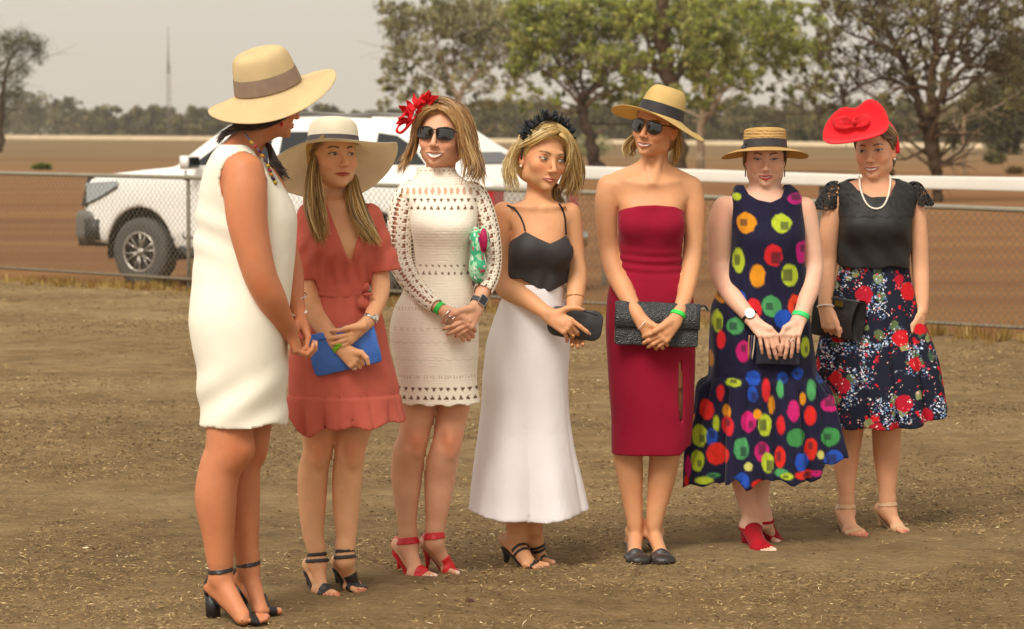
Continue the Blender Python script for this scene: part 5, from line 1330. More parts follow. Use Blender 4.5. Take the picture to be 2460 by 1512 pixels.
hem2 = lambda P: W.p(0, 1019)[2] - .030 * np.exp(-((P[..., 0] - W.p(745, 0)[0]) / .045) ** 2) + .016 * np.clip((P[..., 0] - W.p(900, 0)[0]) / .1, 0, 1) + .006 * np.sin(P[..., 0] * 55)+ .03 * np.clip((W.p(712, 0)[0] - P[..., 0]) / .03, 0, 1)
V, Q = skirt_shell([loft(tors, n=2.4), loft(skirt, n=2.1, mod=mod2, k=.012)] + sl, .0056, hem2, post=w2post)
mesh_obj('dress', V, Q, m_cloth, W.o, col=const(V, coral) * (.93 + .14 * fbm(V, 30, 2))[:, None])
bl = loft(tors, n=2.4)
V, Q = solid([bl], .004, lambda P, D: np.maximum(D - .006, np.abs(P[..., 2] - W.p(0, 704)[2]) - .0095 - .002 * np.sin(P[..., 0] * 30)), W.p(740, 725, -.16), W.p(900, 685, .16)); mesh_obj('belt', V, Q, m_cloth, W.o, col=const(V, coral * .95))
mb = MB(); b0 = W.p(872, 707, -.115)
for d in ((.02, .035), (.012, -.05), (-.012, -.048), (.03, .0)):
    mb.tube(catmull([b0, b0 + [d[0] * .6, -.016, d[1] * .6], b0 + [d[0], -.006, d[1]]], 7), [.004, .010, .014, .016, .016, .013, .006], 8, coral * .93, flat=.35)
mb.build('belt_bow', m_cloth, W.o)
L = newlocks(); add_scalp(W, L, LB, .005, ztop=.065)
hair_locks(L, [[W.p(758, 352, -.03), W.p(745, 400, -.06), W.p(738, 470, -.10), W.p(746, 540, -.13), W.p(765, 606, -.13)], [W.p(762, 365, -.05), W.p(755, 410, -.09), W.p(752, 470, -.13), W.p(762, 540, -.15), W.p(778, 600, -.145)], [W.p(768, 372, -.05), W.p(768, 430, -.08), W.p(776, 480, -.12), W.p(782, 530, -.145), W.p(790, 575, -.14)]], 170, r0=.0040, cols=LB, seed=11)
hair_locks(L, [[W.p(842, 425, .02), W.p(846, 460, -.04), W.p(862, 510, -.10), W.p(890, 560, -.12), W.p(916, 596, -.12)], [W.p(838, 430, .0), W.p(836, 475, -.07), W.p(846, 520, -.12), W.p(862, 560, -.14), W.p(880, 590, -.14)], [W.p(852, 420, .03), W.p(862, 465, -.02), W.p(880, 515, -.07), W.p(900, 555, -.10), W.p(922, 590, -.10)]], 170, r0=.0040, cols=LB, seed=12)
hair_locks(L, [W.hps([(-.066, -.030, .052), (-.074, -.030, .04), (-.078, -.008, .018), (-.080, .02, .0)]), W.hps([(-.055, -.062, .066), (-.068, -.05, .04), (-.076, -.02, .024), (-.081, .012, .01)])], 60, cols=[LB[3], LB[4], LB[1], LB[4]], seed=13, wob=.001, jit=.002)
put_hair(W, L)
def warp2(th, r, z):
    k = np.clip((r - .092) / .13, 0, 1); s_ = np.sin(th)     # sin<0 is the front
    c_ = np.cos(th); lf = np.clip(-c_, 0, 1)
    return (.004 * np.sin(3 * th) * k, k ** 1.25 * (-.165 * np.clip((s_ + .25) / 1.25, 0, 1) ** 1.15 - .050 * lf ** 2 + .012 * np.clip(c_, 0, 1) ** 2 + .006 * np.sin(3 * th + 1)))
hat(W, 'wide_brimmed_hat', 'very wide cream hat tipped back, with charcoal ribbon, above the coral dress', (rot(8, 6, 1), W.p(800, 345, .0), 1.0),
    [(0, .092), (.035, .091), (.066, .082), (.082, .062), (.088, .03), (.091, .004), (.105, -.002), (.15, -.006), (.19, -.008), (.226, -.010)], [(.0862, .040), (.0890, .022), (.0930, .003)], lin('#faf0d6'), lin('#4a4242'), m_strawhat, ax_=(1, 1.06), warp=warp2)
earrings(W, -.076, -.036, ('single pearl drop earring of the woman in coral', 'pearl'))
# clutch
def clutch(name, label, c, hw, hh, dp, tilt, col, m, round_=.012, extra=None, bulge=.6, cat='clutch', yaw=0):
    R = rot(yaw, 0, tilt)
    o = thing(name, c, label, cat)
    def fn(P):
        q = (P - c) @ R; t = dp * (1 - bulge * np.clip((q[..., 0] / hw) ** 2, 0, 1) * .5 - bulge * .5 * np.clip((q[..., 2] / hh) ** 2, 0, 1))
        d = np.stack([np.abs(q[..., 0]) - hw + round_, (np.abs(q[..., 1]) - t + round_ * .3), np.abs(q[..., 2]) - hh + round_], -1)
        return np.sqrt((np.maximum(d[..., [0, 2]], 0) ** 2).sum(-1)) - round_ + 0 * d[..., 1] if False else np.maximum(np.sqrt((np.maximum(d[..., [0, 2]], 0) ** 2).sum(-1)) - round_, d[..., 1]) + (fbm(P, 22, 2) - .5) * .006
    r = max(hw, hh) + .02
    V, Q = nets(*(lambda D, ax, lo: (D, lo, .0035))(*evalf([(fn, c - r, c + r, 0, 'u')], c - [r, dp + .02, r], c + [r, dp + .02, r], .0035)))
    mesh_obj('bag', V, Q, m, o, col=const(V, col) * (.85 + .3 * fbm(V, 26, 2))[:, None])
    if extra: extra(o, c, R)
    return o
def ex2(o, c, R):
    mb = MB(); mb.tube(np.array([c + R @ np.array([x, -.026, .050]) for x in np.linspace(-.105, .105, 12)]), .0022, 6, lin('#2f56a8')); mb.build('zip', m_leather, o)
clutch('clutch_bag', 'soft cobalt blue leather clutch held by the woman in coral', W.p(827, 838, -.150), .118, .072, .034, -13, lin('#3f6fc4'), m_leather, extra=ex2)
cuff(W, 'wristband', 'lime green paper wristband under the fingers of the woman in coral', W.P, W.p(817, 833, -.175), (.55, -.2, -.6), .008, lin('#7fb52a'), .034)
cuff(W, 'wristwatch', 'slim pale gold wristwatch on the woman in coral', W.P, W.p(888, 766, -.155), (-.5, -.4, -.8), .005, lin('#b59a6a'), .034, m=m_metal, cat='watch', face=('round', (.020, -.010, .004), .012, lin('#e8e0cc')))
ring_of('finger_ring', 'silver finger ring on the lower hand of the woman in coral', W.p(852, 886, -.22), (.6, 0, -1), .009, .0015, m_metal, cat='ring')
for (A, H, B, T, sd_, fp, lb) in ((A1, H1, B1, T1, (-1, .35, 0), f1, 'black double-strap sandal on the left foot in the picture of the woman in coral'), (A2, H2, B2, T2, (.75, .6, 0), f2, 'black double-strap sandal turned out, on the other foot of the woman in coral')):
    shoe(W, 'sandal', lb, A, H, B, T, sd_, fp, lin('#2b2a2a'), heel=.062, heelr=(.014, .008), ankle=[(.030, .0065), (.008, .0065)], vamp=(.42, .012))
W2 = W

# =========================================================== 3  cream crochet dress
W = Person('smiling woman in a long-sleeved cream crochet dress with dark sunglasses', 1383, 1035, SK3)
W.head(1062, 326, 0, 1.06, yaw=-14, pitch=3, roll=3, smile=1.1, open=.011, jaw=1.05)
rows = [(425, 1008, 1095, .075, .01), (440, 975, 1130, .09, .01), (462, 962, 1148, .10, .01), (500, 980, 1150, .115, 0), (545, 988, 1146, .130, -.012), (600, 995, 1136, .112, 0), (650, 992, 1130, .100, 0), (700, 968, 1138, .108, 0), (745, 945, 1145, .118, 0), (790, 936, 1149, .125, 0), (850, 942, 1150, .125, 0), (910, 954, 1147, .12, 0), (950, 965, 1140, .11, 0)]
W.torso(rows, inset=.010)
W.P += [cone(W.p(1052, 450, .012), W.p(1064, 370, .022), .056, .050, k=.025)]
sleL = [(1004, 452, .0, 20), (982, 464, 0, 29), (968, 510, 0, 33), (962, 570, 0, 33), (966, 630, -.01, 31), (990, 680, -.06, 26), (1022, 716, -.12, 22), (1048, 736, -.155, 18)]
sleR = [(1116, 453, .0, 18), (1140, 466, 0, 27), (1160, 510, 0, 28), (1174, 570, 0, 28), (1178, 630, -.01, 27), (1172, 670, -.05, 25), (1160, 700, -.09, 22)]
a1 = W.arm([(u, v, d, r - 6) for u, v, d, r in sleL] + [(1075, 752, -.175, 14)]); a2 = W.arm([(u, v, d, r - 6) for u, v, d, r in sleR] + [(1150, 728, -.13, 16)])
hp1, t1 = hand(W.p(1148, 735, -.14), W.p(1122, 774, -.195), (.55, 0, -.85), (-1, -.2, -.42), (.2, 1, .05), curl=(12, 22, 15), thumb=[W.p(1130, 742, -.18), W.p(1108, 746, -.205), W.p(1094, 752, -.205), W.p(1082, 760, -.20)], s=1.0, spread=5)
hp2, t2 = hand(W.p(1078, 755, -.175), W.p(1112, 790, -.180), (-.5, 0, -.8), (.8, 0, -.6), (0, .9, -.3), curl=(30, 45, 30), thumb=[W.p(1090, 752, -.19), W.p(1110, 760, -.2), W.p(1120, 766, -.2), W.p(1128, 772, -.2)], s=.95)
W.P += hp1 + hp2; W.nails(t1, lin('#a83a36'))
W.boxes = [(np.array([W.p(1068, 0)[0], W.Y - .27, W.p(0, 832)[2]]), np.array([W.p(1168, 0)[0], W.Y - .11, W.p(0, 733)[2]]))]
W.arm([(1004, 900, 0, 48), (1006, 970, 0, 43), (997, 1032, -.005, 36), (990, 1062, -.01, 36), (982, 1091, .0, 38), (977, 1135, .015, 37), (977, 1179, .01, 32), (977, 1238, 0, 24), (979, 1282, 0, 20)]); W.knee(1002, 1055, -.01, 34)
W.arm([(1094, 900, 0, 46), (1092, 965, 0, 39), (1083, 1010, 0, 36), (1075, 1062, -.01, 35), (1063, 1106, .0, 36), (1057, 1150, .015, 36), (1051, 1208, .005, 30), (1047, 1267, 0, 22)]); W.knee(1082, 1058, -.01, 33)
A1, H1, B1, T1 = W.p(981, 1312, -.005), G(958, 1372) + [0, 0, .074], G(1003, 1390), G(1028, 1394)
A2, H2, B2, T2 = W.p(1044, 1300, -.005), G(1026, 1366) + [0, 0, .074], G(1075, 1380), G(1102, 1384)
f1, tt1 = foot(A1, H1, B1, T1, (-.8, -.1, 0), 1.0); f2, tt2 = foot(A2, H2, B2, T2, (.2, 1, 0), 1.0)
W.P += f1 + f2; W.toenails(tt1 + tt2, lin('#e8d8cc'))
W.blush(W.p(1000, 1062, -.06), .04, .5); W.blush(W.p(1080, 1062, -.06), .04, .5)
W.body(feet=[(A1, B1, T1), (A2, B2, T2)], lips=lin('#b5604c'), brow=lin('#7a5534'), blush=.3)
cream = lin('#f4e9d6')
def crochet(P, V3, per, sleeve=False):
    """openwork pattern: depth of holes as (colour factor) laid out in horizontal bands of the dress"""
    u, v = per.S * (P[:, 0] - per.base[0]) + 1035, 312 + (CAM_Z - P[:, 2]) * per.S
    hole = np.zeros(len(P)); ridge = np.zeros(len(P))
    def rows_(v0, v1, fn):
        m = (v >= v0) & (v < v1); hole[m] = fn(u[m], v[m])
    tri = lambda c, p, w, hgt, up: (lambda a, b: ((np.abs(((a + p) % c) - c / 2) < w * (1 - np.clip((b) / hgt, 0, 1) if up else np.clip(b / hgt, 0, 1))).astype(float)))
    rows_(392, 418, lambda a, b: ((np.hypot(((a + 3 * ((b // 9) % 2)) % 11) - 5.5, (b % 9) - 4.5) < 2.4) * 1.0))
    rows_(418, 444, lambda a, b: ((np.hypot((a % 6) - 3, (b % 6) - 3) < 1.7) * .7))
    rows_(446, 470, lambda a, b: (np.hypot(((a % 15) - 7.5) / 4.6, (b - 458) / 9.0) < 1) * .8)
    rows_(476, 488, lambda a, b: tri(16, 0, 4.0, 9, True)(a, b - 477))
    rows_(490, 502, lambda a, b: tri(16, 8, 4.0, 9, False)(a, b - 491))
    rows_(632, 642, lambda a, b: tri(15, 0, 3.8, 7, True)(a, b - 633) * .9)
    rows_(647, 657, lambda a, b: tri(15, 7, 3.8, 7, False)(a, b - 648) * .9)
    rows_(734, 741, lambda a, b: ((a % 8) < 3.4) * .45)
    rows_(748, 772, lambda a, b: (np.hypot((a % 6) - 3, (b % 6) - 3) < 1.6) * .18)
    rows_(778, 796, lambda a, b: (np.hypot(((a % 16) - 8) / 3.6, (b - 787) / 5.5) < 1) * .25)
    rows_(866, 886, lambda a, b: (np.hypot((a % 5) - 2.5, (b % 5) - 2.5) < 1.3) * .2)
    rows_(898, 904, lambda a, b: ((a % 7) < 2.6) * .6)
    rows_(926, 937, lambda a, b: tri(17, 0, 5.2, 9, False)(a, 9 - (b - 927)) * 1.0)
    rows_(943, 954, lambda a, b: tri(17, 4, 5.0, 9, False)(a, b - 944) * 1.0)
    ridge = .5 + .5 * np.sin(v * 2 * np.pi / 7.0)
    wavy = np.exp(-((v - 818 - 2.0 * np.sin(u * .33)) / 2.2) ** 2) + np.exp(-((v - 860 - 2.0 * np.sin(u * .28)) / 2.2) ** 2) + np.exp(-((v - 560 - 2 * np.sin(u * .4)) / 2.2) ** 2)
    return hole, ridge, wavy
def w3col(V):
    hole, ridge, wavy = crochet(V, V, W)
    C = const(V, cream) * (.95 + .05 * ridge)[:, None] * (1 - .14 * np.clip(wavy, 0, 1))[:, None]
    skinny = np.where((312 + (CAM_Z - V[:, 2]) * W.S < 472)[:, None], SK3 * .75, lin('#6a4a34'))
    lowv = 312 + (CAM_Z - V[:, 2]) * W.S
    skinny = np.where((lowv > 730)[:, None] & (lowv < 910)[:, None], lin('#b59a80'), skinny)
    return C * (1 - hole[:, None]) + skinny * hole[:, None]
dr = [(402, 1002, 1092, .062, .01), (418, 1000, 1100, .066, .01), (432, 990, 1118, .08, .01)] + rows[1:-1] + [(950, 958, 1152, .12, 0), (975, 962, 1158, .122, 0)]
rws = [[W.p(a, v)[2], (W.p(a, v)[0] + W.p(b, v)[0]) / 2, W.Y + dc, (W.p(b, v)[0] - W.p(a, v)[0]) / 2, ry] for v, a, b, ry, dc in dr]
def w3post(P, D):
    u = (P[..., 0] - W.base[0]) * W.S + 1035; v = 312 + (CAM_Z - P[..., 2]) * W.S
    return D + .0009 * np.sin(v * 2 * np.pi / 7) + (fbm(P, 8, 2) - .5) * .006
hem3 = lambda P: W.p(0, 968)[2] + .0035 * np.sin(P[..., 0] * 90) + .002 * np.sin(P[..., 1] * 60)
V, Q = skirt_shell([loft(rws, n=2.4)], .0044, hem3, post=w3post)
mesh_obj('crochet_dress', V, Q, m_cloth, W.o, col=w3col(V))
def sleeve_net(pts, name, seed):
    """open crochet sleeve: a tube pierced by rows of holes, so the arm shows through"""
    P = catmull(np.array([np.append(W.p(a[0], a[1], a[2]), 0)[:3] for a in pts]), 96); R = catmull(np.array([[W.r(a[3]), 0, 0] for a in pts]), 96)[:, 0]
    L_ = np.concatenate([[0], np.cumsum(np.linalg.norm(np.diff(P, axis=0), axis=1))]); n = int(L_[-1] / .0052); t = np.linspace(0, L_[-1], n)
    P = np.stack([np.interp(t, L_, P[:, k]) for k in range(3)], 1); R = np.interp(t, L_, R); seg = 60
    V, Fc = tube_np(P, R, seg, caps=False, up=(0, -1, 0)); V = V.reshape(n, seg, 3)
    keep = []
    for i in range(n - 1):
        for j in range(seg):
            a = j * 6.0; b = i
            lad = (abs(((a + 20) % 90) - 45) < 11) and (i % 3 != 0)
            dots = ((i // 2 + j // 2) % 3 == 0) and (i % 2 == 1) and (j % 2 == 0)
            big = (abs(((a + 65) % 90) - 45) < 7) and ((i % 6) in (1, 2, 3))
            if not (lad or dots or big): keep.append([i * seg + j, i * seg + (j + 1) % seg, (i + 1) * seg + (j + 1) % seg, (i + 1) * seg + j])
    V = V.reshape(-1, 3); o = mesh_obj(name, V, np.array(keep), m_cloth, W.o, col=const(V, cream) * (.92 + .08 * np.sin(np.arange(len(V)) * .7))[:, None])
    md = o.modifiers.new('thickness', 'SOLIDIFY'); md.thickness = .0022; md.offset = 0
sleeve_net(sleL, 'sleeve', 1); sleeve_net(sleR, 'sleeve', 2)
L = newlocks(); add_scalp(W, L, HB, .008)
for sg in (-1, 1):
    hair_locks(L, [W.hps([(.002, -.080, .086), (sg * .030, -.086, .076), (sg * .060, -.070, .046), (sg * .077, -.050, .0), (sg * .084, -.045, -.05), (sg * .092, -.05, -.10)]), W.hps([(.002, -.070, .100), (sg * .036, -.078, .090), (sg * .068, -.060, .055), (sg * .085, -.040, .0), (sg * .094, -.035, -.05), (sg * .108, -.045, -.11)])], 70, cols=HB[:3] + [HB[1]], seed=24 + sg, wob=.003, jit=.002)
hair_locks(L, [W.hps([(-.01, -.062, .112), (-.05, -.072, .090), (-.078, -.050, .04), (-.086, -.045, -.03), (-.104, -.04, -.085), (-.120, -.055, -.145)]), W.hps([(-.01, -.02, .128), (-.065, -.03, .09), (-.092, -.015, .03), (-.100, -.012, -.04), (-.120, -.02, -.09), (-.140, -.035, -.150)]), W.hps([(-.005, .03, .13), (-.07, .03, .09), (-.096, .03, .02), (-.105, .03, -.05), (-.12, .01, -.09), (-.135, -.0, -.125)])], 230, r0=.0042, cols=HB, seed=21, wob=.007)
hair_locks(L, [W.hps([(-.01, -.062, .112), (.035, -.080, .096), (.072, -.062, .05), (.086, -.050, -.02), (.100, -.050, -.09), (.092, -.085, -.165)]), W.hps([(0, -.02, .128), (.06, -.04, .098), (.092, -.02, .04), (.108, -.015, -.03), (.134, -.03, -.105), (.122, -.06, -.180)]), W.hps([(0, .03, .13), (.07, .02, .095), (.100, .025, .02), (.118, .02, -.04), (.155, .0, -.11), (.168, -.01, -.165)]), W.hps([(0, .03, .13), (.06, .04, .09), (.085, .05, .02), (.10, .04, -.04), (.12, .03, -.09), (.11, .02, -.13)])], 290, r0=.0042, cols=HB, seed=22, wob=.009)
put_hair(W, L)
glasses(W, 'square dark sunglasses on the smiling woman in cream crochet', w=.056, h=.040, gap=.014, z0=.002)
earrings(W, -.072, -.052, ('pearl drop earring on the left side in the picture of the woman in crochet', 'drop', .006)); earrings(W, .078, -.040, ('long silver and pearl drop earring right of the smile of the woman in crochet', 'drop', .030))
# red organza bows
o = thing('red_fascinator', W.hp(-.045, -.02, .115), 'red ruffled organza flower fascinator on the fair-haired woman in crochet', 'fascinator')
red = lin('#ec2028')
def ribbon(per_pts, w, col, name, parent, m=m_sheer, twist=0, n=26):
    P = catmull(np.array(per_pts), n); T = np.gradient(P, axis=0); T /= np.linalg.norm(T, axis=1)[:, None]
    nn = np.array([.2, -1, .25]); V = []
    for i in range(n):
        s_ = np.cross(T[i], nn); s_ /= np.linalg.norm(s_) + 1e-9; a = math.radians(twist * i / n); s_ = s_ * math.cos(a) + np.cross(T[i], s_) * math.sin(a)
        ww = w * (.55 + .45 * math.sin(math.pi * i / (n - 1))); th = np.cross(T[i], s_) * .0006
        for q in (-1, -.5, 0, .5, 1): V.append(P[i] + s_ * ww * q + np.cross(T[i], s_) * (.004 * math.cos(q * 2.4 + i * .3)) + th)
    Fc = [[i * 5 + j, i * 5 + j + 1, (i + 1) * 5 + j + 1, (i + 1) * 5 + j] for i in range(n - 1) for j in range(4)]
    ob = mesh_obj(name, V, Fc, m, parent, col=const(V, col) * (.8 + .4 * rng.random(len(V)))[:, None]); md = ob.modifiers.new('t', 'SOLIDIFY'); md.thickness = .001; return ob
pp = lambda u, v, d: W.p(u, v, d)
rr = np.random.default_rng(29)
for i, (u_, v_, ang, Lp, wp) in enumerate([(1004, 266, 40, .085, .030), (1010, 258, 62, .075, .028), (1018, 250, 28, .062, .026), (1000, 262, 95, .055, .024), (996, 268, 125, .050, .024), (992, 274, 150, .062, .026), (988, 280, 178, .060, .028), (986, 284, 205, .058, .026),
                                           (1000, 272, 10, .045, .022), (1004, 262, 75, .060, .022), (992, 278, 232, .050, .022), (1014, 246, 48, .050, .024), (984, 288, 190, .040, .020), (1022, 240, 15, .048, .020)]):
    c0 = pp(u_, v_, -.06 + rr.normal(0, .012)); a = math.radians(ang); out = np.array([math.cos(a), rr.normal(-.15, .3), math.sin(a)]); out /= np.linalg.norm(out)
    s_ = np.cross(out, np.array([rr.normal(0, .4), -1, rr.normal(0, .4)])); s_ /= np.linalg.norm(s_); n_ = np.cross(out, s_); V = []
    for t in np.linspace(0, 1, 12):
        w_ = wp * .5 * math.sin(math.pi * min(t * .80 + .10, 1)) ** .8
        for q in np.linspace(-1, 1, 9): V.append(c0 + out * Lp * (t - .18 * t * q * q) + s_ * w_ * q + n_ * (.012 * math.sin(t * 5 + i) + .0045 * math.sin(q * 6 + t * 7 + i) * t))
    Fc = [[k * 9 + j, k * 9 + j + 1, k * 9 + j + 10, k * 9 + j + 9] for k in range(11) for j in range(8)]
    ob = mesh_obj('petal', V, Fc, m_sheer, o, col=const(V, red) * (.7 + .5 * rr.random(len(V)))[:, None]); md = ob.modifiers.new('t', 'SOLIDIFY'); md.thickness = .0008
for pts in [[pp(990, 290, -.05), pp(962, 300, -.05), pp(952, 315, -.05), pp(965, 320, -.05), pp(985, 300, -.06), pp(998, 280, -.06)], [pp(995, 285, -.06), pp(970, 312, -.07), pp(958, 318, -.07), pp(956, 304, -.06), pp(975, 290, -.06)]]:
    mb = MB(); mb.tube(catmull(pts, 24), .0032, 6, red * .9); mb.build('cord_loop', m_satin, o)
# patterned scarf pouch under the arm
def pouch_col(V):
    n = fbm(V, 38, 2); m = fbm(V + 7, 60, 2); u = 1035 + (V[:, 0] - W.base[0]) * W.S; v = 312 + (CAM_Z - V[:, 2]) * W.S
    C = np.where((n > .52)[:, None], lin('#3fa878'), lin('#9fd0a8')); C = np.where((m > .63)[:, None], lin('#efe9e6'), C); C = np.where((m < .30)[:, None], lin('#b8475e'), C); C = np.where(((n < .34))[:, None], lin('#2b2f4a'), C)
    mg = ((u - 1164) / 10) ** 2 + ((v - 575) / 30) ** 2 < 1; C = np.where(mg[:, None], lin('#a5124c'), C); return C
o = thing('patterned_pouch', W.p(1148, 615, -.07), 'soft green and magenta patterned pouch tucked under the arm of the woman in crochet', 'pouch')
V, Q = solid([ell(W.p(1146, 588, -.10), (.024, .035, .062), rot(0, 0, -3), k=.02), ell(W.p(1148, 640, -.10), (.032, .035, .060), k=.02), ell(W.p(1165, 575, -.095), (.018, .03, .048), rot(0, 0, -8), k=.01)], .0028, lambda P, D: D + (fbm(P, 30, 2) - .5) * .01)
mesh_obj('pouch_cloth', V, Q, m_satin, o, col=pouch_col(V))
cuff(W, 'wristband', 'white and green paper wristband at the crochet cuff', W.P, W.p(1056, 741, -.16), (.6, -.3, -.4), .009, lin('#2fbf4c'), .036)
cuff(W, 'smartwatch', 'square dark smartwatch on the woman in crochet', W.P, W.p(1150, 727, -.13), (-.5, -.5, -.8), .0105, lin('#4a4a4c'), .040, cat='watch', face=('square', (.014, -.022, .008), .018, lin('#26262a')))
for i_, (uu, vv) in enumerate(((1076, 756), (1084, 763), (1091, 769))):
    ring_of('bangle', ['silver bangle nearest the cuff of the woman in crochet', 'middle silver bangle of the woman in crochet', 'silver bangle nearest the fingers of the woman in crochet'][i_], W.p(uu, vv, -.182), (.6, -.2, -.5), .026, .0028, m_metal, cat='bangle', beads=6)
for (A, H, B, T, sd_, fp, lb) in ((A1, H1, B1, T1, (-.8, -.1, 0), f1, 'red ankle-strap high heel nearest the coral dress side'), (A2, H2, B2, T2, (.2, 1, 0), f2, 'red ankle-strap high heel turned outwards, nearer the white skirt')):
    shoe(W, 'high_heel', lb, A, H, B, T, sd_, fp, lin('#c81a22'), heel=.076, heelr=(.011, .005), ankle=[(.020, .0125)], vamp=(.42, .011), cat='shoe')

def rows_loft(W, rows, **k):
    return loft([[W.p(a, v, dc)[2], (W.p(a, v, dc)[0] + W.p(b, v, dc)[0]) / 2, W.Y + dc, (W.p(b, v, dc)[0] - W.p(a, v, dc)[0]) / 2, ry] for v, a, b, ry, dc in rows], **k)
# =========================================================== 4  black camisole and long white skirt
W = Person('fair woman in a black camisole and long white flared skirt, looking sideways', 1356, 1270, SK4)
W.head(1303, 378, -.01, 1.08, yaw=25, pitch=-2, roll=8, brow=-.000, jaw=1.04)
rows = [(478, 1262, 1330, .07, .01), (492, 1225, 1362, .085, .01), (515, 1208, 1378, .095, .01), (560, 1226, 1368, .110, 0), (600, 1224, 1370, .118, -.008), (650, 1220, 1366, .105, 0), (695, 1224, 1356, .098, 0), (745, 1196, 1360, .11, 0), (800, 1176, 1368, .12, 0), (860, 1170, 1368, .12, 0), (940, 1180, 1356, .1, 0)]
W.torso(rows, inset=.006)
W.P += [cone(W.p(1294, 500, .012), W.p(1297, 432, .022), .052, .046, k=.028)]
for sg, uu in ((-1, 1240), (1, 1350)): W.P += [cone(W.p(1296 + sg * 12, 500, -.070), W.p(1296 + sg * 62, 494, -.055), .008, .006, k=.018)]
W.arm([(1210, 512, 0, 28), (1205, 555, 0, 27), (1205, 610, 0, 25), (1208, 665, -.01, 26), (1222, 695, -.04, 26), (1262, 717, -.12, 22), (1298, 742, -.17, 17), (1318, 757, -.19, 15)])
W.arm([(1368, 512, 0, 26), (1376, 560, 0, 23), (1382, 620, 0, 22), (1386, 665, -.02, 23), (1382, 715, -.07, 20), (1376, 760, -.11, 16)])
hp1, t1 = hand(W.p(1320, 759, -.19), W.p(1364, 784, -.222), (-.50, -.10, -1), (.80, -.05, -.75), (-.1, 1, -.2), curl=[(0, 8, 8), (30, 45, 20), (38, 50, 25), (45, 55, 30)], thumb=[W.p(1338, 754, -.20), W.p(1362, 741, -.215), W.p(1382, 740, -.215), W.p(1400, 743, -.21)], s=1.02)
hp2, t2 = hand(W.p(1377, 768, -.115), W.p(1380, 800, -.14), (-1, 0, 0), (0, -.2, -1), (0, -1, .2), curl=(20, 40, 30), s=.95)
W.P += hp1 + hp2; W.nails(t1, lin('#d9a898'))
W.boxes = [(np.array([W.p(1310, 0)[0], W.Y - .27, W.p(0, 842)[2]]), np.array([W.p(1412, 0)[0], W.Y - .09, W.p(0, 732)[2]]))]
W.arm([(1225, 900, 0, 45), (1226, 1100, 0, 36), (1230, 1180, .01, 33), (1240, 1240, 0, 27), (1243, 1275, 0, 24)])
W.arm([(1310, 900, .0, 45), (1300, 1100, 0, 36), (1292, 1180, .01, 31), (1283, 1240, 0, 22), (1283, 1275, 0, 19)])
A1, H1, B1, T1 = W.p(1243, 1296, -.01), G(1216, 1352) + [0, 0, .062], G(1270, 1366), G(1308, 1369)
A2, H2, B2, T2 = W.p(1285, 1298, .03), G(1262, 1346) + [0, 0, .058], G(1300, 1352), G(1330, 1357)
f1, tt1 = foot(A1, H1, B1, T1, (-.4, -.9, 0), .98); f2, tt2 = foot(A2, H2, B2, T2, (.1, 1, 0), .92)
W.P += f1 + f2; W.toenails(tt1 + tt2, lin('#d8a890'))
W.blush(W.p(1196, 515, -.05), .04, .3)
W.body(feet=[(A1, B1, T1), (A2, B2, T2)], lips=lin('#bf6f5c'), brow=lin('#7d5c3a'), eye=dict(open=.62, iris='#4d5a60', gaze=.003), blush=.5)
cut4 = polycut(W, [(1180, 380), (1420, 380), (1420, 585), (1363, 564), (1322, 583)], ymid=.25); cut4b = polycut(W, [(1180, 380), (1322, 380), (1322, 583), (1262, 555), (1226, 578), (1180, 590)], ymid=.25)
cam_rows = rows_loft(W, [(v, a + (3 if v < 600 else 0), b, ry + .002, dc) for v, a, b, ry, dc in rows if v >= 515 and v < 745], n=2.4)
bust = [ell(W.p(1270, 605, -.085), (.058, .045, .055), k=.03), ell(W.p(1340, 608, -.085), (.055, .045, .055), k=.03)]
def w4post(P, D):
    z, x = P[..., 2], P[..., 0]; D = D + .004 * np.sin(x * 110 + np.sin(z * 20)) * np.clip((W.p(0, 630)[2] - z) / .08, 0, 1) + (fbm(P, 9, 2) - .5) * .006
    D = np.maximum(D, z - np.interp(x, [W.p(q, 0)[0] for q in (1210, 1220, 1232, 1262, 1290, 1321, 1342, 1361, 1374)], [W.p(0, q)[2] for q in (596, 586, 575, 555, 569, 583, 574, 564, 590)]))
    uc = (x - W.p(1316, 0)[0]) / .10; bot = W.p(0, 699)[2] + .048 * np.clip(np.abs(uc), 0, 1) ** 1.1
    D = np.maximum(D, bot - z)
    return D
V, Q = solid([cam_rows] + bust, .0042, w4post, infl=.003)
mesh_obj('camisole', V, Q, m_satin, W.o, col=const(V, lin('#33302f')) * (.85 + .3 * fbm(V, 12, 2))[:, None])
bd = W.P
def strap(W, pts, name, col, r=.0036):
    P = catmull(np.array([W.p(*q) for q in pts]), 30)
    for _ in range(4):            # settle on the skin
        D = samplef(W.P, P); P[:, 1] += np.where(D > .003, np.minimum(D, .02), np.where(D < .001, D - .003, 0))
    mb = MB(); mb.tube(P, r, 6, col, flat=.7); return mb.build(name, m_satin, W.o)
strap(W, [(1262, 556, -.125), (1256, 535, -.12), (1246, 515, -.11), (1232, 500, -.09), (1218, 494, -.05)], 'shoulder_strap', BLACK)
strap(W, [(1361, 566, -.125), (1360, 545, -.12), (1357, 520, -.11), (1350, 500, -.09), (1343, 490, -.05)], 'shoulder_strap', BLACK)
def mod4(th, z, P):
    zz = np.clip((W.p(0, 900)[2] - z) / (W.p(0, 900)[2] - W.p(0, 1245)[2]), 0, 1.1)
    return zz ** 1.2 * (.13 * pleat(5 * th + 1.2, .8) + .045 * np.sin(7 * th + 2.4))
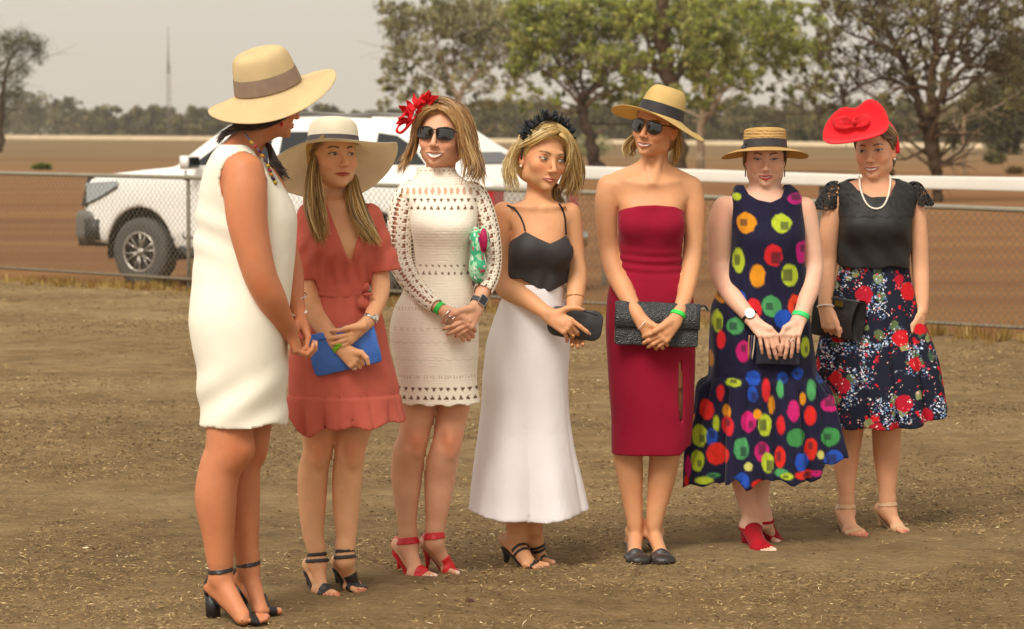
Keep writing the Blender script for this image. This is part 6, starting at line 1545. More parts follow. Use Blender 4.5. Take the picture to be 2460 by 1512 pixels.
sk = rows_loft(W, [(682, 1223, 1357, .103, 0), (700, 1218, 1357, .104, 0), (727, 1200, 1359, .108, 0), (787, 1179, 1368, .120, 0), (832, 1166, 1370, .126, 0), (905, 1160, 1366, .130, 0), (972, 1156, 1367, .132, 0), (1036, 1150, 1374, .137, 0), (1091, 1142, 1384, .15, 0), (1150, 1134, 1397, .165, 0), (1200, 1127, 1407, .175, 0), (1255, 1120, 1418, .19, 0)], n=2.1, mod=mod4)
def w4s(P, D):
    z, x = P[..., 2], P[..., 0]
    up = W.p(0, 700)[2] + .03 * (np.abs(x - W.p(1280, 0)[0]) / .1) ** 0 * np.clip(1 - np.abs(x - W.p(1275, 0)[0]) / .05, 0, 1) + .018 * np.exp(-((x - W.p(1345, 0)[0]) / .03) ** 2)
    D = np.maximum(D, z - (W.p(0, 690)[2] + .012 * np.abs(np.sin((x - W.p(1320, 0)[0]) * 22))))
    D = D + .0012 * (np.abs(z - (W.p(0, 1238)[2])) < .003)
    return D + (fbm(P, 5, 2) - .5) * .008
hem4 = lambda P: W.p(0, 1243)[2] + .022 * np.clip(np.abs(P[..., 0] - W.p(1275, 0)[0]) / .2, 0, 1.2) ** 2 + .002 * np.sin(P[..., 0] * 28 + 1)
V, Q = skirt_shell([sk], .0064, hem4, post=w4s)
mesh_obj('skirt', V, Q, m_cloth, W.o, col=const(V, lin('#ece6e6')))
L = newlocks(); add_scalp(W, L, PB, .007)
for sg in (1,):
    hair_locks(L, [W.hps([(.010, -.080, .086), (sg * .032, -.086, .074), (sg * .060, -.070, .044), (sg * .078, -.048, .0), (sg * .086, -.040, -.05), (sg * .09, -.04, -.10)]), W.hps([(.010, -.072, .100), (sg * .036, -.078, .090), (sg * .068, -.060, .055), (sg * .086, -.040, .0), (sg * .098, -.030, -.05), (sg * .105, -.03, -.11)])], 60, cols=PB[:3] + [PB[1]], seed=34 + sg, wob=.004, jit=.002)
hair_locks(L, [W.hps([(.012, -.078, .098), (-.030, -.082, .082), (-.064, -.052, .052), (-.083, .005, .028), (-.093, .028, -.035), (-.095, .0, -.09), (-.080, -.03, -.135)]), W.hps([(.012, -.04, .12), (-.05, -.04, .09), (-.082, -.0, .05), (-.098, .03, .0), (-.122, .02, -.06), (-.098, -.01, -.140)]), W.hps([(.01, .0, .125), (-.06, .01, .09), (-.088, .02, .04), (-.10, .03, -.01), (-.108, .03, -.07), (-.085, .02, -.14)])], 200, r0=.0040, cols=PB, seed=31, wob=.009)
hair_locks(L, [W.hps([(.012, -.080, .098), (.045, -.084, .08), (.070, -.078, .04), (.075, -.06, -.02), (.072, -.03, -.07), (.055, -.01, -.115)]), W.hps([(.012, -.05, .118), (.055, -.07, .092), (.085, -.065, .045), (.10, -.045, -.01), (.120, -.02, -.08), (.10, .0, -.155)]), W.hps([(.012, -.02, .125), (.065, -.05, .09), (.10, -.04, .045), (.13, -.03, .0), (.160, -.01, -.06), (.175, .0, -.135)]), W.hps([(.012, .02, .122), (.07, .02, .09), (.10, .03, .03), (.11, .03, -.03), (.13, .03, -.09), (.11, .03, -.14)])], 300, r0=.0040, cols=PB, seed=32, wob=.011)
hair_locks(L, [[W.p(1335, 440, .02), W.p(1340, 460, 0), W.p(1345, 475, -.01), W.p(1350, 496, -.02)], [W.p(1320, 450, .03), W.p(1328, 465, .02), W.p(1335, 480, 0), W.p(1345, 494, 0)]], 60, cols=[PB[3], PB[4], MB_[0], MB_[1]], seed=33)
put_hair(W, L)
o = thing('flower_headband', W.hp(0, -.02, .12), 'black fabric flower headband on the woman with pale blonde hair', 'headband')
mb = MB(); th = np.linspace(math.radians(-14), math.radians(194), 40); mb.tube([W.hp(math.cos(a) * .088, -.018, .012 + math.sin(a) * .118) for a in th], .0035, 6, BLACK); mb.build('band', m_satin, o)
rr = np.random.default_rng(41)
for i in range(80):
    a = math.radians(rr.uniform(22, 158)); c0 = np.array([math.cos(a) * .088, -.020 + rr.normal(0, .013), .012 + math.sin(a) * .120]); out = np.array([math.cos(a), rr.normal(0, .45), math.sin(a)]); out += rr.normal(0, .35, 3); out /= np.linalg.norm(out)
    s_ = np.cross(out, rr.normal(size=3)); s_ /= np.linalg.norm(s_); n_ = np.cross(out, s_); Lp = rr.uniform(.022, .040); V = []
    for t in np.linspace(0, 1, 6):
        w_ = .009 * math.sin(math.pi * min(t * .85 + .12, 1)) + .0008
        for q in (-1, 0, 1): V.append(c0 + out * Lp * t + s_ * w_ * q + n_ * (.008 * t * t + .004 * abs(q)))
    Fc = [[k * 3 + j, k * 3 + j + 1, k * 3 + j + 4, k * 3 + j + 3] for k in range(5) for j in range(2)]
    V = np.array([W.hp(*q) for q in V]); ob = mesh_obj('petal', V, Fc, m_satin, o, col=const(V, lin('#25262a')) * rr.uniform(.7, 1.5)); md = ob.modifiers.new('t', 'SOLIDIFY'); md.thickness = .0008
earrings(W, -.078, -.034, ('tiny pearl stud earring of the blonde woman in the camisole', 'pearl'))
def ex4(o, c, R):
    mb = MB(); mb.tube(np.array([c + R @ np.array([x, -.006, .050 - 6 * x * x * .3]) for x in np.linspace(-.085, .075, 14)]), .0022, 6, BLACK); mb.build('zip', m_leather, o)
    mb = MB(); q = c + R @ np.array([-.095, -.01, .0]); mb.tube([q, q + [-.004, 0, -.022]], .003, 6); mb.build('zip_pull', m_gold, o)
clutch('black_pouch', 'rounded black leather pouch held out by the woman in the white skirt', W.p(1382, 777, -.175), .100, .056, .024, 8, lin('#2e2d2e'), m_leather, round_=.034, extra=ex4, cat='pouch')
ring_of('bracelet', 'fine gold chain bracelet on the far arm of the woman in the camisole', W.p(1381, 716, -.072), (0, -.5, -1), .033, .0012, m_gold)
ring_of('finger_ring', 'yellow finger ring of the woman holding the rounded pouch', W.p(1377, 806, -.245), (.5, 0, -1), .0095, .0022, m_gold, cat='ring')
for (A, H, B, T, sd_, fp, lb) in ((A1, H1, B1, T1, (-.4, -.9, 0), f1, 'strappy black mule on the front foot below the white skirt'), (A2, H2, B2, T2, (.1, 1, 0), f2, 'strappy black mule on the rear foot below the white skirt')):
    f_ = (T - B) / np.linalg.norm(T - B); mid = B * .55 + A * .45; q2 = B * .25 + A * .75 + f_ * .02; nrm = (B - A) / np.linalg.norm(B - A)
    shoe(W, 'mule', lb, A, H, B, T, sd_, fp, lin('#2a2728'), heel=.060, heelr=(.014, .008), vamp=(.45, .0045), straps=[(mid + [0, 0, .01], nrm, .0055, .052), (q2, nrm, .0055, .052)], back=False, cat='shoe')

# =========================================================== 5  strapless maroon dress
W = Person('tall woman in a strapless maroon midi dress and straw fedora-style hat', 1332, 1558, SK5)
W.head(1576, 305, -.01, 1.03, yaw=-27, pitch=-2, roll=10, smile=.95, open=.006)
rows = [(412, 1535, 1598, .065, .012), (424, 1480, 1640, .078, .012), (440, 1458, 1662, .088, .012), (470, 1464, 1664, .095, .01), (507, 1482, 1646, .112, 0), (545, 1484, 1645, .122, -.008), (600, 1486, 1638, .104, 0), (645, 1482, 1640, .098, 0), (690, 1464, 1660, .11, 0), (740, 1456, 1668, .12, 0), (790, 1454, 1670, .125, 0), (850, 1458, 1670, .12, 0), (930, 1470, 1662, .10, 0)]
W.torso(rows, inset=.006)
W.P += [cone(W.p(1566, 440, .014), W.p(1577, 352, .026), .052, .046, k=.028), cone(W.p(1560, 400, .02), W.p(1486, 430, .02), .032, .030, k=.03), cone(W.p(1572, 400, .02), W.p(1640, 432, .02), .032, .030, k=.03)]
for sg in (-1, 1): W.P += [cone(W.p(1566 + sg * 12, 446, -.068), W.p(1566 + sg * 66, 434, -.050), .0085, .0065, k=.014)]
W.P += [cone(W.p(1556, 390, -.035), W.p(1562, 440, -.070), .010, .008, k=.02), cone(W.p(1584, 385, -.030), W.p(1572, 440, -.070), .010, .008, k=.02)]
W.arm([(1462, 447, .01, 27), (1457, 490, 0, 27), (1459, 545, 0, 26), (1465, 600, 0, 24), (1476, 648, -.03, 25), (1500, 698, -.10, 22), (1524, 742, -.155, 17), (1541, 772, -.180, 15)])
W.arm([(1660, 450, .01, 27), (1668, 500, 0, 25), (1668, 560, 0, 23), (1664, 610, -.01, 22), (1657, 660, -.05, 21), (1644, 715, -.12, 18), (1628, 760, -.175, 15)])
hp1, t1 = hand(W.p(1544, 776, -.185), W.p(1576, 812, -.205), (-.75, 0, -.9), (.9, -.05, -.8), (0, 1, -.1), curl=(30, 40, 25), thumb=[W.p(1556, 776, -.2), W.p(1574, 784, -.215), W.p(1586, 792, -.22), W.p(1597, 800, -.22)], s=.98)
hp2, t2 = hand(W.p(1624, 768, -.185), W.p(1590, 808, -.222), (.55, 0, -.8), (-.95, -.05, -.50), (0, 1, -.1), curl=(15, 35, 25), thumb=[W.p(1606, 774, -.21), W.p(1586, 788, -.232), W.p(1573, 796, -.235), W.p(1562, 803, -.23)], s=1.0)
W.P += hp1 + hp2; W.nails(t2, lin('#e3b8a2'))
W.boxes = [(np.array([W.p(1540, 0)[0], W.Y - .28, W.p(0, 850)[2]]), np.array([W.p(1632, 0)[0], W.Y - .12, W.p(0, 762)[2]]))]
W.arm([(1512, 950, 0, 46), (1508, 1040, 0, 38), (1508, 1091, .01, 35), (1513, 1137, .01, 31), (1517, 1183, .01, 26), (1522, 1229, 0, 20), (1526, 1266, -.01, 17)])
W.arm([(1610, 950, 0, 46), (1603, 1040, 0, 38), (1597, 1091, .01, 36), (1591, 1137, .01, 33), (1584, 1183, .01, 28), (1576, 1229, 0, 22), (1571, 1266, -.01, 17)])
A1, H1, B1, T1 = W.p(1527, 1280, 0), G(1520, 1326) + [0, 0, .012], G(1526, 1342), G(1532, 1347)
A2, H2, B2, T2 = W.p(1572, 1280, 0), G(1576, 1326) + [0, 0, .012], G(1586, 1342), G(1592, 1348)
B1[1] -= .05; T1[1] -= .11; B2[1] -= .05; T2[1] -= .11; A1[1] += .03; A2[1] += .03; H1[1] += .05; H2[1] += .05
f1, tt1 = foot(A1, H1, B1, T1, (-1, 0, 0), 1.0); f2, tt2 = foot(A2, H2, B2, T2, (1, 0, 0), 1.0)
W.P += f1 + f2
W.body(lips=lin('#b0604c'), brow=lin('#6e4e32'), blush=.25)
mar = lin('#8e0d2a')
dre = rows_loft(W, [(474, 1480, 1650, .112, 0)] + [r for r in rows if 500 < r[0] < 840] + [(870, 1459, 1670, .125, 0), (932, 1463, 1668, .125, 0), (980, 1467, 1666, .125, 0), (1013, 1468, 1663, .123, 0), (1100, 1468, 1657, .120, 0)], n=2.5)
cut5 = polycut(W, [(1440, 380), (1700, 380), (1700, 540), (1646, 509), (1622, 496), (1560, 492), (1528, 494), (1482, 508), (1440, 530)], ymid=.3)
def slit(P):
    x, z = P[..., 0], P[..., 2]; t = np.clip((W.p(0, 848)[2] - z) / (W.p(0, 848)[2] - W.p(0, 1018)[2]), 0, 1); w = .011 * np.sin(np.pi * t) ** .7
    xc = W.p(1633, 0)[0] + .006 * t
    return np.maximum(np.maximum(np.abs(x - xc) - w, P[..., 1] - W.Y), np.where((t > 0) & (t < 1), -1, 1))
def w5post(P, D):
    z, x = P[..., 2], P[..., 0]; D = np.maximum(D, z - np.interp(x, [W.p(q, 0)[0] for q in (1470, 1482, 1500, 1533, 1577, 1620, 1640, 1656)], [W.p(0, q)[2] for q in (513, 508, 500, 494, 492, 495, 503, 512)]))
    s_ = slit(P); D = np.where(s_ < 0, np.maximum(D, -(s_)), D)
    g = .0035 * np.sin(z * 190 + np.sin(x * 14) * 1.5) * np.exp(-((z - W.p(0, 632)[2]) / .045) ** 2) + .006 * np.exp(-((x - W.p(1497, 0)[0] - (z - W.p(0, 1000)[2]) * .12) / .008) ** 2) * np.exp(-((z - W.p(0, 1010)[2]) / .07) ** 2)
    return D - g + (fbm(P, 6, 2) - .5) * .006
hem5 = lambda P: W.p(0, 1089)[2] + .030 * np.clip((P[..., 0] - W.p(1635, 0)[0]) / .03, 0, 1)
V, Q = skirt_shell([dre] + [ell(W.p(1525, 540, -.085), (.055, .045, .05), k=.04), ell(W.p(1605, 540, -.085), (.055, .045, .05), k=.04)], .0066, hem5, post=w5post)
mesh_obj('strapless_dress', V, Q, m_cloth, W.o, col=const(V, mar) * (.93 + .14 * fbm(V, 30, 2))[:, None])
L = newlocks(); add_scalp(W, L, HB, .004, ztop=.055)
hair_locks(L, [W.hps([(-.062, .03, .0), (-.085, .04, -.03), (-.125, .05, -.06), (-.140, .05, -.10), (-.115, .04, -.145)]), W.hps([(-.055, .05, -.01), (-.07, .05, -.05), (-.095, .05, -.08), (-.105, .05, -.105), (-.088, .04, -.125)]), W.hps([(-.068, .0, -.02), (-.078, .01, -.05), (-.09, .02, -.075), (-.092, .03, -.1), (-.08, .03, -.12)])], 150, r0=.0045, cols=LB, seed=51)
hair_locks(L, [W.hps([(.074, .03, .01), (.080, .04, -.04), (.082, .05, -.09), (.072, .05, -.135)]), W.hps([(.060, .05, .0), (.062, .06, -.05), (.060, .06, -.10), (.056, .06, -.14)]), W.hps([(.076, .02, .02), (.086, .03, -.02), (.098, .05, -.06), (.10, .05, -.10)])], 110, r0=.0042, cols=LB, seed=52)
put_hair(W, L)
glasses(W, 'aviator sunglasses under the straw hat of the woman in maroon', w=.054, h=.046, gap=.012, z0=.000, shape='aviator')
def warp5(th, r, z):
    k = np.clip((r - .088) / .10, 0, 1)
    return (0, k ** 1.3 * (-.034 * np.cos(th) ** 2 + .018 * np.cos(th) * -1 * 0 + .006 * np.sin(2 * th) - .010 * (np.cos(th) > 0) * np.cos(th) ** 2))
def fed(th, r, z):
    a, b = warp5(th, r, z); pin = np.clip((z - .05) / .06, 0, 1); return (a - .010 * pin * np.clip(-np.sin(th), 0, 1) * 1, b + .010 * (r < .05) * 0)
hat(W, 'straw_hat', 'golden straw hat with black ribbon, tilted above the sunglasses of the woman in maroon', hat_at(W, .036, .008, (5, 8, 6), 4, 0),
    [(0, .112), (.02, .108), (.045, .116), (.062, .108), (.076, .080), (.083, .04), (.087, .006), (.10, -.002), (.13, -.004), (.16, -.004), (.183, -.002)], [(.0822, .046), (.0858, .024), (.0890, .004)], lin('#e6c680'), lin('#2e2b2e'), m_strawhat, ax_=(1, 1.1), warp=fed)
def ex5(o, c, R):
    V = []
    for x in np.linspace(-.160, .160, 17):
        for z_, y_ in ((.082, .002), (.080, -.020), (.03, -.0275), (-.012, -.027), (-.014, -.024)): V.append(c + R @ np.array([x, y_, z_ * (1 - .0 * abs(x))]))
    Fc = [[i * 5 + j, i * 5 + j + 1, (i + 1) * 5 + j + 1, (i + 1) * 5 + j] for i in range(16) for j in range(4)]
    V = np.array(V); sc = (.75 + .5 * np.abs(np.sin(V[:, 0] * 300 + V[:, 2] * 150)))[:, None] * np.ones((1, 3)); ob = mesh_obj('flap', V, Fc, m_scale, o, col=const(V, lin('#2d2e30')) * 1.0); md = ob.modifiers.new('t', 'SOLIDIFY'); md.thickness = .002
    mb = MB(); q = c + R @ np.array([.158, -.006, .072]); mb.tube(catmull([q, q + [.016, -.004, .004], q + [.030, -.004, -.012]], 6), .004, 6, BLACK); mb.build('wrist_loop', m_leather, o)
m_scale = mat('embossed_leather', attr=True, rough=.38, spec=.6); 
def scales(m):
    t = m.node_tree; N = t.nodes; v = N.new('ShaderNodeTexVoronoi'); v.inputs['Scale'].default_value = 150; tc = N.new('ShaderNodeTexCoord'); mp = N.new('ShaderNodeMapping'); mp.inputs['Scale'].default_value = (1, 1, 1.5)
    t.links.new(tc.outputs['Object'], mp.inputs[0]); t.links.new(mp.outputs[0], v.inputs['Vector']); b = N.new('ShaderNodeBump'); b.inputs['Strength'].default_value = .8; b.inputs['Distance'].default_value = .004; t.links.new(v.outputs[0], b.inputs['Height']); t.links.new(b.outputs[0], N['Principled BSDF'].inputs['Normal'])
scales(m_scale)
clutch('clutch_bag', 'large black snakeskin-embossed envelope clutch against the maroon dress', W.p(1578, 779, -.150), .157, .082, .022, 2.2, lin('#2b2c2e'), m_scale, round_=.008, extra=ex5, bulge=.4)
cuff(W, 'wristband', 'neon green paper wristband of the woman in maroon', W.P, W.p(1630, 757, -.170), (-.35, -.4, -.85), .0085, lin('#3fd455'), .036)
ring_of('bracelet', 'thin pale bracelet on the wrist of the woman in maroon', W.p(1546, 780, -.188), (.7, -.2, -.7), .027, .0016, m_pearl)
for (A, H, B, T, sd_, fp, lb) in ((A1, H1, B1, T1, (-1, 0, 0), f1, 'grey ballet flat, left one of the pair below the maroon dress'), (A2, H2, B2, T2, (1, 0, 0), f2, 'grey ballet flat, right one of the pair below the maroon dress')):
    o = thing('ballet_flat', B, lb, 'shoe')
    def fpost(P, D, B=B, T=T, H=H):
        zt = .034 + .0 * P[..., 0]; back = (P[..., 1] - B[1]) > -.012
        top = np.where(back, .024 + np.clip((P[..., 1] - B[1]) / .2, 0, 1) * .010, .07)
        D = D - .0045; s_ = np.maximum(D, P[..., 2] - top); return np.maximum(s_, -(D + .006) * np.where(back, 1, 0) - np.where(back, 0, 1))
    toe = fp + [ell(T * .85 + B * .15 + [0, 0, .017], (.040, .045, .020), k=.02)]
    lo = np.minimum.reduce([A, H, B, T]) - .06; hi = np.maximum.reduce([A, H, B, T]) + .06; lo[2] = -.006; hi[2] = .085
    V, Q = solid(toe, .003, fpost, lo, hi); mesh_obj('upper', V, Q, m_leather, o, col=const(V, lin('#2f2a28')))
    mb = MB(); mb.tube(catmull([H + [0, .012, -.010], H * .5 + B * .5 + [0, 0, -.008], B + [0, 0, .002], T + [0, -.006, .002]], 10), [.02, .028, .028, .030, .034, .038, .040, .040, .034, .018], 12, lin('#2a2623'), flat=.12, up=(0, 0, 1.0)); mb.build('sole', m_leather, o)

# =========================================================== 6  spotted navy dress and boater
W = Person('woman in a loose navy dress with big coloured spots and a straw boater', 1312, 1835, SK6)
W.head(1838, 378, -.01, .99, yaw=-3, pitch=-5, roll=0, smile=.6, jaw=1.12, open=.0045)
rows = [(448, 1805, 1870, .075, .01), (458, 1775, 1900, .09, .01), (475, 1752, 1925, .105, .01), (520, 1755, 1928, .125, 0), (570, 1758, 1934, .145, -.01), (640, 1750, 1934, .14, 0), (700, 1738, 1936, .14, 0), (760, 1725, 1938, .15, 0), (830, 1722, 1945, .155, 0), (930, 1740, 1925, .12, 0)]
W.torso(rows, inset=.012)
W.P += [cone(W.p(1838, 465, .012), W.p(1838, 415, .022), .062, .056, k=.03)]
W.arm([(1742, 500, 0, 29), (1732, 540, 0, 31), (1729, 590, 0, 29), (1731, 635, 0, 28), (1741, 668, -.03, 29), (1762, 712, -.10, 24), (1786, 744, -.15, 18), (1802, 762, -.175, 16)])
W.arm([(1932, 500, 0, 27), (1942, 550, 0, 26), (1950, 600, 0, 24), (1953, 645, -.01, 24), (1946, 690, -.06, 23), (1934, 730, -.12, 19), (1922, 762, -.165, 17)])
hp1, t1 = hand(W.p(1804, 766, -.18), W.p(1842, 806, -.235), (-1, 0, -.15), (.28, -.1, -1), (0, 1, .1), curl=(5, 18, 12), thumb=None, s=1.02, spread=4)
T_ = [W.p(1822, 778, -.21), W.p(1850, 790, -.235), W.p(1866, 806, -.235), W.p(1868, 824, -.23)]
hp1 += [cone(T_[0], T_[1], .016, .012, k=.012), cone(T_[1], T_[2], .0105, .0095, k=.004), cone(T_[2], T_[3], .0095, .0075, k=.003)]
hp2, t2 = hand(W.p(1919, 768, -.17), W.p(1902, 804, -.235), (1, 0, -.1), (-.12, -.1, -1), (0, 1, .1), curl=(5, 18, 12), thumb=[W.p(1906, 778, -.21), W.p(1886, 788, -.235), W.p(1878, 804, -.24), W.p(1880, 820, -.235)], s=1.0, spread=4)
W.P += hp1 + hp2; W.nails(t1 + t2, lin('#dfb09a'), r=.0055)
W.boxes = [(np.array([W.p(1795, 0)[0], W.Y - .29, W.p(0, 868)[2]]), np.array([W.p(1936, 0)[0], W.Y - .13, W.p(0, 758)[2]]))]
W.arm([(1785, 1000, 0, 35), (1783, 1120, .01, 30), (1787, 1165, .01, 25), (1794, 1206, .0, 21), (1803, 1242, 0, 17)])
W.arm([(1838, 1000, 0, 33), (1832, 1120, .01, 24), (1830, 1165, .01, 19), (1829, 1206, 0, 16), (1832, 1236, 0, 15)])
A1, H1, B1, T1 = W.p(1807, 1262, -.0), G(1792, 1313) + [0, 0, .060], G(1826, 1325), G(1846, 1331)
A2, H2, B2, T2 = W.p(1836, 1250, .02), G(1826, 1298) + [0, 0, .060], G(1856, 1303), G(1874, 1307)
f1, tt1 = foot(A1, H1, B1, T1, (-.9, -.3, 0), .95); f2, tt2 = foot(A2, H2, B2, T2, (.5, .8, 0), .92)
W.P += f1 + f2; W.toenails(tt1 + tt2, lin('#e8c8bc'))
W.blush(W.p(1728, 660, -.04), .03, .4); W.blush(W.p(1730, 520, -.05), .06, .25)
W.body(feet=[(A1, B1, T1), (A2, B2, T2)], lips=lin('#b01a2c'), brow=lin('#6b4a34'), eye=dict(open=.42, iris='#3a2c22'), blush=.35)
def mod6(th, z, P):
    zz = np.clip((W.p(0, 905)[2] - z) / (W.p(0, 905)[2] - W.p(0, 1160)[2]), 0, 1.1); up = np.clip((W.p(0, 640)[2] - z) / .3, 0, 1) * (1 - np.clip(zz * 4, 0, 1))
    return np.clip(zz * 8, 0, 1) * .13 * pleat(17 * th + 3 * np.sin(2 * th)) * (1 - .55 * zz) + np.clip(zz * 1.4, 0, 1) * (.19 * pleat(8 * th + .5, .95) + .05 * np.sin(11 * th)) + up * (.03 * np.sin(7 * th + 1))
dr6 = rows_loft(W, [(444, 1768, 1898, .085, .01), (456, 1758, 1914, .10, .01), (475, 1752, 1926, .113, .01), (520, 1755, 1930, .130, 0), (570, 1758, 1936, .150, -.01), (630, 1748, 1937, .148, 0), (690, 1722, 1940, .155, 0), (740, 1712, 1940, .16, 0), (815, 1705, 1948, .17, 0), (890, 1700, 1962, .175, 0), (902, 1693, 1972, .18, 0), (925, 1682, 1984, .19, 0), (967, 1672, 1998, .20, 0), (1018, 1662, 2008, .21, 0), (1099, 1650, 2022, .225, 0), (1175, 1640, 2026, .235, 0)], n=2.2, mod=mod6)
cut6 = polycut(W, [(1786, 400), (1884, 400), (1884, 452), (1872, 474), (1846, 484), (1815, 478), (1796, 466), (1786, 448)], ymid=.25)
armL6 = W.p(1733, 520, 0); armR6 = W.p(1945, 520, 0)
def w6post(P, D):
    D = np.maximum(D, -cut6(P)); x, z = P[..., 0], P[..., 2]
    # the shoulders end where the bare arms begin
    hi_ = z > W.p(0, 640)[2]
    D = np.where(hi_, np.maximum(D, np.maximum(W.p(1757, 0)[0] + .012 * np.clip((z - W.p(0, 480)[2]) / .03, -1, 1) - x, x - W.p(1926, 0)[0] - .012)), D)
    g = .005 * np.sin(x * 85 + z * 9) * np.clip((W.p(0, 600)[2] - z) / .2, 0, 1) + .006 * np.exp(-((z - W.p(0, 901)[2]) / .010) ** 2)
    return D + g + (fbm(P, 8, 2) - .5) * .010
def hem6(P):
    x = P[..., 0]; f = lambda u: W.p(u, 0)[0]
    return np.interp(x, [f(1630), f(1655), f(1727), f(1760), f(1788), f(1812), f(1838), f(1900), f(1970), f(1978), f(2030)], [W.p(0, q)[2] for q in (1164, 1158, 1152, 1136, 1160, 1152, 1134, 1148, 1140, 1108, 1094)]) + .006 * np.sin(x * 75)
V, Q = skirt_shell([dr6], .0055, hem6, hollow=.019, post=w6post)
spots6 = [(1783, 532, 23, 24, '#e0921e'), (1866, 534, 23, 22, '#b7c832'), (1903, 476, 22, 13, '#c0237a'), (1763, 471, 9, 9, '#b7c832'), (1766, 622, 13, 28, '#b7c832'), (1845, 609, 22, 26, '#d8262c'), (1918, 602, 18, 26, '#d01c86'), (1808, 658, 18, 28, '#e0921e'), (1886, 657, 21, 27, '#b7c832'), (1935, 560, 8, 26, '#2450b4'), (1768, 715, 14, 22, '#2450b4'), (1800, 737, 18, 26, '#d8262c'), (1842, 730, 23, 25, '#4f9e5e'), (1898, 729, 17, 25, '#e04422'),
          (1728, 705, 16, 20, '#e0921e'), (1870, 800 - 40, 20, 22, '#2450b4'), (1757, 818 - 40, 20, 21, '#4f9e5e'), (1716, 800 - 32, 12, 26, '#b7c832'), (1775, 856 - 18, 17, 25, '#c91f70'), (1724, 870 - 60, 10, 22, '#d8262c'), (1702, 860, 6, 20, '#e0921e'), (1925, 830, 12, 24, '#b7c832'), (1752, 912, 17, 10, '#b7c832'), (1798, 900, 17, 17, '#2450b4'), (1905, 890, 14, 13, '#2450b4'), (1868, 900, 12, 14, '#2450b4'),
          (1722, 936, 9, 19, '#d8262c'), (1690, 978, 16, 24, '#e02a24'), (1828, 928, 10, 26, '#d8262c'), (1796, 938, 12, 20, '#2450b4'), (1861, 926, 8, 20, '#4f9e5e'), (1938, 930, 12, 24, '#4f9e5e'), (1968, 905, 14, 13, '#2450b4'), (1786, 1003, 18, 24, '#c91f70'), (1807, 985, 10, 12, '#e0921e'), (1893, 978, 16, 24, '#c91f70'), (1841, 963, 8, 21, '#e0921e'), (1916, 950, 8, 16, '#e0921e'), (1985, 966, 24, 16, '#c91f70'), (1934, 990, 14, 24, '#e02a24'), (1862, 1010, 9, 24, '#d8262c'),
          (1736, 980, 8, 16, '#e0921e'), (1738, 1012, 12, 22, '#d8262c'), (1712, 1010, 8, 20, '#b7c832'), (1824, 1010, 16, 25, '#b7c832'), (1674, 1040, 17, 26, '#b7c832'), (1702, 1042, 14, 20, '#2450b4'), (1898, 1040, 22, 22, '#3f8a48'), (1984, 1042, 24, 22, '#3f8a48'), (1768, 1066, 18, 26, '#4f9e5e'), (1818, 1075, 17, 25, '#c91f70'), (1714, 1082, 24, 26, '#e0301f'), (1860, 1085, 12, 26, '#e0301f'), (1832, 1100, 14, 24, '#b7c832'), (1936, 1070, 16, 26, '#e0301f'), (1912, 1098, 18, 22, '#2450b4'), (1992, 1094, 24, 20, '#2450b4'),
          (1668, 1100, 15, 24, '#b7c832'), (1646, 1115, 7, 26, '#c91f70'), (1768, 1142, 18, 20, '#2450b4'), (1785, 1108, 10, 10, '#c9c46a'), (1810, 1152, 18, 12, '#e0301f'), (1960, 1084, 8, 10, '#c9c46a'), (1862, 1122, 16, 9, '#4f9e5e'), (1876, 1130, 14, 8, '#b7c832'), (1920, 1128, 24, 10, '#e0301f'), (1950, 1128, 14, 8, '#c91f70'), (1684, 1146, 24, 9, '#b7c832'), (1706, 1134, 16, 6, '#4f9e5e'), (1642, 1150, 5, 14, '#e0301f'), (1975, 1132, 10, 8, '#4a4a52')]
def w6col(V):
    u = 1835 + (V[:, 0] - W.base[0]) * W.S; v = 312 + (CAM_Z - V[:, 2]) * W.S
    C = const(V, lin('#1b1930')) * (.75 + .5 * fbm(V, 40, 2))[:, None]
    chk = ((np.floor(u / 9) % 2) * .35 + (np.floor(v / 9) % 2) * .2)[:, None]; C = C * (1 - chk * .4) + lin('#2c2a52') * chk * .25
    frnt = V[:, 1] < W.Y + .03
    for k, (cu, cv, ru, rv, col) in enumerate(spots6):
        e = np.sqrt(((u - cu) / ru) ** 2 + ((v - cv) / rv) ** 2) + .30 * (fbm(V + k * .37, 45, 2) - .5); m = (e < 1) & frnt
        al = (np.clip((1 - e) * min(ru, rv) / 2.6 + .5, 0, 1) * frnt)[:, None]; C = C * (1 - al) + lin(col) * (.72 + .3 * fbm(V, 80, 2))[:, None] * al
        q = k % 4
        if ru > 11 and q != 3:
            cx, cz = cu + (-.25, .3, .0)[q] * ru, cv + (.0, .25, -.3)[q] * rv; al = (np.clip((ru * (.34 + .1 * (k % 3)) - np.maximum(np.abs(u - cx), np.abs(v - cz) * ru / rv)) / 2.4 + .5, 0, 1) * m * .72)[:, None]; C = C * (1 - al) + lin('#262430') * al
    # the far side of the print, scattered the same way
    bk = ~frnt; g = (u[bk] / 62, v[bk] / 66); fu = (g[0] + .5 * (np.floor(g[1]) % 2)) % 1 - .5; fv = g[1] % 1 - .5; mm = np.hypot(fu * 1.6, fv * 1.5) < .55
    pal = np.array([lin(c) for c in ('#e0921e', '#b7c832', '#d8262c', '#2450b4', '#4f9e5e', '#c91f70')]); id_ = (np.floor(g[0] + .5 * (np.floor(g[1]) % 2)) * 3 + np.floor(g[1]) * 5).astype(int) % 6
    Cb = C[bk]; Cb[mm] = pal[id_[mm]]; C[bk] = Cb
    return C
mesh_obj('spotted_dress', V, Q, m_cloth, W.o, col=w6col(V))
L = newlocks(); add_scalp(W, L, MB_, .003, ztop=.045)
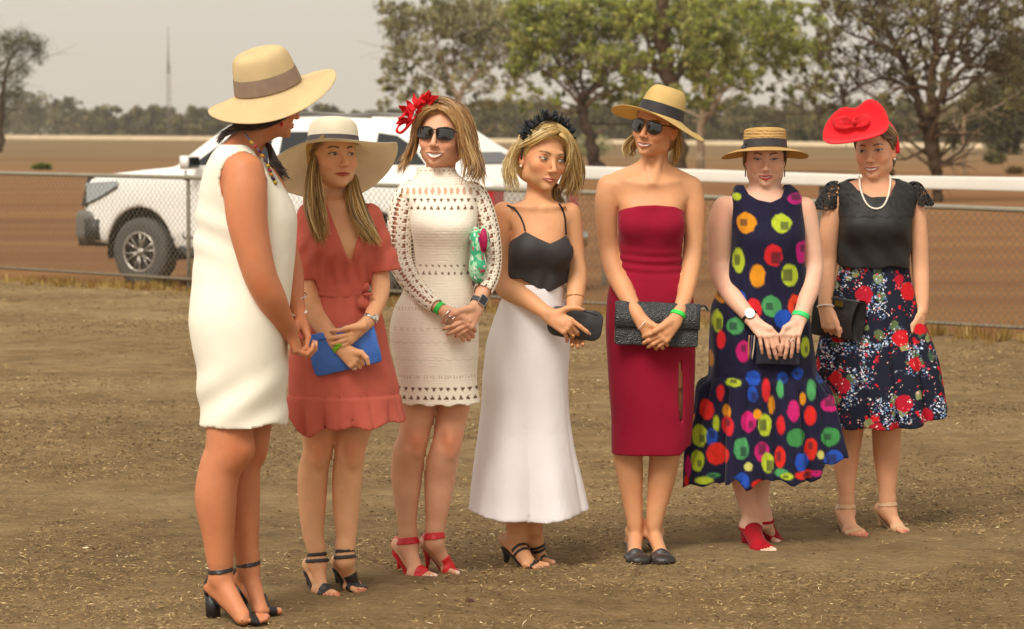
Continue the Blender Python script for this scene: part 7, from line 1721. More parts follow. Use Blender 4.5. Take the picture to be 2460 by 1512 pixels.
hair_locks(L, [W.hps([(-.074, .0, .05), (-.079, .01, .0), (-.074, .03, -.04), (-.06, .05, -.06)]), W.hps([(-.068, -.03, .06), (-.074, -.02, .02), (-.077, .01, -.02), (-.07, .03, -.05)])], 50, cols=MB_, seed=61, wob=.001, jit=.002)
hair_locks(L, [W.hps([(.074, .0, .05), (.079, .01, .0), (.074, .03, -.04), (.06, .05, -.06)]), W.hps([(.068, -.03, .06), (.074, -.02, .02), (.077, .01, -.02), (.07, .03, -.05)])], 50, cols=MB_, seed=62, wob=.001, jit=.002)
put_hair(W, L)
def warp6(th, r, z):
    k = np.clip((r - .09) / .085, 0, 1); return (0, k ** 1.4 * (-.018 * np.cos(th) ** 2 - .004 * np.sin(3 * th)))
hat(W, 'straw_boater', 'coarse plaited straw boater with dark ribbon on the woman in spots', hat_at(W, .030, .012, (3, 10, 0)),
    [(0, .080), (.03, .0805), (.06, .080), (.076, .076), (.081, .068), (.0825, .04), (.084, .004), (.095, -.002), (.12, -.004), (.145, -.008), (.168, -.014)], [(.0830, .036), (.0845, .020), (.0860, .004)], lin('#d0a868'), lin('#3a3538'), m_strawhat2, ax_=(1, 1.12), warp=warp6, bow=(-.084, -.035, .016))
earrings(W, -.076, -.040, ('slim dark drop earring left of the red lips in the picture', 'bar', 0, lin('#6b5a4a'))); earrings(W, .076, -.040, ('slim dark drop earring right of the red lips in the picture', 'bar', 0, lin('#6b5a4a')))
def ex6(o, c, R):
    mb = MB(); mb.tube([c + R @ np.array([-.076, -.016, .054]), c + R @ np.array([.076, -.016, .054])], .0018, 6, lin('#b99a52')); mb.build('zip', m_gold, o)
    for k, (x, c_) in enumerate(((-.088, '#bfae9a'), (-.098, '#4a4652'), (-.108, '#a8744a'))):
        mb = MB(); q = c + R @ np.array([x, -.008, .055]); mb.tube(catmull([q, q + [-.003, 0, -.04], q + [-.010 + .004 * k, 0, -.092]], 6), .0032, 5, lin(c_)); mb.build('tassel', m_satin, o)
clutch('wallet', 'dark navy wallet held in both hands by the woman in spots', W.p(1868, 840, -.195), .082, .058, .014, 0, lin('#1d2033'), m_leather, round_=.006, extra=ex6, bulge=.3, cat='wallet')
cuff(W, 'wristwatch', 'round white-dialled watch with black strap on the woman in spots', W.P, W.p(1801, 760, -.172), (.55, -.4, -.75), .0055, BLACK, .038, cat='watch', face=('round', (-.002, -.028, .012), .019, lin('#f0ebe2')))
cuff(W, 'wristband', 'neon green paper wristband of the woman in spots', W.P, W.p(1923, 759, -.160), (-.3, -.4, -.9), .0095, lin('#3fd470'), .040)
ring_of('finger_ring', 'silver ring on the hand of the woman in spots', W.p(1901, 818, -.25), (0, 0, -1), .0098, .0022, m_metal, cat='ring')
for (A, H, B, T, sd_, fp, lb) in ((A1, H1, B1, T1, (-.9, -.3, 0), f1, 'red suede peep-toe bootie, the nearer of the pair under the spotted dress'), (A2, H2, B2, T2, (.5, .8, 0), f2, 'red suede peep-toe bootie, the further of the pair under the spotted dress')):
    o = thing('peep_toe_bootie', B, lb, 'shoe'); f_ = (T - B) / np.linalg.norm(T - B)
    def bpost(P, D, A=A, B=B, T=T, f_=f_, H=H):
        toe = (P - (B * .35 + T * .65)) @ f_; top = P[..., 2] - (A[2] + .040); back = -((P - (H * .72 + B * .28)) @ f_)
        sideopen = np.minimum(back, P[..., 2] - H[2] - .016)
        return np.maximum(np.maximum(D - .0045, -(D + .002)), np.maximum(np.maximum(toe, top), sideopen))
    lo = np.minimum.reduce([A, H, B, T]) - .06; hi = np.maximum.reduce([A, H, B, T]) + .06; lo[2] = -.004
    V, Q = solid(fp, .0026, bpost, lo, hi); mesh_obj('upper', V, Q, m_cloth, o, col=const(V, lin('#9c0f1c')) * (.85 + .3 * fbm(V, 50, 2))[:, None])
    pth = catmull([H + [0, 0, .0], H * .5 + B * .5, B, T + f_ * .004], 14); mb = MB(); mb.tube(pth, np.interp(np.linspace(0, 1, 14), [0, .2, .6, .9, 1], [.02, .024, .034, .032, .016]), 10, lin('#7c0c18'), flat=.14, up=(0, 0, 1.0)); mb.build('sole', m_cloth, o)
    mb = MB(); mb.tube([H + [0, 0, .0], [H[0], H[1], .0]], [.021, .017], 12, lin('#86101c')); mb.build('heel', m_cloth, o)
    V, Q = bands(fp, [(A + [0, 0, .0], (0, -.2, 1), .006, .05)]); mesh_obj('strap', V, Q, m_cloth, o, col=const(V, lin('#9c0f1c')))

# =========================================================== 7  black lace top and floral skirt
W = Person('woman in a black lace-shouldered top and floral skirt, rightmost in the row', 1276, 2090, SK7)
W.head(2102, 361, 0, 1.04, yaw=-20, pitch=0, roll=-4, smile=1.0, open=.0065, jaw=1.04)
rows = [(430, 2062, 2140, .065, .012), (442, 2015, 2185, .085, .012), (465, 1998, 2202, .10, .01), (500, 2008, 2196, .115, 0), (545, 2016, 2186, .128, -.01), (600, 2020, 2184, .108, 0), (641, 2020, 2182, .10, 0), (700, 2008, 2192, .115, 0), (770, 2000, 2196, .125, 0), (850, 2004, 2190, .12, 0), (940, 2010, 2180, .10, 0)]
W.torso(rows, inset=.008)
W.P += [cone(W.p(2104, 455, .014), W.p(2108, 398, .026), .053, .047, k=.028)]
W.arm([(2006, 470, 0, 24), (1998, 515, 0, 24), (1992, 570, 0, 23), (1989, 630, 0, 21), (1985, 681, -.06, 19), (1983, 715, -.11, 16), (1982, 738, -.14, 15)])
W.arm([(2194, 470, 0, 23), (2202, 515, 0, 21), (2207, 570, 0, 21), (2210, 630, 0, 20), (2213, 681, -.02, 18), (2215, 720, -.04, 15), (2214, 748, -.05, 14)])
hp1, t1 = hand(W.p(1983, 742, -.145), W.p(1994, 786, -.180), (-.8, .35, -.1), (.25, -.05, -1), (.35, 1, .2), curl=(50, 75, 40), thumb=[W.p(1998, 752, -.16), W.p(2010, 776, -.19), W.p(2015, 792, -.20), W.p(2016, 808, -.195)], s=.98)
hp2, t2 = hand(W.p(2213, 752, -.055), W.p(2207, 790, -.07), (.55, .75, 0), (-.08, -.05, -1), (-.8, .5, .1), curl=(10, 18, 12), thumb=[W.p(2203, 762, -.08), W.p(2192, 782, -.10), W.p(2189, 796, -.105), W.p(2188, 808, -.105)], s=.98)
W.P += hp1 + hp2
W.boxes = [(np.array([W.p(1962, 0)[0], W.Y - .25, W.p(0, 838)[2]]), np.array([W.p(2026, 0)[0], W.Y - .06, W.p(0, 742)[2]])), (np.array([W.p(2176, 0)[0], W.Y - .16, W.p(0, 852)[2]]), np.array([W.p(2236, 0)[0], W.Y + .03, W.p(0, 750)[2]]))]
W.arm([(2048, 940, 0, 42), (2044, 1020, .0, 32), (2036, 1070, .01, 31), (2032, 1108, .01, 29), (2032, 1129, .01, 26), (2033, 1172, 0, 20), (2033, 1204, 0, 16.5)])
W.arm([(2130, 940, 0, 42), (2130, 1034, .0, 35), (2130, 1087, .01, 32), (2131, 1129, .01, 26), (2131, 1172, 0, 20), (2131, 1204, 0, 17)])
A1, H1, B1, T1 = W.p(2033, 1232, 0), G(2022, 1272) + [0, 0, .055], G(2046, 1284), G(2060, 1288)
A2, H2, B2, T2 = W.p(2133, 1226, 0), G(2116, 1268) + [0, 0, .055], G(2156, 1279), G(2178, 1285)
B1[1] -= .02; T1[1] -= .06
f1, tt1 = foot(A1, H1, B1, T1, (-1, .05, 0), 1.0); f2, tt2 = foot(A2, H2, B2, T2, (.6, .75, 0), 1.0)
W.P += f1 + f2; W.toenails(tt1 + tt2, lin('#b8323c'))
W.body(feet=[(A1, B1, T1), (A2, B2, T2)], lips=lin('#b3584c'), brow=lin('#6b4a34'), eye=dict(open=.7, iris='#3a2e26'), blush=.4)
top7 = rows_loft(W, [(432, 2036, 2160, .078, .012), (443, 2012, 2188, .092, .012), (465, 2002, 2200, .106, .01), (500, 2010, 2194, .122, 0), (545, 2013, 2188, .138, -.01), (600, 2011, 2188, .124, 0), (645, 2010, 2187, .118, 0)], n=2.4)
cut7 = polycut(W, [(2035, 380), (2160, 380), (2150, 440), (2132, 475), (2086, 475), (2055, 456), (2035, 434)], ymid=.04)
capL = [cone(W.p(2004, 462, 0), W.p(1984, 505, 0), .044, .052, k=.03)]; capR = [cone(W.p(2196, 462, 0), W.p(2212, 496, 0), .042, .052, k=.03)]
lacecut = lambda P: fbm(P, 75, 2)
def w7post(P, D):
    D = np.maximum(D, -cut7(P)); x, z = P[..., 0], P[..., 2]; D = np.maximum(D, W.p(0, 641)[2] + .003 * np.sin(x * 30) - z)
    g = (fbm(P, 6, 2) - .5) * .012 + .003 * np.sin(x * 60 + z * 40) * np.clip((W.p(0, 560)[2] - z) / .05, 0, 1)
    lace = np.clip((z - W.p(0, 522)[2] - .006 * np.abs(np.sin(x * 55))) * 400, 0, 1)
    return D + g + lace * ((fbm(P, 90, 2) - .5) * .005 - .003)
V, Q = solid([top7, ell(W.p(2062, 545, -.09), (.05, .045, .05), k=.04), ell(W.p(2140, 545, -.09), (.05, .045, .05), k=.04)], .0045, w7post)
mesh_obj('top', V, Q, m_satin, W.o, col=const(V, lin('#242220')) * (.7 + .6 * fbm(V, 70, 2))[:, None])
for nm, prims, sg in (('lace_sleeve', capL, -1), ('lace_sleeve', capR, 1)):
    hx = W.p(2018 if sg < 0 else 2186, 0)[0]
    V, Q = solid(prims, .0025, lambda P, D: np.maximum(np.maximum(np.abs(D) - .0024, (fbm(P, 150, 2) - .585) * .04), np.maximum(W.p(0, 508 if sg < 0 else 498)[2] + .008 * np.abs(np.sin(P[..., 0] * 90)) - P[..., 2], np.where(sg < 0, P[..., 0] - hx, hx - P[..., 0]))))
    mesh_obj(nm, V, Q, m_satin, W.o, col=const(V, lin('#1e1b19')))
def mod7(th, z, P):
    zz = np.clip((W.p(0, 700)[2] - z) / (W.p(0, 700)[2] - W.p(0, 1015)[2]), 0, 1.1)
    return zz * (.14 * pleat(10 * th + .6) + .05 * np.sin(13 * th + 1.5)) + np.clip(1 - zz, 0, 1) * .025 * pleat(10 * th + .6)
sk7 = rows_loft(W, [(634, 2017, 2184, .104, 0), (650, 2013, 2186, .106, 0), (700, 2000, 2197, .122, 0), (750, 1986, 2214, .14, 0), (796, 1974, 2230, .155, 0), (868, 1962, 2253, .175, 0), (963, 1956, 2268, .195, 0), (1025, 1954, 2274, .20, 0)], n=2.1, mod=mod7)
hem7 = lambda P: W.p(0, 1021)[2] + .045 * np.clip((P[..., 0] - W.p(2165, 0)[0]) / .18, 0, 1) ** 1.3 + .004 * np.sin(P[..., 0] * 50)
V, Q = skirt_shell([sk7], .0062, hem7, hollow=.016, post=lambda P, D: D + (fbm(P, 7, 2) - .5) * .006)
m_floral = mat('floral_cotton', lin('#151827'), .85, spec=.25)
def floral(m):
    t = m.node_tree; N = t.nodes; L = t.links.new; b = N['Principled BSDF']; tc = N.new('ShaderNodeTexCoord')
    mp0 = N.new('ShaderNodeMapping'); mp0.inputs['Scale'].default_value = (1, .35, 1); L(tc.outputs['Object'], mp0.inputs[0]); base = mp0.outputs[0]
    nz = N.new('ShaderNodeTexNoise'); nz.inputs['Scale'].default_value = 55; nz.inputs['Detail'].default_value = 3; L(base, nz.inputs['Vector'])
    wv = N.new('ShaderNodeMix'); wv.data_type = 'RGBA'; wv.blend_type = 'LINEAR_LIGHT'; wv.inputs[0].default_value = .012; L(base, wv.inputs[6]); L(nz.outputs[1], wv.inputs[7]); vec = wv.outputs[2]
    col = N.new('ShaderNodeRGB'); col.outputs[0].default_value = (*[float(a) for a in lin('#171a2b')], 1); cur = col.outputs[0]
    def layer(scale, rad, cols, dens, seed, mask=None, soft=.06, vin=None):
        nonlocal cur
        mp = N.new('ShaderNodeMapping'); mp.inputs['Location'].default_value = (seed * .37, seed * .11, seed * .23); L(vin or vec, mp.inputs[0])
        v = N.new('ShaderNodeTexVoronoi'); v.inputs['Scale'].default_value = scale; L(mp.outputs[0], v.inputs['Vector'])
        sp = N.new('ShaderNodeSeparateColor'); L(v.outputs['Color'], sp.inputs[0])
        r = N.new('ShaderNodeMapRange'); r.inputs[1].default_value = rad; r.inputs[2].default_value = rad - soft; L(v.outputs['Distance'], r.inputs[0])
        d = N.new('ShaderNodeMath'); d.operation = 'LESS_THAN'; d.inputs[1].default_value = dens; L(sp.outputs[0], d.inputs[0])
        k = N.new('ShaderNodeMath'); k.operation = 'MULTIPLY'; L(r.outputs[0], k.inputs[0]); L(d.outputs[0], k.inputs[1]); f = k.outputs[0]
        if mask is not None:
            n = N.new('ShaderNodeTexNoise'); n.inputs['Scale'].default_value = mask[0]; mq = N.new('ShaderNodeMapping'); mq.inputs['Location'].default_value = (seed, 1, 2); L(base, mq.inputs[0]); L(mq.outputs[0], n.inputs['Vector'])
            g_ = N.new('ShaderNodeMapRange'); g_.inputs[1].default_value = mask[1]; g_.inputs[2].default_value = mask[1] + .04; L(n.outputs[0], g_.inputs[0])
            k2 = N.new('ShaderNodeMath'); k2.operation = 'MULTIPLY'; L(f, k2.inputs[0]); L(g_.outputs[0], k2.inputs[1]); f = k2.outputs[0]
        rp = N.new('ShaderNodeValToRGB'); rp.color_ramp.interpolation = 'CONSTANT'; e = rp.color_ramp.elements
        while len(e) < len(cols): e.new(.5)
        for i, (q, c_) in enumerate(zip(e, cols)): q.position = i / len(cols); q.color = (*[float(a) for a in lin(c_)], 1)
        L(sp.outputs[1], rp.inputs[0])
        x = N.new('ShaderNodeMix'); x.data_type = 'RGBA'; L(f, x.inputs[0]); L(cur, x.inputs[6]); L(rp.outputs[0], x.inputs[7]); cur = x.outputs[2]
    layer(19, .42, ['#55663f', '#7f8a54', '#3c5640', '#8a8f5e'], .50, 1)
    layer(105, .46, ['#9fb2d2', '#dfe2ea', '#6f8fc0', '#5a78a8', '#c8d4e6'], .85, 2, (11, .52))
    layer(10.5, .40, ['#c8141e', '#d61f26', '#b3122a'], .80, 3)
    layer(30, .28, ['#c8141e', '#d8424e'], .30, 4)
    layer(44, .22, ['#8a0d18', '#e0505a'], .5, 3)
    layer(100, .36, ['#f3ece4', '#eab8b0', '#d8222a'], .8, 5, (24, .56))
    L(cur, b.inputs['Base Color'])
floral(m_floral)
mesh_obj('floral_skirt', V, Q, m_floral, W.o)
L = newlocks(); add_scalp(W, L, MB_, .006)
hair_locks(L, [W.hps([(.0, -.075, .085), (.045, -.060, .075), (.074, -.02, .045), (.078, .03, .01), (.06, .08, -.02)]), W.hps([(0, -.06, .105), (.05, -.03, .098), (.080, .01, .06), (.08, .05, .02), (.06, .09, -.01)]), W.hps([(.055, -.065, .045), (.070, -.04, .04), (.078, -.005, .022), (.078, .03, .0), (.06, .07, -.03)])], 130, cols=MB_, seed=71, wob=.001, jit=.002)
hair_locks(L, [W.hps([(-.0, -.075, .085), (-.045, -.060, .075), (-.074, -.02, .045), (-.078, .03, .01)]), W.hps([(0, -.04, .112), (-.05, -.02, .10), (-.080, .01, .06), (-.08, .05, .02)])], 70, cols=MB_, seed=72, wob=.001, jit=.002)
hair_locks(L, [[W.p(2136, 372, .06), W.p(2139, 392, .04), W.p(2142, 408, .02), W.p(2156, 424, .02)], [W.p(2128, 380, .05), W.p(2130, 398, .03), W.p(2134, 414, .02), W.p(2146, 428, .01)]], 50, cols=MB_ + [HB[0]], seed=73, shorten=.4)
put_hair(W, L)
# saucer fascinator
o = thing('saucer_fascinator', W.p(2056, 308, -.07), 'bright red folded saucer fascinator with a small bow on the rightmost woman', 'fascinator')
RED = lin('#dd1420')
Rf = rot(-10, -32, -6); cf = W.p(2057, 322, -.095); V = []; nr, ns = 16, 72
for i in range(nr + 1):
    r_ = .138 * i / nr
    for j in range(ns):
        t = 2 * np.pi * j / ns; x = r_ * math.cos(t) * .94; y = r_ * math.sin(t) * .72
        k = (i / nr); z = .034 * k ** 2 * (.6 + .9 * max(0, math.cos(t - .9)) ** 2 - .3 * math.cos(2 * t)) + .046 * k ** 2 * max(0, math.sin(t)) ** .8 * (1 - .9 * math.exp(-((math.cos(t) - .05) / .32) ** 2)) + .012 * k * math.cos(t)
        V.append(cf + Rf @ np.array([x, y, z - .012 * (1 - k) ** .5]))
Fc = [[i * ns + j, i * ns + (j + 1) % ns, (i + 1) * ns + (j + 1) % ns, (i + 1) * ns + j] for i in range(nr) for j in range(ns)]
ob = mesh_obj('saucer', V, Fc, m_felt := mat('red_felt', attr=True, rough=.75, sheen=.3, spec=.3, bump=[(300, .3)]), o, col=const(V, RED)); md = ob.modifiers.new('t', 'SOLIDIFY'); md.thickness = .004
mb = MB(); mb.tube([V[(nr - 0) * ns + j] for j in range(ns)], .0035, 6, RED * .95, closed=True); mb.build('rim', m_felt, o)
bc = cf + Rf @ np.array([-.005, .030, .026])
for s_, dx, dz in ((-1, -.070, .016), (1, .055, .010)):
    ribbon([bc, bc + Rf @ np.array([dx * .5, .012, .020]), bc + Rf @ np.array([dx, .006, .012]), bc + Rf @ np.array([dx * .55, -.012, .010]), bc], .018, RED * .72, 'bow_loop', o, m=m_felt)
V, Q = solid([ell(bc + Rf @ np.array([0, 0, .010]), (.008, .009, .010))], .002); mesh_obj('bow_knot', V, Q, m_felt, o, col=const(V, RED * .70))
mb = MB(); mb.tube([W.hp(math.cos(a) * .087, .012 + .01 * math.sin(a), .0 + math.sin(a) * .128) for a in np.linspace(math.radians(-8), math.radians(140), 30)], .0085, 8, RED * .9, flat=.5); mb.build('head_band', m_felt, o)
earrings(W, .076, -.034, ('pearl stud earring beside the ponytail of the rightmost woman', 'pearl'))
o = thing('pearl_necklace', W.p(2103, 480), 'strand of pearls hanging over the black lace top', 'necklace')
P = catmull([W.p(2064, 424, -.02), W.p(2066, 446, -.09), W.p(2076, 476, -.13), W.p(2088, 496, -.145), W.p(2105, 503, -.148), W.p(2122, 498, -.145), W.p(2134, 476, -.13), W.p(2139, 446, -.09), W.p(2136, 422, -.02)], 400)
s_ = np.concatenate([[0], np.cumsum(np.linalg.norm(np.diff(P, axis=0), axis=1))]); npearl = int(s_[-1] / .0082)
allp = W.P + [top7]; Q0 = np.stack([np.interp(np.linspace(0, s_[-1], npearl), s_, P[:, k]) for k in range(3)], 1)
for _ in range(5): D = samplef(allp, Q0); Q0[:, 1] += np.clip(D - .007, -.02, .02)
for k in range(3): Q0[:, k] = np.convolve(np.pad(Q0[:, k], 2, mode='edge'), np.ones(5) / 5, 'valid')
PV, PQ = solid([ell((0, 0, 0), (.0046,) * 3)], .0018); pme = None
for q in Q0:
    if pme is None: ob = mesh_obj('pearl', PV + q, PQ, m_pearl, o, origin=None); ob.data.transform(Matrix.Translation(Vector([float(-a) for a in (q - np.array(wloc(o)))]))); ob.location = Vector([float(a) for a in (q - np.array(wloc(o)))]); pme = ob.data
    else: ob = bpy.data.objects.new('pearl', pme); COL.objects.link(ob); ob.parent = o; ob.location = Vector([float(a) for a in (q - np.array(wloc(o)))])
def ex7(o, c, R):
    mb = MB(); mb.box(c + R @ np.array([.004, -.030, .058]), (.034, .003, .022), None, R); mb.build('plate', m_gold, o, smooth=False)
    mb = MB(); mb.tube(np.array([c + R @ np.array([x, -.022, .074]) for x in np.linspace(-.10, .10, 8)]), .002, 6, BLACK); mb.build('zip', m_leather, o)
clutch('clutch_bag', 'black leather clutch with a small gold plate, held low by the rightmost woman', W.p(2014, 764, -.128), .108, .080, .020, 7, lin('#24201e'), m_leather, round_=.012, extra=ex7, yaw=-24)
ring_of('bracelet', 'pale pearl bracelet above the hand holding the clutch with gold plate', W.p(1983, 737, -.14), (0, -.3, -1), .0295, .0034, m_pearl, beads=12)
for (A, H, B, T, sd_, fp, lb) in ((A1, H1, B1, T1, (-1, .05, 0), f1, 'nude ankle-strap sandal pointing forwards on the rightmost woman'), (A2, H2, B2, T2, (.6, .75, 0), f2, 'nude ankle-strap sandal pointing outwards on the rightmost woman')):
    shoe(W, 'sandal', lb, A, H, B, T, sd_, fp, lin('#d6b086'), heel=.058, heelr=(.012, .007), ankle=[(.024, .0085)], vamp=(.42, .011))

# ================================================================== WHITE FOUR-WHEEL DRIVE parked beyond the fence
def build_car():
    al = math.radians(31); S_ = 1.04
    w0 = G(340, 690, GZ)                                   # foot of the near front wheel
    ex = np.array([math.cos(al), -math.sin(al), 0]); ey = np.array([math.sin(al), math.cos(al), 0]); ez = np.array([0, 0, 1.0])
    FX, RX, WY = .95, .95 + 3.085, -.80
    M = np.stack([ex, ey, ez], 1); O = w0 - (M @ np.array([FX, WY - .08, 0])) * S_
    Wd = lambda P: (np.asarray(P) * S_) @ M.T + O
    o = thing('parked_four_wheel_drive', O + M @ np.array([2.6, 0, 0]), 'white four-wheel drive parked side-on beyond the wire fence, behind the left women', 'car')
    white = mat('white_car_paint', lin('#ece8df'), .28, coat=.6, spec=.5); blackp = mat('black_plastic', lin('#2b2a29'), .6); glass = mat('tinted_glass', lin('#1a1d1c'), .08, spec=.8)
    rub = mat('tyre_rubber', lin('#4b4843'), .9); alloy = mat('alloy', lin('#b9b2a6'), .35, metal=.7); silver = mat('silver_trim', lin('#75716b'), .4, metal=.4); redl = mat('red_lens', lin('#b3141c'), .2, coat=.5); chrome = mat('chrome', lin('#d8d6d0'), .12, metal=1.0); lampg = mat('headlamp_glass', lin('#9aa0a2'), .1, coat=.8)
    topX = [0.08, .12, .3, .9, 1.35, 1.7, 3.75, 3.95, 5.36, 5.45]; topZ = [.95, 1.18, 1.22, 1.28, 1.32, 1.25, 1.25, 1.22, 1.20, 1.16]
    cabX = [1.30, 1.55, 1.95, 2.25, 2.7, 3.3, 3.9, 4.2, 4.6, 5.0, 5.24]; cabZ = [1.28, 1.48, 1.77, 1.84, 1.86, 1.865, 1.855, 1.80, 1.55, 1.34, 1.2]
    def low(P):
        x, y, z = P[..., 0], P[..., 1], P[..., 2]
        w = .915 - .05 * np.clip((z - .95) / .35, 0, 1) ** 2 - .04 * np.clip((.6 - z) / .2, 0, 1) - .20 * np.clip((.35 - x) / .35, 0, 1) ** 2.2
        d = smax(z - np.interp(x, topX, topZ), np.abs(y) - w, .10); d = smax(d, np.interp(x, [0, .6, 1.4, 5.3], [.52, .44, .42, .50]) - z, .05); d = smax(d, .10 - x, .06); return smax(d, x - 5.43, .05)
    def cab(P):
        x, y, z = P[..., 0], P[..., 1], P[..., 2]; w = .86 - .22 * np.clip((z - 1.2) / .65, 0, 1) ** 1.2
        d = smax(z - np.interp(x, cabX, cabZ), np.abs(y) - w, .10); d = smax(d, 1.32 - x, .02); return np.maximum(smax(d, x - 5.24, .05), 1.0 - z)
    def tub(P): x, y, z = P[..., 0], P[..., 1], P[..., 2]; return np.maximum.reduce([np.abs(x - 4.55) - .66, np.abs(y) - .74, 1.02 - z])
    def well(cx):
        return lambda P: np.maximum(np.hypot(P[..., 0] - cx, (P[..., 2] - .40) * .96) - .455, np.where(np.abs(P[..., 1]) > .55, -.05, .05))
    lo, hi = np.array([0, -1, .3]), np.array([5.55, 1, 1.9])
    pr = [(low, lo, hi, .01, 'u'), (cab, lo, hi, .03, 'u'), (well(FX), lo, hi, .0, 's'), (well(RX), lo, hi, .0, 's')]
    D, ax, l0 = evalf(pr, lo - .04, hi + .04, .034); V, Q = nets(D, l0, .034); mesh_obj('body', Wd(V), Q, white, o)
    def panel(name, pts, m, off=.012, side=-1):
        P = []
        for x, z in pts:
            w = (.86 - .22 * max(0, min(1, (z - 1.2) / .65)) ** 1.2) if z > 1.24 and name.startswith('window') else (.915 - .05 * max(0, min(1, (z - .95) / .35)) ** 2)
            P.append([x, side * (w + off), z])
        n = len(P); P = np.array(P); back = P.copy(); back[:, 1] -= side * .03
        Fc = [list(range(n)), list(range(n, 2 * n))[::-1]] + [[i, (i + 1) % n, n + (i + 1) % n, n + i] for i in range(n)]
        return mesh_obj(name, Wd(np.vstack([P, back])), Fc, m, o, smooth=False)
    for sd in (-1, 1):
        panel('window', [(1.62, 1.34), (2.62, 1.34), (2.62, 1.70), (2.22, 1.70), (2.02, 1.62)], glass, .006, sd)
        panel('window', [(2.74, 1.34), (3.60, 1.34), (3.56, 1.62), (3.45, 1.70), (2.74, 1.70)], glass, .006, sd)
        panel('window', [(3.96, 1.36), (4.62, 1.36), (4.40, 1.56), (4.20, 1.66), (3.96, 1.69)], glass, .006, sd)
        for X in (1.55, 2.68, 3.78): panel('door_gap', [(X, .56), (X + .012, .56), (X + .012, 1.28), (X, 1.28)], blackp, .003, sd)
        panel('door_gap', [(1.55, .55), (3.7, .55), (3.7, .562), (1.55, .562)], blackp, .003, sd)
        for X in (2.45, 3.48): panel('door_handle', [(X, 1.08), (X + .17, 1.08), (X + .17, 1.11), (X, 1.11)], chrome, .03, sd)
        mb = MB(); mb.tube(Wd(np.array([[1.50, sd * .88, .42], [1.7, sd * .99, .38], [3.6, sd * .99, .38], [3.75, sd * .88, .42]])), .045 * S_, 8); mb.build('side_step', blackp, o)
        mb = MB(); mb.box(Wd([[1.72, sd * 1.02, 1.37]])[0], (.10, .20, .15), None, M); mb.build('mirror', white if sd < 0 else white, o)
        mb = MB(); mb.box(Wd([[1.79, sd * 1.02, 1.37]])[0], (.02, .17, .12), None, M); mb.build('mirror_glass', glass, o, smooth=False)
        # headlight wraps the front corner
        hx = np.linspace(.16, .66, 9); P = []
        for x in hx:
            w = .915 - .20 * max(0, (.35 - x) / .35) ** 2.2 - .012; t = (x - .16) / .5
            P += [[x, sd * (w + .012), 1.13 - .0 * t + .03 * t], [x, sd * (w + .022), .90 + .21 * t ** 1.4]]
        mesh_obj('headlight', Wd(P), [[2 * i, 2 * i + 1, 2 * i + 3, 2 * i + 2] for i in range(8)], lampg, o)
        mb = MB(); mb.tube(Wd([[x, sd * (.915 - .20 * max(0, (.35 - x) / .35) ** 2.2 + .012), .895 + .21 * ((x - .16) / .5) ** 1.4] for x in hx]), .010, 6); mb.build('headlight_trim', blackp, o)
        panel('headlight_surround', [(.20, 1.20), (.13, .88), (.22, .86), (.30, 1.20)], blackp, -.02, sd)
        mb = MB(); mb.tube(Wd([[2.1, sd * .60, 1.86], [3.0, sd * .60, 1.90], [3.8, sd * .60, 1.86]]), .016, 6); mb.build('roof_rail', silver, o)
        P = [[5.24, sd * .925, .84], [5.24, sd * .925, 1.13], [5.39, sd * .918, 1.13], [5.39, sd * .918, .84], [5.465, sd * .86, .84], [5.465, sd * .86, 1.13], [5.46, sd * .66, 1.13], [5.46, sd * .66, .84]]
        mesh_obj('tail_light', Wd(P), [[0, 1, 2, 3], [3, 2, 5, 4], [4, 5, 6, 7]], redl, o, smooth=False)
    # windscreen and rear glass
    ws = Wd([[1.44, -.74, 1.36], [1.44, .74, 1.36], [1.98, .66, 1.735], [1.98, -.66, 1.735]]) + M @ np.array([-.02, 0, .015]); mesh_obj('windscreen', ws, [[0, 1, 2, 3]], glass, o, smooth=False)
    mesh_obj('rear_window', Wd([[4.96, -.50, 1.375], [4.96, .50, 1.375], [4.66, .50, 1.515], [4.66, -.50, 1.515]]), [[0, 1, 2, 3]], glass, o, smooth=False)
    # bumpers and bar work
    V, Q = nets(*(lambda D, a, l: (D, l, .03))(*evalf([(lambda P: smax(smax(np.abs(P[..., 2] - .66) - .17, np.abs(P[..., 1]) - .93, .06), np.maximum(.02 - P[..., 0] + .10 * np.clip(np.abs(P[..., 1]) - .6, 0, 1), P[..., 0] - .34), .05), np.array([-.1, -1, .4]), np.array([.5, 1, .9]), 0, 'u')], [-.2, -1.05, .35], [.5, 1.05, .95], .03))); mesh_obj('front_bumper', Wd(V), Q, silver, o)
    mb = MB(); mb.box(Wd([[.20, 0, .48]])[0], (.36, 1.72, .10), None, M); mb.build('under_bumper', blackp, o)
    mb = MB(); mb.box(Wd([[.30, -.90, .62]])[0], (.20, .08, .24), None, M); mb.build('bumper_end', blackp, o)
    mb = MB(); mb.box(Wd([[.08, 0, 1.0]])[0], (.06, 1.28, .30), None, M); mb.build('grille', chrome, o)
    mb = MB(); mb.tube(Wd([[.05, -.66, .84], [.06, -.66, 1.18]]), .035, 8); mb.build('grille_edge', chrome, o)
    mb = MB(); mb.box(Wd([[5.53, 0, .56]])[0], (.16, 1.70, .16), None, M); mb.build('rear_bumper', chrome, o)
    for cx in (FX, RX):
        for sd in (-1, 1):
            th = np.linspace(math.radians(-12), math.radians(192), 22); V = []
            for y in (.55, .905): V += [[cx + .452 * math.cos(t), sd * y, .40 + .47 * math.sin(t)] for t in th]
            V += [[cx + .452 * math.cos(t), sd * .56, .40 + .47 * math.sin(t)] for t in th] + [[cx, sd * .56, .40]]
            mesh_obj('wheel_arch_liner', Wd(V), [[i, i + 1, 23 + i, 22 + i] for i in range(21)] + [[44 + i, 45 + i, 66] for i in range(21)], blackp, o)
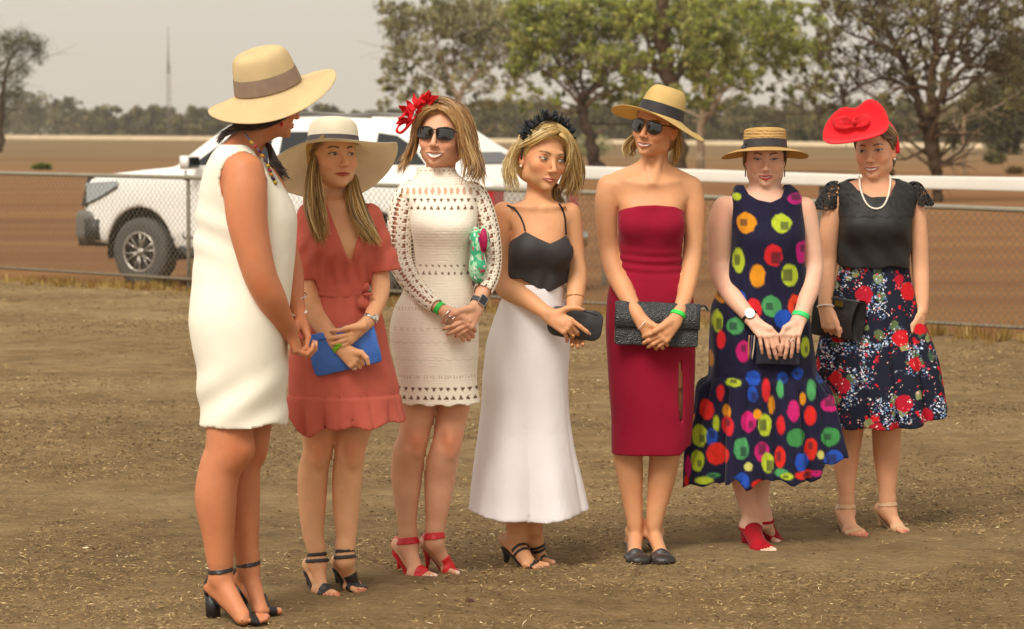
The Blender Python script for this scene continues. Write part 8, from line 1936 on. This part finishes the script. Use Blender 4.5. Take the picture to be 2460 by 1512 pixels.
    # wheels
    def wheel():
        pr = [(.205, -.12), (.30, -.125), (.352, -.118), (.376, -.095), (.384, -.06), (.384, .06), (.376, .095), (.35, .118), (.205, .12)]
        th = np.arange(48) * 2 * np.pi / 48; V = np.array([[r * math.cos(t), y, r * math.sin(t)] for r, y in pr for t in th]); n = 48
        Fc = [[i * n + j, i * n + (j + 1) % n, (i + 1) * n + (j + 1) % n, (i + 1) * n + j] for i in range(len(pr) - 1) for j in range(n)]
        parts = [('tyre', V, Fc, rub)]
        mb = MB(); mb.tube(np.array([[.215 * math.cos(t), -.112, .215 * math.sin(t)] for t in th]), .014, 8, closed=True)
        mb.tube([[0, -.105, 0], [0, -.06, 0]], [.05, .05], 16); mb.tube([[0, -.125, 0], [0, -.10, 0]], [.028, .034], 12)
        for k in range(6):
            for dd in (-.20, .20):
                a = k * math.pi / 3 + .3; a2 = a + dd
                mb.tube([[.04 * math.cos(a), -.100, .04 * math.sin(a)], [.21 * math.cos(a2), -.108, .21 * math.sin(a2)]], [.013, .014], 6, flat=.7)
        parts.append(('rim', np.vstack(mb.V), mb.F, alloy))
        mb = MB(); mb.tube([[0, -.05, 0], [0, -.03, 0]], [.20, .20], 32); parts.append(('brake_disc', np.vstack(mb.V), mb.F, blackp)); return parts
    wp = wheel(); first = None
    for cx, sd in ((FX, -1), (RX, -1), (FX, 1), (RX, 1)):
        c = Wd([[cx, sd * .80, .385]])[0]; sc = S_ * .985
        if first is None:
            w_ = bpy.data.objects.new('wheel', bpy.data.meshes.new('wheel_hub')); 
            Mx = M if sd < 0 else M @ np.diag([-1, -1, 1])
            loc = c
            tyre = mesh_obj('wheel', (wp[0][1] * sc) @ Mx.T + c, wp[0][2], wp[0][3], o, smooth=True); kids = [tyre]
            tyre.data.transform(Matrix.Translation(Vector([float(a) for a in (np.array(wloc(o)) - c)]))); tyre.location = Vector([float(a) for a in (c - np.array(wloc(o)))])
            for nm, V, Fc, m in wp[1:]:
                k = mesh_obj(nm, (V * sc) @ Mx.T + c, Fc, m, tyre, smooth=(nm == 'rim')); kids.append(k)
            bpy.data.objects.remove(w_); first = tyre; fk = kids[1:]
        else:
            t2 = first.copy(); COL.objects.link(t2); t2.location = Vector([float(a) for a in (c - np.array(wloc(o)))])
            if sd > 0: t2.rotation_euler[2] = math.pi
            for k in fk: k2 = k.copy(); COL.objects.link(k2); k2.parent = t2
build_car()
